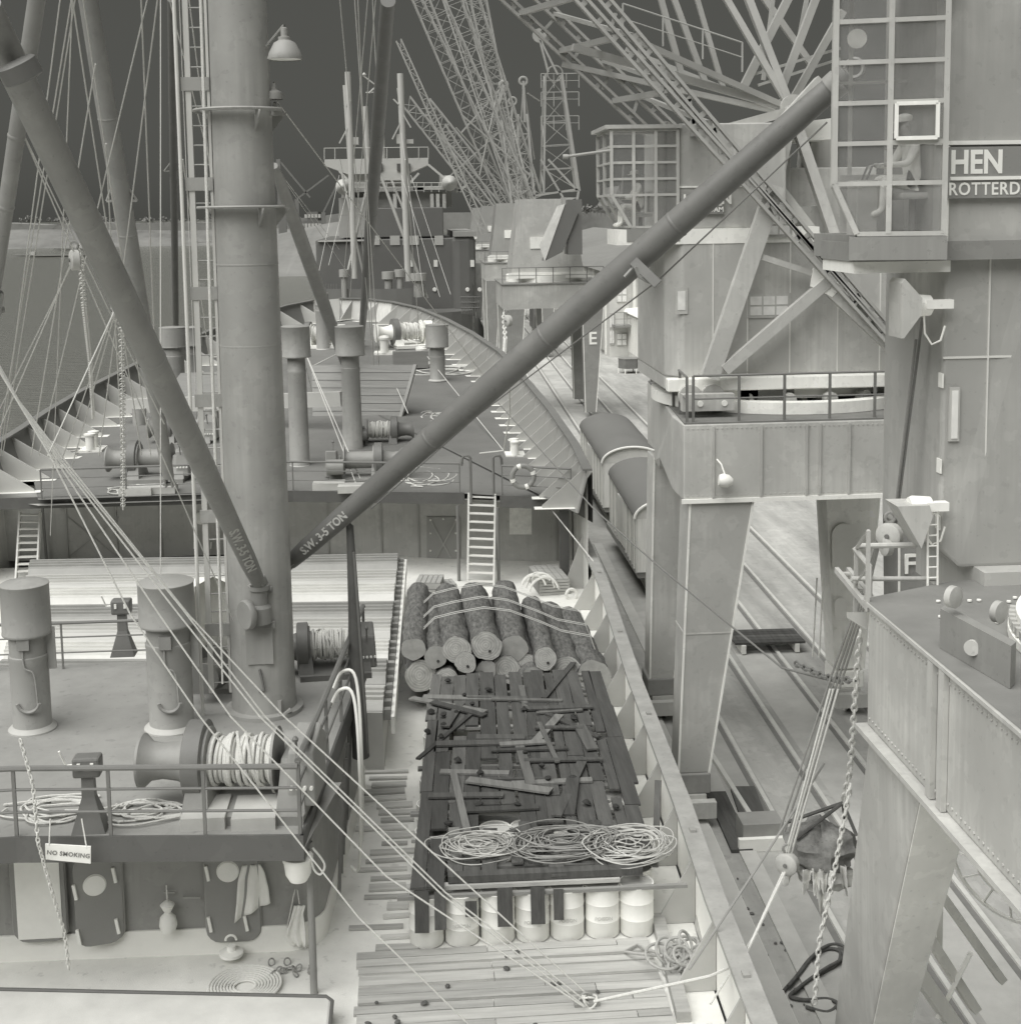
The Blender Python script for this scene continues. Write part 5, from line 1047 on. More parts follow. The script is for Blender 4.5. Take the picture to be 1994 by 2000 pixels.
# ---------------------------------------------------------------- cranes behind: E and further ones
M_fhouse = mat('far_crane_house',124,0.5,0.08,0.4,streak=0.1,k=0.62,bump=0)
def far_crane(label, Y, s, jibs, tower, letter=None, cw=True, m=M_lattice_far, X=8.0):
    t = thing('quay_crane', label, 'crane', V(X+3,Y+3,Zq), 'quay cranes'); x0 = X; x1 = X+6.2*s; zb_, zt_ = Zq+7.9, Zq+9.6
    for xx in (x0, x1):
        for yy, mm in ((Y, M_gantry_dk),(Y+7, M_gantry)): box_leg(t, V(xx+.3,yy+.4,zb_), V(xx+.1,yy+.4,Zq+.4), 1.5, 1.2, .75, .9, M_gantry_dk if xx == x1 or yy == Y else M_gantry)
    MB().bb(x0-.5,x1+1.1,Y,Y+1.2,zb_,zt_).build('portal_girder', M_gantry, t); MB().bb(x0-.5,x1+1.1,Y+6.4,Y+7.6,zb_,zt_).build('portal_girder', M_gantry, t)
    MB().bb(x0-.5,x0+.6,Y+1.21,Y+6.39,zb_,zt_).build('portal_girder', M_gantry_lt, t)
    MB().bb(x0-.6,x1+1.2,Y-.1,Y+7.7,zt_+.01,zt_+.1).build('portal_deck', M_gantry_dk, t)
    rail_sub(t, [V(x0-.5,Y,zt_+.1), V(x1+1.1,Y,zt_+.1)], 1.1, 1.2, .03, M_rail)
    MB().lathe(V(X+3,Y+3.6,zt_+.1), ZV, [(3,0),(3,.5),(2.6,.6)], 32).build('slew_ring', M_gantry_wh, t)
    hz = zt_+.8; MB().hexa([V(x0+.2,Y+1,hz),V(x1-.2,Y+1,hz),V(x1-.2,Y+6,hz),V(x0+.2,Y+6,hz),V(x0+.9,Y+1.4,hz+5.2),V(x1-.9,Y+1.4,hz+5.2),V(x1-.9,Y+5.6,hz+5.2),V(x0+.9,Y+5.6,hz+5.2)]).build('machinery_house', M_gantry if Y < 120 else M_fhouse, t)
    MB().bb(x0,x1,Y+.8,Y+1.0,hz-.4,hz).build('house_sill', M_gantry_wh, t)
    for dx in (1.2,3.0): MB().bb(x0+dx+.4,x0+dx+1.4,Y+1.06,Y+1.3,hz+1.7,hz+2.5).build('window', M_gantry_wh, t)
    if letter: text_mesh('letter_mark', letter, 1.25, V(x1-.05,Y-.17,zb_-2.6), XV, ZV, M_gantry_wh, t, .02, bold=.02)
    for (a, b, w0, w1, n) in jibs: lattice(t, a, b, w0, w1, n, .05*Y/100, m, 'jib')
    for (a, b, w0, w1, n) in tower: lattice(t, a, b, w0, w1, n, .07*Y/100, m, 'tower')
    return t
Ye = 98
ce = far_crane('quay crane with letter E on its leg and a slanted dark counterweight', Ye, .9, [(K(1000,390,100),K(790,-60,100),.9,1.5,16),(K(1012,372,103),K(868,-60,103),.8,1.3,15)], [(K(1056,362,102),K(1043,140,102),2.6,1.2,5)], 'E', X=6.9)
q = MB(); q.prism([K(1018,465,97.5),K(1065,395,97.5),K(1090,402,97.5),K(1060,476,97.5),K(1028,492,97.5)], V(0,2,0)) if False else None
# slanted counterweight prism and upright ballast block
A = [K(1028,492,96),K(1061,475,96),K(1091,400,96),K(1066,384,96)]
MB().prism(A, V(-.1,1.4,0)).build('counterweight', mat('counterweight_paint',90,0.5,0.06,0.4,k=0.62,bump=0), ce)
MB().prism([K(1028,492,95.95),K(1066,384,95.95),K(1052,388,97),K(1018,462,97)], V(-.03,.05,0)).build('counterweight_face', M_gantry, ce)
MB().bb(K(1069,480,97).x,K(1096,480,97).x,96.2,98.4,K(1080,479,97).z,K(1080,376,97).z).build('ballast_block', mat('ballast_paint',84,0.5,0.05,0.5,k=0.5), ce)
MB().prism([K(1064,395,97.2),K(1069,398,97.2),K(1069,378,97.2),K(1092,372,97.2),K(1060,372,97.2)], V(0,1,0)).build('ballast_cap', M_gantry, ce)
for a, b in (((1034,300),(1090,360)),((1090,360),(1060,140)),((1000,370),(1092,356)),((988,388),(1060,470)),((1010,360),(965,480)),((1062,372),(1020,300)),((1092,356),(1088,380)),((1034,135),(1018,75)),((1052,140),(1018,72)),((1018,72),(1015,60))):
    MB().beam(K(*a,100), K(*b,100), .16, .14).build('a_frame_leg', M_lattice_far, ce)
MB().lathe(K(1018,66,100), YV, [(.5,0),(.5,.3)], 18).build('head_sheave', M_lattice_far, ce); MB().ring(K(1047,138,101), YV, .55, .06, 18, 6).build('head_sheave', M_lattice_far, ce)
for y in (165,200,245): 
    p = K(1050,y,100.5); rail_sub(ce, [p+V(-1.1,0,0), p+V(1.6,0,0)], 1.0, .9, .03, M_lattice_far)
cd_ = far_crane('quay crane standing behind crane E with a hooked jib head', 140, .9, [(K(915,440,142),K(752,75,142),.7,.5,20),(K(985,400,144),K(838,-60,146),1.2,2.0,15),(K(960,400,146),K(770,-60,146),1.0,1.7,16)], [(K(985,395,144),K(955,225,144),2.2,1.0,5)], None, X=7.9)
cd2 = far_crane('more distant quay crane with crossing lattice jibs', 190, .9, [(K(975,405,192),K(800,195,192),1.4,2.0,14),(K(985,400,194),K(890,-60,194),1.4,2.2,15)], [(K(992,400,194),K(985,215,194),2.6,1.2,5)], None, X=9.0)
cd3 = far_crane('farthest quay crane in the row, its jib low over the moored ship', 250, .9, [(K(945,420,252),K(765,188,252),1.6,2.0,14),(K(950,425,254),K(830,240,254),1.6,2.2,12)], [], None, X=10.5)
for (x, y, Y, t_, fx, fy) in ((950,160,144,cd_,935,215),(987,152,194,cd2,990,230),(967,190,254,cd3,960,300)):
    c = K(x,y,Y); MB().ring(c, YV, 7/PPM(Y), .18, 18, 6).build('head_sheave', M_lattice_far, t_); MB().beam(c, K(fx,fy,Y), .35, .35).build('head_arm', M_lattice_far, t_)
for a, b, Y, t_ in (((950,160),(870,250),144,cd_),((940,172),(1000,390),144,cd_),((938,178),(905,330),143,cd_),((987,152),(1008,300),194,cd2),((987,160),(975,350),194,cd2),((995,175),(1018,190),194,cd2),((870,215),(1000,330),142,cd_),((860,240),(985,380),150,cd_),((900,280),(960,390),190,cd2),((850,330),(940,250),190,cd2)):
    MB().beam(K(*a,Y), K(*b,Y+1), .17, .15).build('stay_bar', M_lattice_far, t_)
# ================================================================== deck cargo: drums, planks, logs, wire coils
rnd = random.Random(11)
M_drum = mat('drum_steel',200,0.5,0.06,1.5,k=0.62,streak=0.05)
M_lid = mat('drum_lid_steel',182,0.5,0.1,3,k=0.85)
M_tone = [mat('plank_%s' % n, t, 0.9, 0.28, 2.0, k=0.95, bump=0.5, bscale=12, stretch=(5,.35,1)) for n, t in (('dark',78),('brown',86),('grey',94),('worn',106),('pale',126))]
M_tonex = [mat('cross_plank_%s' % n, t, 0.9, 0.2, 2.0, k=0.85, bump=0.5, bscale=12, stretch=(.35,5,1)) for n, t in (('dark',104),('grey',132),('pale',154),('light',168),('white',180))]
DX0, DY0, DR, DH = -.3, 22.3, .295, .88
def SH(y): return .045*(y-22.3)
def drum_proto():
    c = V(DX0+DR, DY0+DR, Zd+.02); t = thing('steel_drum', 'pale steel drum standing in the block of drums under the planks', 'drum', c, 'steel drums stacked on the well deck')
    b = MB(); b.lathe(c, ZV, [(DR*.97,0),(DR,.02),(DR,.27),(DR*1.03,.29),(DR,.31),(DR,.57),(DR*1.03,.59),(DR,.61),(DR,DH-.02),(DR*1.02,DH-.01),(DR*1.02,DH),(DR*.95,DH),(DR*.95,DH-.02)], 26, False); b.build('shell', M_drum, t)
    l = MB(); l.lathe(c+ZV*(DH-.03), ZV, [(DR*.96,0),(DR*.96,.012),(.1,.016)], 24); l.lathe(c+V(.14,.1,DH-.018), ZV, [(.035,0),(.035,.025)], 10); l.build('lid', M_lid, t)
    return t
dp = drum_proto(); first = True
for j in range(18):
    for i in range(7):
        if (i == 0 and j == 0) or not (j < 5 or i in (0,6) or rnd.random() < .15): continue
        copy_tree(dp, (i*.605+(.05*(j % 2))+SH(DY0+j*.6)+rnd.uniform(-.012,.012), j*.6+rnd.uniform(-.012,.012), 0))
# stencilled words on some drums of the front row
M_sten = mat('stencil_paint',150,0.7,0.05,5,k=0.55)
wd = [o for o in COL.objects if o.name.startswith('steel_drum')]
for i in (1,3,4,5):
    t = [o for o in wd if abs(o.location.y-(DY0+DR)) < .06 and abs(o.location.x-(DX0+DR+i*.605)) < .1]
    if t:
        t = t[0]; p = t.location+V(-.17,-DR-.012,.36); ORG[t.name] = t.location.copy(); text_mesh('stencil','POISON',.085,p,XV,ZV,M_sten,t,.004)
# planks over the drums
pz = Zd+.02+DH+.12
pk = thing('plank_platform', 'rough walkway of loose dark planks laid over the steel drums', 'planks', V(1.9,26.5,pz))
def plank(x, y, w_, l_, z, a, m, th=.045, tilt=0):
    y = 22.35+(y-22.35)*1.27 if y > 22.6 else y; l_ = l_*(1+.27*abs(math.cos(a))); x += SH(y)-.12
    rot = Matrix.Rotation(a-.045, 3, 'Z') @ Matrix.Rotation(tilt, 3, 'X')
    return MB().box(V(x,y,z+th/2), (w_, l_, th), rot).build('plank', m, pk)
# cross bearers
for j in range(10): plank(1.9+rnd.uniform(-.2,.2), 22.9+j*.87, .14, 4.1, pz+.005, R(90)+rnd.uniform(-.02,.02), rnd.choice(M_tonex[:3]), .06)
x = -.12
lanes = []
while x < 3.95:
    w_ = rnd.choice((.2,.24,.28,.3,.34)); lanes.append((x+w_/2, w_)); x += w_+rnd.choice((.005,.01,.015,.03,.07))
for lx, w_ in lanes:
    y = 30.95-rnd.uniform(0,.25); lim = 22.7+(rnd.choice((0,0,.6,1.4,2.1)))
    if lx < .55: lim = 22.3
    while y > lim+.5:
        l_ = min(rnd.uniform(1.8,4.6), y-lim); plank(lx+rnd.uniform(-.01,.01), y-l_/2, w_, l_-.02, pz+.07, rnd.uniform(-.012,.012)+(lx-1.9)*.006, rnd.choice(M_tone[:3]+M_tone[:2]+[M_tone[3]])); y -= l_+rnd.choice((.0,.01,.03,.3))
for i in range(34):   # loose boards on top, smaller broken pieces
    a = rnd.choice((0,0,90,90,25,-20,60)); l_ = rnd.uniform(.5,2.4); w_ = rnd.choice((.1,.14,.2,.26)); yy = rnd.uniform(23.0,30.4); xx = rnd.uniform(.3,3.6)
    if abs(math.sin(R(a)))*l_ > 2 : l_ = 1.6
    plank(xx, yy, w_, l_, pz+.12+.012*(i % 5), R(a+rnd.uniform(-8,8)), rnd.choice(M_tone), .04, rnd.uniform(-.02,.02))
for i in range(9): plank(.9+i*.36+rnd.uniform(-.1,.1), 23.4+rnd.uniform(-.3,.5), rnd.choice((.2,.26)), rnd.uniform(.7,1.5), pz+.115, rnd.uniform(-.1,.1), rnd.choice(M_tone[:3]), .04)
plank(2.15, 22.55, .2, 3.3, pz+.07, R(92), M_tone[1], .12); plank(2.1,22.35,.08,4.9,pz-.13,R(92),M_tonex[1],.06); plank(1.6,22.48,.14,3.6,pz-.02,R(92),M_tonex[3],.07)
for px, w_, l_ in ((952,.26,.5),(1014,.24,.48),(1053,.17,.4),(795,.24,.55),(830,.2,.5),(888,.2,.2)):
    p = K(px,1672,22.3); plank(p.x+.12, 22.24, w_, l_, pz-.3, rnd.uniform(-.04,.04), rnd.choice(M_tone[:2]), .03, R(78))
for x in (3.96,4.06): plank(x, 26.3+(x-3.96)*8, .2, 3.4, pz+.06, rnd.uniform(-.02,.02), M_tone[0], .05)
# black clods lying on the planks
for i in range(26):
    xx, yy = rnd.uniform(0,3.9), rnd.uniform(22.8,32.6); q = MB(); c = V(xx,yy,pz+.2)
    pts = [V(rnd.uniform(-.09,.09),rnd.uniform(-.09,.09),rnd.uniform(-.03,.05)) for _ in range(7)]
    q.lathe(c-ZV*.05, V(rnd.uniform(-.3,.3),rnd.uniform(-.3,.3),1), [(.02,0),(rnd.uniform(.04,.1),.03),(rnd.uniform(.03,.09),.07),(.02,.1)], 7); q.build('clod', mat('clod_black',58,0.95,0.3,20,k=0.85,bump=0.8), tags=('small black clod lying on the plank walkway','clod','clods on the planks'))
# wire coils at the near end
def coil(label, px, py, rx, ry, n, z, m, r_=.011, seed=1, name='wire_coil'):
    rn = random.Random(seed); p = G(px,py,z); q = MB()
    for k in range(n):
        ph = rn.uniform(0,6.28); f = rn.uniform(.3,1.08); pts = []; dx, dy = rn.uniform(-.2,.2), rn.uniform(-.14,.14); tz = rn.uniform(0,.14); el = rn.uniform(.7,1.25)
        for i in range(37):
            t = ph+i/36*6.28; pts.append(V(p.x+dx+rx*f*math.cos(t), p.y+dy+ry*f*el*math.sin(t)*(1+.12*math.sin(2*t+ph)), z+.02+tz+.05*math.sin(t+ph)+.03*math.sin(3*t+ph)))
        q.tube(pts, r_, 5)
    return q.build(name, m, tags=(label,'wire coil','wire coils on the planks'))
M_coil = mat('coil_wire',150,0.5,0.1,20,k=0.55); M_coild = mat('coil_wire_dark',112,0.5,0.1,20,k=0.55)
coil('large loose coil of wire lying across the middle of the plank end',1068,1598,.95,.66,30,pz+.13,M_coild,seed=4)
coil('springy wire coil spilling toward the gunwale side of the planks',1190,1605,.68,.62,24,pz+.12,M_coil,seed=5)
coil('thin wire coil tangled over the left part of the plank end',905,1602,.74,.5,22,pz+.13,M_coil,seed=6)
# ---- logs
M_bark = mat('log_bark',90,0.95,0.6,5.0,k=0.72,bump=1.0,bscale=10,stretch=(3,.8,3),spots=0.4)
def log_end_mat():
    m = mat('log_end',150,0.9,0.22,5,k=0.55,bump=0.2); n = m.node_tree; L = n.links; p = n.nodes['Principled BSDF']
    tc = n.nodes.new('ShaderNodeTexCoord'); nz = n.nodes.new('ShaderNodeTexNoise'); nz.inputs['Scale'].default_value = 3
    L.new(tc.outputs['Generated'], nz.inputs[0]); sp = n.nodes.new('ShaderNodeSeparateXYZ'); L.new(tc.outputs['Generated'], sp.inputs[0]); cb = n.nodes.new('ShaderNodeCombineXYZ'); L.new(sp.outputs[0], cb.inputs[0]); L.new(sp.outputs[2], cb.inputs[1])
    di = n.nodes.new('ShaderNodeVectorMath'); di.operation = 'DISTANCE'; di.inputs[1].default_value = (.47,.53,0); L.new(cb.outputs[0], di.inputs[0])
    ad = n.nodes.new('ShaderNodeMath'); ad.operation = 'MULTIPLY_ADD'; ad.inputs[1].default_value = .12; L.new(nz.outputs[0], ad.inputs[0]); L.new(di.outputs['Value'], ad.inputs[2])
    ml = n.nodes.new('ShaderNodeMath'); ml.operation = 'MULTIPLY'; ml.inputs[1].default_value = 75; L.new(ad.outputs[0], ml.inputs[0]); sn = n.nodes.new('ShaderNodeMath'); sn.operation = 'SINE'; L.new(ml.outputs[0], sn.inputs[0])
    rg = n.nodes.new('ShaderNodeMapRange'); rg.inputs[1].default_value = -1; rg.inputs[3].default_value = .8; rg.inputs[4].default_value = 1.08; L.new(sn.outputs[0], rg.inputs[0])
    src = p.inputs['Base Color'].links[0].from_socket; mx = n.nodes.new('ShaderNodeMix'); mx.data_type = 'RGBA'; mx.blend_type = 'MULTIPLY'; mx.inputs['Factor'].default_value = 1; L.new(src, mx.inputs['A']); L.new(rg.outputs[0], mx.inputs['B']); L.new(mx.outputs['Result'], p.inputs['Base Color']); return m
M_lend = log_end_mat(); M_lend2 = mat('log_end_weathered',126,0.9,0.2,3,k=0.5,bump=0.3)
LG = [(822,1240,19),(862,1226,23),(918,1219,25),(969,1224,23),(1029,1243,20),(1069,1268,28),(1120,1282,31),(794,1275,27),(878,1250,18),(917,1265,17),(955,1264,25),(994,1252,17),(1003,1284,22),(842,1282,20),(905,1296,20),(780,1225,20)]
for i, (x, y, r_) in enumerate(LG):
    c = K(x, y, 33.5+rnd.uniform(-.25,.25)); rr = r_/PPM(33.5)*1.16; L_ = rnd.uniform(4.6,5.4)
    t = thing('log', 'sawn log with rough bark bound by wire in the log stack', 'log', c-ZV*rr, 'logs stacked beyond the planks')
    q = MB(); n = 26; prof = []; ax = V(rnd.uniform(-.035,.035), 1, rnd.uniform(-.01,.01)).normalized(); s_, u_ = frame(ax)
    vs = []; K_ = 26; fs = []
    ph = [rnd.uniform(0,6) for _ in range(4)]
    for k in range(K_+1):
        for j in range(n):
            a = 2*math.pi*j/n; w_ = 1+.05*math.sin(2*a+ph[0])+.03*math.sin(5*a+ph[1]+k*.3)+.025*math.sin(3*a+ph[2]+k*.9)+rnd.uniform(-.035,.035); w_ *= 1+.03*math.sin(k*1.1+ph[3])
            vs.append(c+ax*(L_*k/K_)+(s_*math.cos(a)+u_*math.sin(a))*rr*w_)
    fs = [(k*n+j, k*n+(j+1) % n, (k+1)*n+(j+1) % n, (k+1)*n+j) for k in range(K_) for j in range(n)]
    q.add(vs, [f[::-1] for f in fs]+[tuple(range(K_*n,K_*n+n))[::-1]], True); q.build('bark', M_bark, t)
    e = MB(); e.add([c-ax*.012]+[v-ax*.004 for v in vs[:n]], [(0,j+1,(j+1) % n+1) for j in range(n)], False); e.build('sawn_end', M_lend if i % 3 else M_lend2, t)
    if i % 2 == 0: MB().lathe(c+V(rr*.2,-.02,-rr*.35), YV, [(.035,-.01),(.035,.02)], 10).build('end_hole', M_black, t)
for j, (yy, seed) in enumerate(((34.6,1),(35.6,2),(36.9,3))):
    q = MB()
    for w2 in range(2):
        pts = [K(740,1290-20*j,yy)+V(0,w2*.12,-.5)]
        for (x, y, r_) in ((785,1235,0),(822,1200,0),(862,1190,0),(918,1180,0),(969,1186,0),(1029,1208,0),(1069,1225,0),(1125,1235,0)):
            p = K(x, y, 33.5); pts.append(V(p.x, yy+w2*.14, p.z+.12))
        pts.append(K(1160,1300-20*j,yy)+V(0,w2*.12,-.6)); q.tube(pts, .011, 5)
    q.build('lashing_wire', M_wire, tags=('double lashing wire passed over the log stack','wire','lashing wires over the logs'))
# ---- planks spread over the near deck
dpk = thing('deck_planking', 'weathered dunnage boards spread flat across the near well deck', 'planks', V(1.5,21,Zd))
yy = 16.6; k = 0
while yy < 22.2:
    w_ = rnd.choice((.18,.22,.26,.3)); x = -1.22+rnd.uniform(0,.12)
    while x < 3.3:
        l_ = rnd.choice((2.2,3.0,3.8,5)); l_ = min(l_, 3.75-x); MB().box(V(x+l_/2, yy+w_/2, Zd+.03+rnd.uniform(0,.012)), (l_-.015, w_-.012, .045), Matrix.Rotation(rnd.uniform(-.008,.008),3,'Z')).build('plank', M_tonex[rnd.choice((2,3,3,2,3))], dpk); x += l_
    yy += w_+rnd.choice((.01,.02,.06)); k += 1
for i in range(22):
    y = 22.4+i*.36; l_ = rnd.uniform(.5,1.05); MB().box(V(-.18-l_/2+rnd.uniform(-.25,.1), y, Zd+.03), (l_, rnd.choice((.12,.18,.24)), .04), Matrix.Rotation(rnd.uniform(-.05,.05),3,'Z')).build('plank', M_tonex[rnd.choice((2,3,3,4))], dpk)
for i in range(30):
    xx, y2 = rnd.uniform(-1,3.4), rnd.uniform(18.2,22); q = MB(); r_ = rnd.uniform(.02,.07)
    q.lathe(V(xx,y2,Zd+.07), V(rnd.uniform(-.3,.3),rnd.uniform(-.3,.3),1), [(r_*.4,0),(r_,.02),(r_*.7,.04),(.01,.05)], 7); q.build('clod', mat('clod_grey',84,0.95,0.3,20,k=0.85,bump=0.8), tags=('small dark lump of dirt on the near deck boards','clod','clods on the deck boards'))
# rope coil and timbers by the gunwale
p = G(1285,1835,Zd); q = MB()
for k in range(15):
    c = V(p.x+rnd.uniform(-.32,.32), p.y+rnd.uniform(-.3,.3), Zd+.16+rnd.uniform(0,.34)); ax = V(rnd.uniform(-1,1), rnd.uniform(-1,.2), rnd.uniform(.4,1.2)); q.ring(c, ax, rnd.uniform(.14,.3), .026, 22, 7)
q.tube([p+V(-.3,0,.3), p+V(-.7,.3,.2), p+V(-.85,.55,.1), p+V(-.6,.75,.1), p+V(-.5,.5,.15), p+V(-.35,.3,.2)], .026, 7)
q.build('rope_coil', mat('tarred_rope',140,0.9,0.15,20,k=0.6,bump=0.8,bscale=100), tags=('heap of stiff rope loops dumped against the gunwale','rope'))
a, b = G(1240,1740,Zd), G(1290,1930,Zd); MB().beam(a+ZV*.09, b+ZV*.09, .22, .16).build('timber_baulk', M_tonex[2], tags=('square timber baulk lying on deck beside the gunwale','timber'))
a, b = G(1322,1745,Zd), G(1360,1850,Zd); MB().hexa([a+V(-.12,0,0),a+V(.1,0,0),b+V(.12,0,0),b+V(-.1,0,0),a+V(-.08,0,.2),a+V(.06,0,.2),b+V(.08,0,.2),b+V(-.06,0,.2)]).build('timber_baulk', M_tonex[3], tags=('short pale timber wedge against the bulwark','timber'))
a = G(1252,1500,Zd)+V(.2,0,0); MB().beam(V(4.35,24.9,Zd), V(4.5,25.4,7.1), .12, .08).build('timber_stanchion', M_tone[3], tags=('dark timber stanchion standing between drums and gunwale','timber'))
p = G(462,1865,Zd); q = MB()
for k in range(9): q.ring(V(p.x,p.y,Zd+.03+.004*k), ZV, .18+.05*k, .022, 30, 6)
q.build('rope_coil', mat('new_rope',204,0.9,0.08,20,k=0.8,bump=0.6,bscale=100), tags=('flat spiral of pale rope on deck below the deckhouse','rope'))
for i in range(11):
    p = G(505+rnd.uniform(0,85),1820+rnd.uniform(0,25),Zd); MB().ring(p+ZV*.05, V(rnd.uniform(-1,1),rnd.uniform(-1,1),.6), .06, .014, 12, 5).build('shackle', M_machine, tags=('steel shackle scattered on deck near the deckhouse corner','shackle','shackles on the deck'))
# boxes and dunnage under the forecastle break
def crate(label, px, py, w_, d_, h_, a, z=Zd, m=None):
    f = G(px, py, z); t = thing('crate', label, 'crate', f); rot = Matrix.Rotation(R(a),3,'Z'); m = m or M_tonex[2]
    MB().box(f+V(0,0,h_/2), (w_-.02,d_-.02,h_-.02), rot).build('core', M_tonex[1], t)
    n = 5
    for i in range(n):
        MB().box(f+rot @ V(-w_/2+w_*(i+.5)/n,0,0)+ZV*(h_+.01), (w_/n-.02,d_,.025), rot).build('board', m, t)
        MB().box(f+rot @ V(0,-d_/2-.012,0)+ZV*(h_*(i+.5)/n), (w_,.025,h_/n-.02), rot).build('board', m, t)
    return t
crate('weathered crate with boarded lid standing beside the hatch', 812,1148,.8,1.0,.95,-8)
crate('lower crate with tilted boards next to the hatch crate', 838,1140,.7,.7,.7,12)
crate('long flat crate below the notice under the forecastle', 1035,1108,1.0,1.9,.5,6)
p = G(1015,1125,Zd); q = MB()
for k in range(8): q.ring(p+V(rnd.uniform(-.2,.2),rnd.uniform(-.2,.2),.15+.05*k), V(rnd.uniform(-.4,.4),-1,rnd.uniform(0,.6)), .5-.03*k, .035, 20, 6, R(10), R(170))
q.build('hose_bundle', M_rope, tags=('thick pale hose bundle folded on the flat crate','hose'))
p = G(1078,1130,Zd); MB().ring(p+ZV*.15, V(.2,-1,.1), .17, .05, 20, 8).build('rope_ring', M_rope, tags=('small rope ring fender by the gunwale bracket','rope'))
# ---- folded hatch cover, bollards and gear on the forecastle
hc = thing('folded_hatch_cover', 'folded dark hatch cover panels standing on edge behind the kingposts', 'hatch cover', GF(680,795))
a, b = GF(590,790), GF(755,790)
a2, b2 = K(588,688,a.y+2.2), K(784,688,b.y+1.0)
M_hc = mat('hatch_panel',98,0.6,0.12,2,k=0.5,stretch=(.4,1,8))
for i in range(7):
    f0, f1 = i/7, (i+1)/7-.012; MB().prism([a.lerp(a2,f0), b.lerp(b2,f0), b.lerp(b2,f1), a.lerp(a2,f1)], V(0,.14,.02)).build('panel', M_hc, hc)
MB().beam(b, b2, .16, .1).build('edge_beam', M_machine, hc)
a, b = GF(300,760), GF(420,755); MB().prism([a, b, b+V(.6,1.5,1.2), a+V(.8,1.5,1.2)], V(0,.15,.03)).build('panel', M_hc, hc)
a, b = GF(760,695), GF(790,695); MB().box((a+b)/2+ZV*.5,(1.9,.8,.9)).build('deck_locker', M_hc, tags=('dark low deck locker beyond the folded hatch','locker'))
def bollard(px, py, label, s=1.0):
    f = GF(px, py); t = thing('bollard', label, 'bollard', f, 'mooring bollards'); MB().box(f+V(.1*s,.2*s,.06),(1.0*s,1.3*s,.12)).build('base', M_pale, t)
    for dy in (-.28,.45): MB().lathe(f+V(.08*s,dy*s,.1), ZV, [(.2*s,0),(.19*s,.3*s),(.2*s,.62*s),(.25*s,.66*s),(.25*s,.74*s),(.05,.78*s)], 20).build('post', M_pale, t)
bollard(968,862,'twin white mooring bollard on the forecastle near the short railing',.75)
bollard(722,668,'twin mooring bollard by the windlass ropes',1.2); bollard(792,690,'twin mooring bollard behind the lone ventilator',1.2)
bollard(170,852,'pale twin bollard at the aft end of the port bulwark',.9)
# windlass and mooring ropes near the bow
wl_ = GF(765,655); winch('anchor windlass heaped with pale mooring rope near the bow', wl_, 3.4, R(15), M_pale, 2)
winch('second windlass near the bow on the port side', GF(600,655), 3.0, R(-10), M_pale, 2)
def litter(px, py, sx, sy, label, n, seed, r_=.03):
    p = GF(px, py); rope_litter('rope_heap', label, 'rope', p.x, p.y, sx, sy, 0, n, r_, M_rope, seed=seed, surf=lambda x, y: zf(y))
litter(790,640,2.2,3.5,'mooring rope heaped around the windlass',9,21,.05); litter(840,700,2.4,2.0,'rope loops beside the lone ventilator',6,22)
litter(800,900,1.3,2.2,'rope loops on the forecastle beside the long boom',7,23,.022); litter(870,855,1.0,1.6,'thin line strewn near the ladder head',5,24,.018)
litter(250,925,1.5,1.0,'rope loops by the port forecastle winch',5,25,.02); litter(820,790,1.2,2.5,'ropes trailing from the folded hatch cover',5,26,.022); litter(130,850,1.8,2.4,'line scattered along the port bulwark',4,27,.02)
for x, y in ((620,925),(668,930),(255,935),(300,932)):
    p = GF(x, y); MB().box(p+V(0,.3,.12),(1.1,.7,.24)).build('winch_plinth', M_plinth, ship)
# ================================================================== ship ahead
M_fsd = mat('far_ship_white',82,0.5,0.05,0.3,k=0.5,bump=0); M_fsl = mat('far_ship_grey',140,0.55,0.06,0.4,k=0.5,bump=0); M_fsm = mat('far_ship_mid',120,0.55,0.08,0.4,k=0.5,bump=0)
fs = thing('cargo_ship', 'moored cargo ship ahead seen from astern with white bridge wings and twin posts', 'ship', V(-1,165,0))
def fb(x0, y0, x1, y1, Y, d, nm, m, bev=0):
    a, b = K(x0,y1,Y), K(x1,y0,Y); return MB().bb(a.x,b.x,Y,Y+d,min(a.z,b.z),max(a.z,b.z)).build(nm, m, fs, bevel=bev)
# hull with rounded stern
def hull_ring(y_px, z, w_scale=1.0):
    pts = []; L_, R_ = K(598,y_px,151).x, K(898,y_px,151).x; cx, hw = (L_+R_)/2, (R_-L_)/2*w_scale
    for k in range(17): a = math.pi*k/16; pts.append(V(cx-hw*math.cos(a), 151-6*math.sin(a)**.8+6, z))
    return pts+[V(cx+hw,230,z), V(cx-hw,230,z)]
z0, z1 = -1, K(750,592,151).z
a, b = hull_ring(590,z0,.96), hull_ring(590,z1); n = len(a); q = MB(); q.add(a+b, [(i,(i+1) % n,n+(i+1) % n,n+i) for i in range(n)]+[tuple(range(n,2*n))], False); q.build('hull', M_fsd, fs)
q = MB(); z2 = K(750,545,150).z; c, d = [p+ZV*0 for p in b], [V(p.x,p.y,z2) for p in b]
for i in list(range(0,9))+[16]: q.quad(c[i], c[(i+1) % n], d[(i+1) % n], d[i])
q.build('poop_bulwark', M_fsd, fs)
for x in range(872,905,4): MB().tube([K(x,592,150.6), K(x,560,150.6)], .05, 5).build('rail_post', M_rail, fs)
for y in (560,570,580): MB().tube([K(868,y,150.5), K(905,y,150.5)], .05, 5).build('rail_bar', M_rail, fs)
fb(600,448,890,600,158,30,'lower_house',M_fsd,.1); fb(856,440,897,600,157,28,'side_house',M_fsd,.8); fb(856,436,899,446,156.8,28,'side_house_roof',M_fsm)
fb(692,390,836,448,160,24,'upper_house',M_fsd,.1); fb(640,405,700,448,160.5,20,'upper_house',M_fsm)
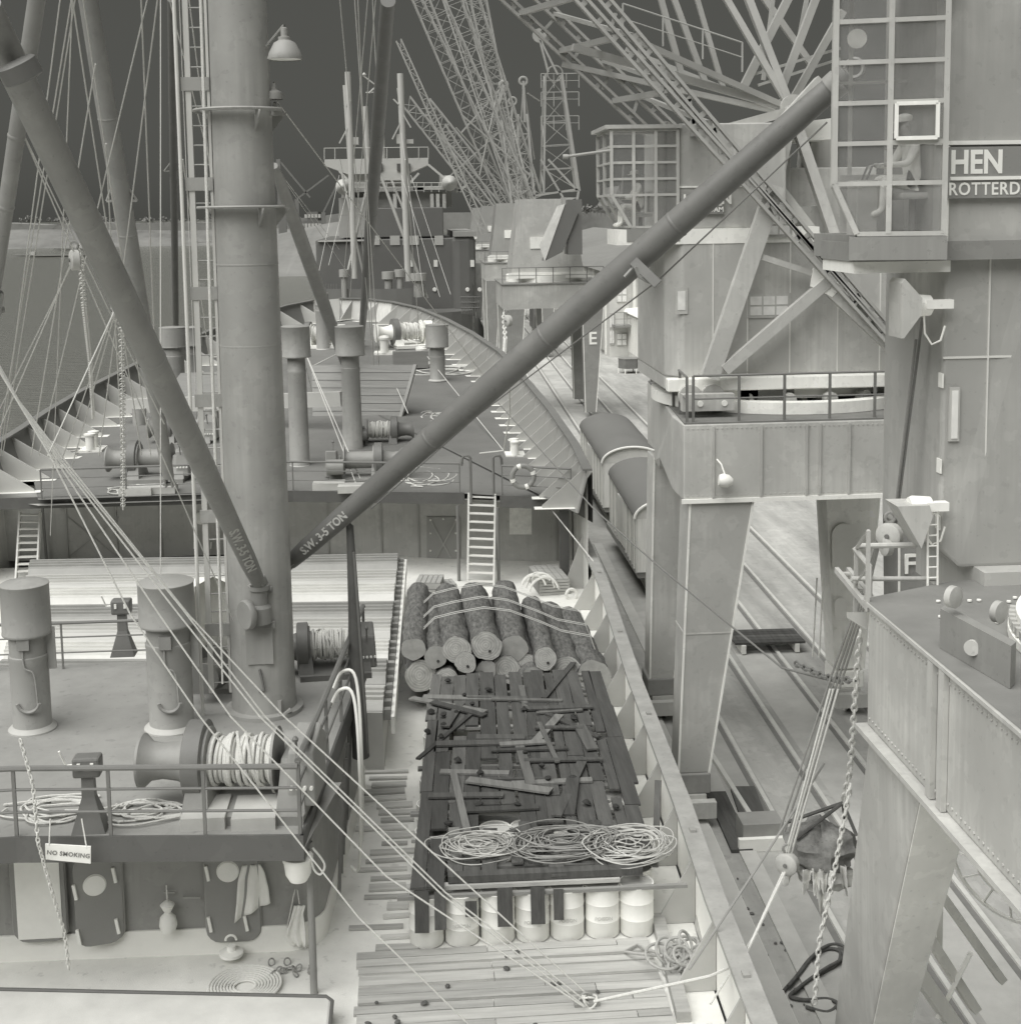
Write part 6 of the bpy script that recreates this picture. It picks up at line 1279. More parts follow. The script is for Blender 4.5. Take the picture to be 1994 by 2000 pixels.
for x0, x1 in ((700,716),(736,754),(760,790),(820,836)):
    fb(x0,444,x1,462,157.9,.2,'window',M_fsl)
for x in (693,775,822,891): fb(x-3.5,490,x+3.5,503,157.9 if x < 880 else 156.9,.15,'window',M_pale)
for x in (651,820,872,882,905): 
    p = K(x,546,157.8 if x < 880 else 156.8); MB().lathe(p, YV, [(.2,0),(.24,.1)], 14).build('porthole', M_pale, fs)
fb(600,452,690,456,157.6,1,'ledge',M_fsl)
# bridge and wings
A = [(612,300),(808,297),(808,310),(782,322),(770,326),(655,328),(640,322),(612,312)]
MB().prism([K(x,y,163) for x, y in A], V(0,4,0)).build('bridge', M_fsl, fs)
fb(645,326,772,392,164,4,'wheelhouse_base',M_fsl); fb(700,322,760,340,162.9,.3,'bridge_front',M_fsl)
for x in (702,718,753,770): fb(x-4,308,x+4,322,162.7,.2,'bridge_window',mat('bridge_glass',70,0.2,0.05,1,k=0.5,bump=0))
for x in (612,632,660,690,730,760,790,808): MB().tube([K(x,300,163), K(x,278,163)], .05, 5).build('rail_post', M_fsl, fs)
MB().tube([K(612,279,163), K(808,277,163)], .04, 5).build('rail_bar', M_fsl, fs)
fb(655,352,800,362,162,6,'boat_deck',M_fsm); fb(780,350,850,358,162,6,'boat_deck',M_fsl); fb(830,330,848,350,163,3,'signal_house',M_fsm)
for x in (690,745,815,826,838): fb(x-3,365,x+3,392,162,.6,'deck_pillar',M_fsl)
for x, y, lab in ((648,352,'port'),(848,345,'stbd')):
    c = K(x,y,161); q = MB(); q.lathe(c-V(0,3,0), YV, [(.1,0),(.7,.8),(.9,2.5),(.9,4),(.7,5.4),(.1,6.2)], 12); q.build('lifeboat', M_fsl, fs)
fb(676,360,852,392,163.2,4,'boat_deck_house',M_fsm); fb(640,372,690,405,161,3,'boat_deck_house',M_fsm)
for i in range(15): MB().tube([K(660+i*14,362,161.5), K(660+i*14,345,161.5)], .05, 5).build('rail_post', M_fsl, fs)
for y in (345,353): MB().tube([K(655,y,161.5), K(862,y-1,161.5)], .04, 5).build('rail_bar', M_fsl, fs)
for x0, y0, x1, y1 in ((700,330,690,392),(735,330,760,392),(790,326,760,360),(640,322,668,352),(808,310,850,345),(845,335,870,362),(860,362,880,350)): MB().beam(K(x0,y0,162), K(x1,y1,162), .25, .25).build('davit', M_fsl, fs)
for x0, y0, x1, y1 in ((652,200,662,188),(752,196,742,186),(752,200,775,240),(656,240,640,270),(756,230,740,262)): MB().beam(K(x0,y0,151.8), K(x1,y1,151.8), .14, .14).build('crosstree', M_fsl, fs)
# masts and posts
def pole(x0, y0, x1, y1, Y, r_, nm='mast', m=M_fsl): MB().tube([K(x0,y0,Y), K(x1,y1,Y)], r_, 10).build(nm, m, fs)
pole(669,525,656,135,152,.32); pole(770,530,755,138,152,.34); pole(662,350,650,160,152.5,.2,'topmast'); pole(772,350,752,165,152.5,.2,'topmast')
pole(716,300,712,112,165,.16); pole(720,300,714,170,165,.45,'radar_mast'); pole(693,300,688,200,164,.35,'funnel_mast'); pole(696,175,712,160,165,.1,'yard'); pole(685,142,706,158,165,.08,'yard'); pole(690,174,716,173,165,.07,'yard')
pole(718,330,806,562,153,.18,'boom'); pole(650,540,700,320,153,.15,'boom'); pole(640,300,690,540,153,.12,'boom')
for x, y in ((687,140),(712,112)): MB().lathe(K(x,y,165)-ZV*.25, ZV, [(.05,0),(.25,.25),(.05,.5)], 10).build('mast_lamp', M_fsl, fs)
fb(748,252,760,270,152,.8,'block',M_fsl); fb(656,258,676,272,152,.8,'block',M_fsl); fb(765,262,780,270,152.2,.8,'block',M_fsl)
for x, y0, y1, w_ in ((650,508,562,9),(755,508,560,10),(790,515,560,16),(733,512,545,12)):
    f = K(x,y1,152); MB().lathe(f, ZV, [(w_/PPM(152)*.6,0),(w_/PPM(152)*.6,K(x,y0,152).z-f.z-.8),(w_/PPM(152),K(x,y0,152).z-f.z-.8),(w_/PPM(152),K(x,y0,152).z-f.z)], 16).build('ventilator', M_fsm, fs)
MB().bb(K(860,600,151).x,K(900,600,151).x,150.2,150.6,K(880,575,151).z,K(880,560,151).z).build('draught_board', M_fsl, fs) if False else None
for i, x in enumerate(range(610,640,5)): MB().tube([K(x,545,149.9), K(x,535,149.9)], .06, 5).build('rail_post', M_rail, fs)
# ================================================================== small craft and buildings on the far side
def boat(px, py, wpx, label, hh=1.2, house=True):
    p = G(px, py, 0); L_ = wpx/PPM(p.y); t = thing('boat', label, 'boat', p, 'boats on the far water')
    q = MB(); sec = []
    for k in range(9):
        u = k/8; w_ = L_*.09*math.sin(math.pi*min(1,.15+u*.85))**.5; x = -L_/2+L_*u; z = hh*(1+.35*(2*u-1)**2); sec.append([p+V(x,-w_,z), p+V(x,-w_*.6,0), p+V(x,w_*.6,0), p+V(x,w_,z)])
    vs = [v for s_ in sec for v in s_]; q.add(vs, [(4*k+j,4*k+4+j,4*k+5+j,4*k+1+j) for k in range(8) for j in range(3)]+[(4*k,4*k+3,4*k+7,4*k+4) for k in range(8)]+[(0,1,2,3),(35,34,33,32)]); q.build('hull', M_fsm, t)
    if house: MB().bb(p.x+L_*.12,p.x+L_*.34,p.y-1.2,p.y+1.2,hh*.9,hh*2.4).build('wheelhouse', M_fsl, t); MB().tube([p+V(L_*.05,0,hh), p+V(L_*.05,0,hh*4)], .1, 5).build('mast', M_fsl, t)
boat(135,472,62,'broad barge with a raised cabin crossing the far harbour'); boat(50,484,48,'low barge close to the far left of the basin',1.0); boat(118,484,120,'long low dumb barge in front of the cabin barge',.8,False); boat(377,538,20,'tiny dinghy alone on open water beside the mast',.6,False); boat(355,440,50,'pale launch near the far bank behind the mast',1.4)
p = K(590,414,800); t = thing('far_building','dark terminal building with rows of pale windows across the water','building',V(p.x,800,0))  # its windows are plain pale panels
for i, (w_, z0_, z1_) in enumerate(((46,0,9),(34,9,15),(20,15,20))): w3 = w_/PPM(800)/2; MB().bb(p.x-w3,p.x+w3,800,830,z0_,z1_).build('storey', M_fsd, t)
bz = K(590,418,800).z
for r_ in range(3):
    for i in range(9 - 2*r_):
        x = p.x+(i-4+r_)*1.45*2.2/1.5*.9; MB().bb(x-.7,x+.7,799.7,800.02,(3.5,10.8,16.6)[r_],(6.5,13.4,18.6)[r_]).build('window', M_fsl, t)
for (a, b, Y) in (((525,300),(585,372),700),((560,375),(620,330),700),((536,395),(530,330),700),((610,400),(640,340),700),((1170,395),(1176,310),780),((100,430),(150,400),1200)):
    t = thing('far_crane','faint distant lattice crane jib on the skyline','crane',V(K(*a,Y).x,Y,0),'distant crane jibs'); MB().beam(K(*a,Y), K(*b,Y), 1.0, .8).build('jib', M_far, t); MB().beam(K(a[0],a[1],Y), V(K(*a,Y).x,Y,1), 2.0, 1.6).build('tower', M_far, t)
# distant tree line: rough clumps
def treeline(label, Y, x0, x1, base, step, hpx, m, seed):
    rn = random.Random(seed); x = x0
    while x < x1:
        c = K(x, base, Y); h_ = hpx*rn.uniform(.6,1.3)/PPM(Y); w_ = h_*rn.uniform(.5,1.0); t = thing('tree', label, 'tree', V(c.x,Y,c.z-h_*.4), 'trees on the far shore')
        MB().tube([V(c.x,Y,c.z-h_*.5), V(c.x,Y,c.z+h_*.3)], [h_*.05,h_*.02], 5).build('trunk', m, t)
        q = MB()
        for k in range(70):
            a, b2, r_ = rn.uniform(0,6.28), rn.uniform(-1,1), rn.random()**.5; d = V(math.cos(a)*w_*r_*math.sqrt(1-b2*b2), math.sin(a)*w_*r_*.8, b2*h_*.5*r_); s_ = h_*rn.uniform(.05,.13); e = V(rn.uniform(-1,1),rn.uniform(-1,1),rn.uniform(-1,1)).normalized(); f_, g_ = frame(e); o = V(c.x,Y,c.z+h_*.35)+d; q.quad(o-f_*s_-g_*s_, o+f_*s_-g_*s_, o+f_*s_+g_*s_, o-f_*s_+g_*s_)
        q.build('crown', m, t); x += step*rn.uniform(.6,1.5)
M_tree = mat('far_foliage_hazed',96,1,0.3,0.2,k=0.5,bump=0)  # foliage grey near the sky tone, haze put into the colour
treeline('haze-toned tree on the far shore of the harbour', 1400, 40, 560, 418, 16, 11, M_tree, 3)
treeline('dark tree on the bank beyond the quay', 600, 1100, 1260, 400, 11, 16, M_tree, 4)
# ================================================================== things on the quay
M_wag = mat('wagon_boards',170,0.8,0.12,1.5,k=0.5,stretch=(6,6,.5)); M_wroof = mat('wagon_roof',112,0.7,0.06,0.6,k=0.8); M_wend = mat('wagon_end',158,0.8,0.1,2,k=0.5)
def wagon(label, near, far, chalk=None):
    a = G(*near, 6.55); b = G(*far, 6.55); x0, y0, y1 = a.x, a.y, b.y; w_ = 2.75; sl = (b.x-a.x)/(y1-y0)
    t = thing('goods_wagon', label, 'wagon', V(x0+w_/2,(y0+y1)/2,Zq), 'goods wagons'); X = lambda x, y: x0+x+sl*(y-y0)
    zb_, ze = Zq+1.1, 6.5
    MB().hexa([V(X(.05,y0),y0,zb_),V(X(w_-.05,y0),y0,zb_),V(X(w_-.05,y1),y1,zb_),V(X(.05,y1),y1,zb_),V(X(.05,y0),y0,ze),V(X(w_-.05,y0),y0,ze),V(X(w_-.05,y1),y1,ze),V(X(.05,y1),y1,ze)]).build('body', M_wag, t)
    q = MB(); n = 18
    arc = [(w_/2-(w_/2+.06)*math.cos(math.pi*k/n), ze+.72*math.sin(math.pi*k/n)) for k in range(n+1)]
    q.add([V(X(x,y0-.12),y0-.12,z) for x, z in arc]+[V(X(x,y1+.12),y1+.12,z) for x, z in arc], [(k+1,k,n+1+k,n+2+k) for k in range(n)], True); rf = q.build('roof', M_wroof, t)
    q = MB(); q.add([V(X(x,y0-.01),y0-.01,z-.03) for x, z in arc], [tuple(range(n+1))]); q.build('end_wall', M_wend, t)
    q = MB(); q.tube([V(X(x,y0-.12),y0-.12,z) for x, z in arc], .05, 6); q.build('roof_rim', M_pale, rf)
    k_ = int((y1-y0)/.62)
    for i in range(k_+1):
        y = y0+(y1-y0)*i/k_; MB().bb(X(0,y)-.02,X(0,y)+.04,y-.04,y+.04,zb_,ze-.02).build('side_rib', M_pale if i % 2 else M_wend, t)
    ym = (y0+y1)/2; MB().bb(X(-.03,ym)-.03,X(-.03,ym)+.03,ym-.8,ym+.8,zb_+.1,ze-.1).build('door', M_wag, t)
    MB().bb(X(0,y0)+.1,X(0,y0)+w_-.1,y0+.1,y1-.1,Zq+.85,Zq+1.09).build('underframe', M_machine, t)
    for f in (.18,.82):
        y = y0+(y1-y0)*f
        for dx in (.6,2.1): MB().lathe(V(X(dx,y),y,Zq+.5), XV, [(.46,0),(.46,.04),(.4,.06),(.4,.13)], 22).build('wheel', M_pale, t)
    for dx in (.6,2.1): MB().lathe(V(X(dx,y0)+.02,y0-.55,Zq+1.02), YV, [(.2,0),(.2,.05),(.07,.07),(.07,.5)], 16).build('buffer', M_wend, t)
wagon('barrel roofed goods wagon nearer to the near crane leg', (1199,975), (1150,893)); wagon('barrel roofed goods wagon beyond it, farther along the track', (1137,871), (1095,804))
# warehouse with balcony
M_wh = mat('warehouse_wall',152,0.85,0.08,0.4,k=0.5,streak=0.06); M_whd = mat('warehouse_door',166,0.8,0.1,1,k=0.5,stretch=(5,5,.4))
f = G(1150,672,Zq); X0, Y0 = f.x, f.y; zt_ = K(1150,512,Y0).z
wh = thing('warehouse', 'long quayside warehouse with slatted doors and an iron balcony', 'warehouse', V(X0+10,Y0+30,Zq))
MB().bb(X0,X0+26,Y0,Y0+110,Zq,zt_).build('wall', M_wh, wh)
q = MB(); q.prism([V(X0-.6,Y0-.5,zt_),V(X0+26,Y0-.5,zt_),V(X0+13,Y0-.5,zt_+3.2)], V(0,111,0)); q.build('roof', M_gantry_dk, wh)
for i in range(7):
    y = Y0+3+i*9; MB().bb(X0-.12,X0,y,y+5,Zq+.3,zt_-1).build('bay_door', M_whd if i % 2 else M_wend, wh); MB().bb(X0-.2,X0-.02,y-1.2,y-.6,Zq,zt_).build('pilaster', M_pale, wh)
for x0, x1, y0, y1 in ((1163,1182,628,652),(1163,1182,542,570),(1150,1158,590,650),(1195,1200,590,660)):
    a, c = K(x0,y1,Y0), K(x1,y0,Y0); w_ = MB().bb(a.x,c.x,Y0-.12,Y0-.01,a.z,c.z).build('window', M_gantry, wh)
    for i in range(2):
        for j in range(2): xa = a.x+(c.x-a.x)*(i+.1)/2; xb = a.x+(c.x-a.x)*(i+.9)/2; za = a.z+(c.z-a.z)*(j+.1)/2; zb_ = a.z+(c.z-a.z)*(j+.9)/2; MB().bb(xa,xb,Y0-.16,Y0-.125,za,zb_).build('pane', M_glass2, w_)
for i in range(12): x = K(1186,560,Y0).x+i*.42; MB().bb(x,x+.3,Y0-.1,Y0-.01,K(1190,600,Y0).z,K(1190,520,Y0).z).build('slat', M_whd if i % 2 else M_gantry, wh)
bz_ = K(1190,610,Y0).z; MB().bb(X0+.2,X0+9,Y0-2.2,Y0,bz_-.2,bz_).build('balcony_floor', M_gantry_dk, wh)
rail_sub(wh, [V(X0+.2,Y0-2.2,bz_), V(X0+9,Y0-2.2,bz_)], 1.3, 1.0, .04, M_gantry_dk)
hu = G(1215,690,Zq); t = thing('quay_hut', 'low slatted hut with pale roof beside the notice board', 'hut', V(hu.x+4,hu.y+6,Zq))
hz = K(1215,600,hu.y).z; MB().bb(hu.x,hu.x+9,hu.y,hu.y+14,Zq,hz).build('wall', M_wh, t); MB().hexa([V(hu.x-.5,hu.y-.5,hz),V(hu.x+9.5,hu.y-.5,hz),V(hu.x+9.5,hu.y+14,hz),V(hu.x-.5,hu.y+14,hz),V(hu.x-.3,hu.y-.4,hz+.3),V(hu.x+9.5,hu.y-.4,hz+1.0),V(hu.x+9.5,hu.y+14,hz+1.0),V(hu.x-.3,hu.y+14,hz+.3)]).build('roof', M_gantry_wh, t)
for i in range(10): MB().bb(hu.x-.08,hu.x,hu.y+.4+i*1.3,hu.y+1.3+i*1.3,Zq+.5,hz-.4).build('slat', M_whd, t)
# easel notice board
f = G(1250,728,Zq); nb = thing('notice_board', 'dark chalk notice board with rows of pale writing on the quay', 'notice board', f)
a, b = K(1240,676,f.y), K(1261,690,f.y-.8); w_ = MB().hexa([K(1240,708,f.y),K(1261,722,f.y-.8),K(1261,722,f.y-.8)+V(.1,.1,0),K(1240,708,f.y)+V(.1,.1,0),a,b,b+V(.1,.1,0),a+V(.1,.1,0)]).build('board', mat('chalk_board',92,0.8,0.08,2,k=0.5), nb)
for r_ in range(5):
    for c in range(4):
        p = a.lerp(b,(c+.5)/4.2)-ZV*(.2+r_*.24); MB().beam(p+V(-.06,-.05,0), p+V(.1,-.12,0), .02, .07 if (r_+c) % 3 else .03).build('chalk_mark', M_gantry_wh, nb)
for x, y in ((1242,735),(1259,745)): MB().beam(G(x,y,Zq), K(x,690,f.y), .06, .06).build('leg', M_gantry, nb)
MB().hexa([K(1217,652,f.y+1),K(1228,650,f.y+1),K(1240,676,f.y),K(1232,674,f.y),K(1217,650,f.y+1),K(1228,648,f.y+1),K(1240,674,f.y),K(1232,672,f.y)]).build('rain_hood', M_gantry_dk, nb)
f = G(1247,752,Zq); MB().bb(f.x-.35,f.x+.35,f.y-.3,f.y+.3,Zq,K(1247,728,f.y).z).build('switch_cabinet', M_gantry_dk, tags=('grey switch cabinet standing by the portal of crane F','cabinet'))
# dark crate on trestle
f = G(1187,703,Zq); t = thing('crate', 'dark hexagonal crate raised on trestle legs on the quay', 'crate', f)
h_ = K(1187,676,f.y).z-Zq; pts = [V(f.x+1.0*math.cos(R(a)),f.y+1.0*math.sin(R(a)),Zq+.45) for a in range(0,360,60)]
MB().prism(pts, V(0,0,h_-.45)).build('body', M_machine_dk, t)
for p in pts: MB().beam(V(p.x,p.y,Zq), V(p.x,p.y,Zq+.45), .1, .1).build('leg', M_pale, t)
MB().prism([V(p.x+(p.x-f.x)*.05,p.y+(p.y-f.y)*.05,Zq+h_+.005) for p in pts], V(0,0,.06)).build('lid', M_machine, t)
f = G(1200,672,Zq); t = thing('fuel_pump', 'slim dark fuel pump with round head near the warehouse', 'pump', f); H_ = K(1200,650,f.y).z-Zq
MB().bb(f.x-.35,f.x+.35,f.y-.3,f.y+.3,Zq,Zq+H_*.75).build('cabinet', M_machine_dk, t); MB().lathe(V(f.x,f.y-.2,Zq+H_*.85), YV, [(.4,0),(.4,.3)], 18).build('dial_head', M_machine, t)
# quay bollards beside the ship ahead
for x, y in ((926,668),(929,684)):
    f = G(x, y, Zq); t = thing('quay_bollard', 'squat iron mooring bollard with dark cap at the quay edge', 'bollard', f, 'bollards on the quay edge'); MB().lathe(f, ZV, [(.45,0),(.4,.2),(.32,.9),(.5,1.1)], 16).build('stem', M_pale, t); MB().lathe(f+ZV*1.1, ZV, [(.5,0),(.52,.15),(.3,.35),(.05,.4)], 16).build('cap', M_machine_dk, t)
# lorry under crane E
f = G(1030,640,Zq); t = thing('lorry', 'box lorry parked beneath the portal of crane E', 'lorry', f)
MB().bb(f.x-1.2,f.x+1.2,f.y+2,f.y+8,Zq+1,Zq+3.8).build('box_body', M_gantry_dk, t); MB().hexa([V(f.x-1.15,f.y,Zq+.8),V(f.x+1.15,f.y,Zq+.8),V(f.x+1.15,f.y+1.9,Zq+.8),V(f.x-1.15,f.y+1.9,Zq+.8),V(f.x-1.1,f.y+.5,Zq+2.6),V(f.x+1.1,f.y+.5,Zq+2.6),V(f.x+1.1,f.y+1.9,Zq+2.7),V(f.x-1.1,f.y+1.9,Zq+2.7)]).build('driver_cab', M_machine_dk, t)
MB().hexa([V(f.x-.95,f.y+.2,Zq+1.6),V(f.x+.95,f.y+.2,Zq+1.6),V(f.x+.95,f.y+.3,Zq+1.6),V(f.x-.95,f.y+.3,Zq+1.6),V(f.x-.9,f.y+.42,Zq+2.4),V(f.x+.9,f.y+.42,Zq+2.4),V(f.x+.9,f.y+.5,Zq+2.4),V(f.x-.9,f.y+.5,Zq+2.4)]).build('windscreen', M_pale, t)
for dy in (.9,6): 
    for dx in (-1.0,1.0): MB().lathe(V(f.x+dx-.12,f.y+dy,Zq+.5), XV, [(.5,0),(.5,.24)], 18).build('wheel', M_pale, t)
# stack of dark boards between the rails, long mats and baulks
f = G(1452,1232,Zq); t = thing('board_stack', 'low stack of dark boards lying across the rail tracks', 'boards', f)
for i in range(5):
    MB().box(V(f.x,f.y+.05+i*.3,Zq+.36), (2.35,.27,.07), Matrix.Rotation(R(-2),3,'Z')).build('board', M_tone[i % 3], t)
for dx in (-.9,.9): MB().box(V(f.x+dx,f.y+.6,Zq+.18),(.14,1.5,.28)).build('bearer', M_pale, t)
def gbox(label, cat, nm, px0, px1, w_, h_, m):
    a, b = G(*px0,Zq), G(*px1,Zq); return MB().beam(a+ZV*(h_/2+.012), b+ZV*(h_/2+.012), w_, h_).build(nm, m, tags=(label, cat))
gbox('long dark ribbed mat laid beside the crane rail','mat','timber_mat',(1400,1490),(1440,1600),.62,.08,M_tone[2])
gbox('second dark mat lying nearer to the crane leg','mat','timber_mat',(1350,1500),(1400,1610),.5,.08,M_tone[1])
gbox('pale steel pipe lying along the crane rail','pipe','steel_pipe',(1330,1410),(1432,1572),.12,.12,M_railst)
gbox('short pale pipe stub across the end of the mats','pipe','steel_pipe',(1436,1574),(1468,1574),.12,.12,M_railst)
f = G(1425,1590,Zq); t = thing('buffer_block', 'dark timber buffer block with pale flaking end on the crane rail', 'block', f); MB().box(f+V(.1,0,.3),(.95,.7,.6)).build('block', M_machine, t); MB().box(f+V(.1,-.42,.16),(1.2,.14,.3)).build('sill', M_pale, t)
# hanging sling load of bales
c = K(1548,1598,21.2); t = thing('sling_load', 'shaggy dark bale wrapped in torn pale cloth hanging from the crane chain', 'bale', c-ZV*.7)
def blob(cx, rad, seed, m, nm, sx=1, sz=1):
    rn = random.Random(seed); ph = [rn.uniform(0,6) for _ in range(8)]; q = MB(); N, Mm = 28, 18
    def fn(u, v):
        a, b = u*2*math.pi, (v-.5)*math.pi; w_ = 1+.1*math.sin(3*a+ph[0]+2*b)+.08*math.sin(5*a+ph[1])*math.cos(3*b)+.07*math.sin(9*b+ph[2]+a*2)+.04*math.sin(13*a+ph[4]); sq = 1/max(abs(math.cos(a)),abs(math.sin(a)))**.5
        return cx+V(math.cos(a)*math.cos(b)*rad*w_*sx*sq, math.sin(a)*math.cos(b)*rad*w_*sq, math.sin(b)*rad*w_*sz)
    q.grid(N, Mm, fn); return q.build(nm, m, t)
M_rag = mat('rag_mass',108,0.95,0.45,4,k=0.7,bump=1.0,bscale=9,spots=0.4); M_ragp = mat('torn_cloth',172,0.95,0.25,4,k=0.6,bump=0.8,bscale=10)
blob(c, .52, 3, M_rag, 'bale', 1.05, .75); blob(c+V(.08,-.05,-.42), .42, 5, M_ragp, 'torn_wrapping', 1.0, .6)
for k in range(6):
    rn = random.Random(k+40); a0 = rn.uniform(3.3,6.1); wd_, ln = rn.uniform(.12,.24), rn.uniform(.3,.62)
    def rag(u, v, a0=a0, wd_=wd_, ln=ln, rn=rn, k=k):
        a = a0+(u-.5)*wd_*2*(1-.5*v); r_ = .56+.05*math.sin(9*u+k)+.06*v; return c+V(math.cos(a)*r_*1.05, math.sin(a)*r_, -.12-ln*v*(1+.25*math.sin(7*u+k))+.03*math.sin(13*v+k))
    q = MB(); q.grid(8, 8, rag); q.build('rag_strip', M_ragp, t)
ap = K(1590,1515,21.2)
for dx, dy in ((-.5,-.3),(.5,-.3),(.5,.3),(-.5,.3)): MB().tube([c+V(dx,dy,.3), ap], .03, 6).build('sling_rope', M_tone[2], t)
# rope sling and loops on the quay
q = MB(); pts = [G(x, y, Zq)+ZV*.05 for x, y in ((1478,1875),(1500,1850),(1530,1812),(1560,1795),(1584,1800),(1580,1822),(1550,1840),(1510,1868),(1490,1885),(1520,1892),(1560,1890),(1580,1900),(1560,1915),(1520,1905))]
q.tube(smooth(pts), .035, 8); q.tube(smooth([p+V(.1,.05,.06) for p in pts[:9]]), .03, 8); q.build('rope_sling', M_tone[2], tags=('dark doubled rope sling dropped on the quay near the crane leg','rope'))
for i in range(40):
    rn = rnd; x = rn.uniform(1290,1520); y = 1540+(x-1290)*1.4+rn.uniform(-30,80); 
    if y > 1925: continue
    p = G(x, y, Zq); r_ = rn.uniform(.02,.06); MB().lathe(p+ZV*.012, V(rn.uniform(-.3,.3),rn.uniform(-.3,.3),1), [(r_*.5,0),(r_,.015),(.01,.04)], 6).build('debris', mat('debris_dark',96,0.95,0.3,10,k=0.8), tags=('small scrap of dark debris on the quay beside the ship','debris','debris on the quay edge'))
# diesel shunting machine between the crane legs: wheel hoops and seat frame
f = G(1240,1330,Zq); t = thing('hand_winch', 'small capstan frame with wheel and wire guard between the crane legs', 'winch', f)
MB().bb(f.x-.4,f.x+.5,f.y-.6,f.y+.8,Zq,Zq+.5).build('base', M_gantry_lt, t); MB().ring(f+V(.1,-.3,.9), V(.2,-.3,1), .3, .03, 22, 6).build('hand_wheel', M_machine_dk, t); MB().ring(f+V(.2,1.4,1.1), XV, .55, .05, 26, 6).build('side_wheel', M_pale, t)
for k in range(5): MB().ring(f+V(-.1+.08*k,.35,.5), XV, .32, .015, 14, 5, R(0), R(180)).build('guard_hoop', M_pale, t)
# ================================================================== rigging wires, tackles and chains
def wire(label, pts, r_, m, grp, sag=0, n=8, nm='rigging_wire', cat='wire'):
    P = []
    for a, b in zip(pts, pts[1:]): P += sagline(a, b, sag, n)[:-1]
    P.append(Vector(pts[-1])); return MB().tube(P, r_, 6).build(nm, m, tags=(label, cat, grp))
def W(label, pp, r_, m, grp, sag=0):
    pp = list(pp)
    if pp[0][1] == 40:
        (x0, y0, Y0), (x1, y1, Y1) = pp[0], pp[1]; f = 90/(y1-y0); pp[0] = (x0-(x1-x0)*f, y0-90, Y0-(Y1-Y0)*f)
    return wire(label, [K(x, y, Y) for x, y, Y in pp], r_, m, grp, sag)
# guy falls crossing the picture from the port boom head to the near deck
lab = 'thick twisted guy rope running from the port side down to the near deck'
for pp in ([(-40,636,20),(38,765,20),(95,860,20),(246,1159,20),(377,1352,20),(676,1731,20),(850,1900,20),(920,1970,20)],
           [(-40,630,20.1),(38,762,20.1),(100,860,20.1),(300,1159,20.1),(435,1352,20.1),(729,1654,20.1),(1101,1900,20.1)],
           [(-40,625,20.2),(36,760,20.2),(105,860,20.2),(330,1150,20.2),(490,1352,20.2),(834,1689,20.2),(1104,1900,20.2)],
           [(-40,620,20.3),(36,757,20.3),(108,858,20.3),(345,1150,20.3),(500,1352,20.3),(840,1684,20.3),(1112,1895,20.3)],
           [(-40,618,20.4),(35,755,20.4),(112,855,20.4),(355,1159,20.4),(536,1352,20.4),(1122,1890,20.4)]):
    W(lab, pp, .013, M_rope, 'guy ropes')
# fine rigging, grouped by where it hangs
PORT = [((135,40,24),(95,1010,40)),((108,40,22),(40,560,22)),((135,40,22),(108,210,22)),((128,40,22),(38,590,22)),((143,40,30),(205,450,30)),((163,40,30),(258,680,36)),((268,40,30),(230,200,30)),((268,40,30),(285,485,34)),((292,40,30),(228,540,30)),((303,40,28),(303,1180,26)),((330,40,40),(402,330,40)),((340,40,60),(352,330,60)),((362,40,36),(388,250,36)),((345,300,40),(390,640,44)),((38,240,22),(310,800,25)),((180,120,30),(148,315,30)),((150,470,22),(40,690,22)),((150,460,22),(68,650,20)),((228,560,22),(90,860,20)),((217,590,22),(130,900,30)),((228,550,22),(112,880,26)),((200,270,34),(213,520,34)),((38,240,21),(440,1170,25.4))]
for a, b in PORT:
    if b[1] < 700:
        f = (860-a[1])/(b[1]-a[1]); b = (a[0]+(b[0]-a[0])*f, 860, min(62, a[2]+(b[2]-a[2])*f+8))
    W('thin rigging wire on the port side of the mast', [a, b], .011 if a[2] < 30 else .016, M_wire, 'port rigging wires')
W('stout white cable running down beside the mast ladder', [(380,40,25.6),(386,230,25.6),(398,620,25.6),(418,1200,25.6)], .03, M_rope, 'mast cables'); W('cable hanging in front of the mast foot', [(410,980,25),(420,1290,25)], .018, M_rope, 'mast cables')
FORE = [((645,40,60),(700,640,75)),((672,40,55),(720,770,66)),((677,40,55),(705,700,66)),((522,190,26.2),(940,745,50)),((705,40,60),(660,560,90)),((690,40,60),(640,620,90)),((560,620,60),(590,745,62)),((565,640,62),(700,950,47)),((570,650,62),(690,960,46)),((519,314,44),(640,470,90)),((519,314,44),(660,520,95)),((620,500,120),(655,360,150)),((600,520,120),(640,330,150)),((800,560,140),(757,250,150)),((830,560,140),(757,330,150)),((850,555,140),(775,330,150)),((765,300,60),(790,620,80)),((730,690,64),(770,780,60)),((705,40,58),(712,180,60)),((780,640,80),(1120,1060,40))]
for a, b in FORE: W('thin rigging wire above the forecastle', [a, b], .012 if a[2] < 45 else .02, M_wire, 'forecastle rigging wires')
W('slack line drooping between the kingposts', [(545,620,60),(590,690,60),(640,665,60)], .018, M_wire, 'forecastle rigging wires')
W('light chain hanging by the ladder head', [(960,700,40),(962,780,42),(950,850,44),(905,855,46)], .022, M_rope, 'hanging lines')
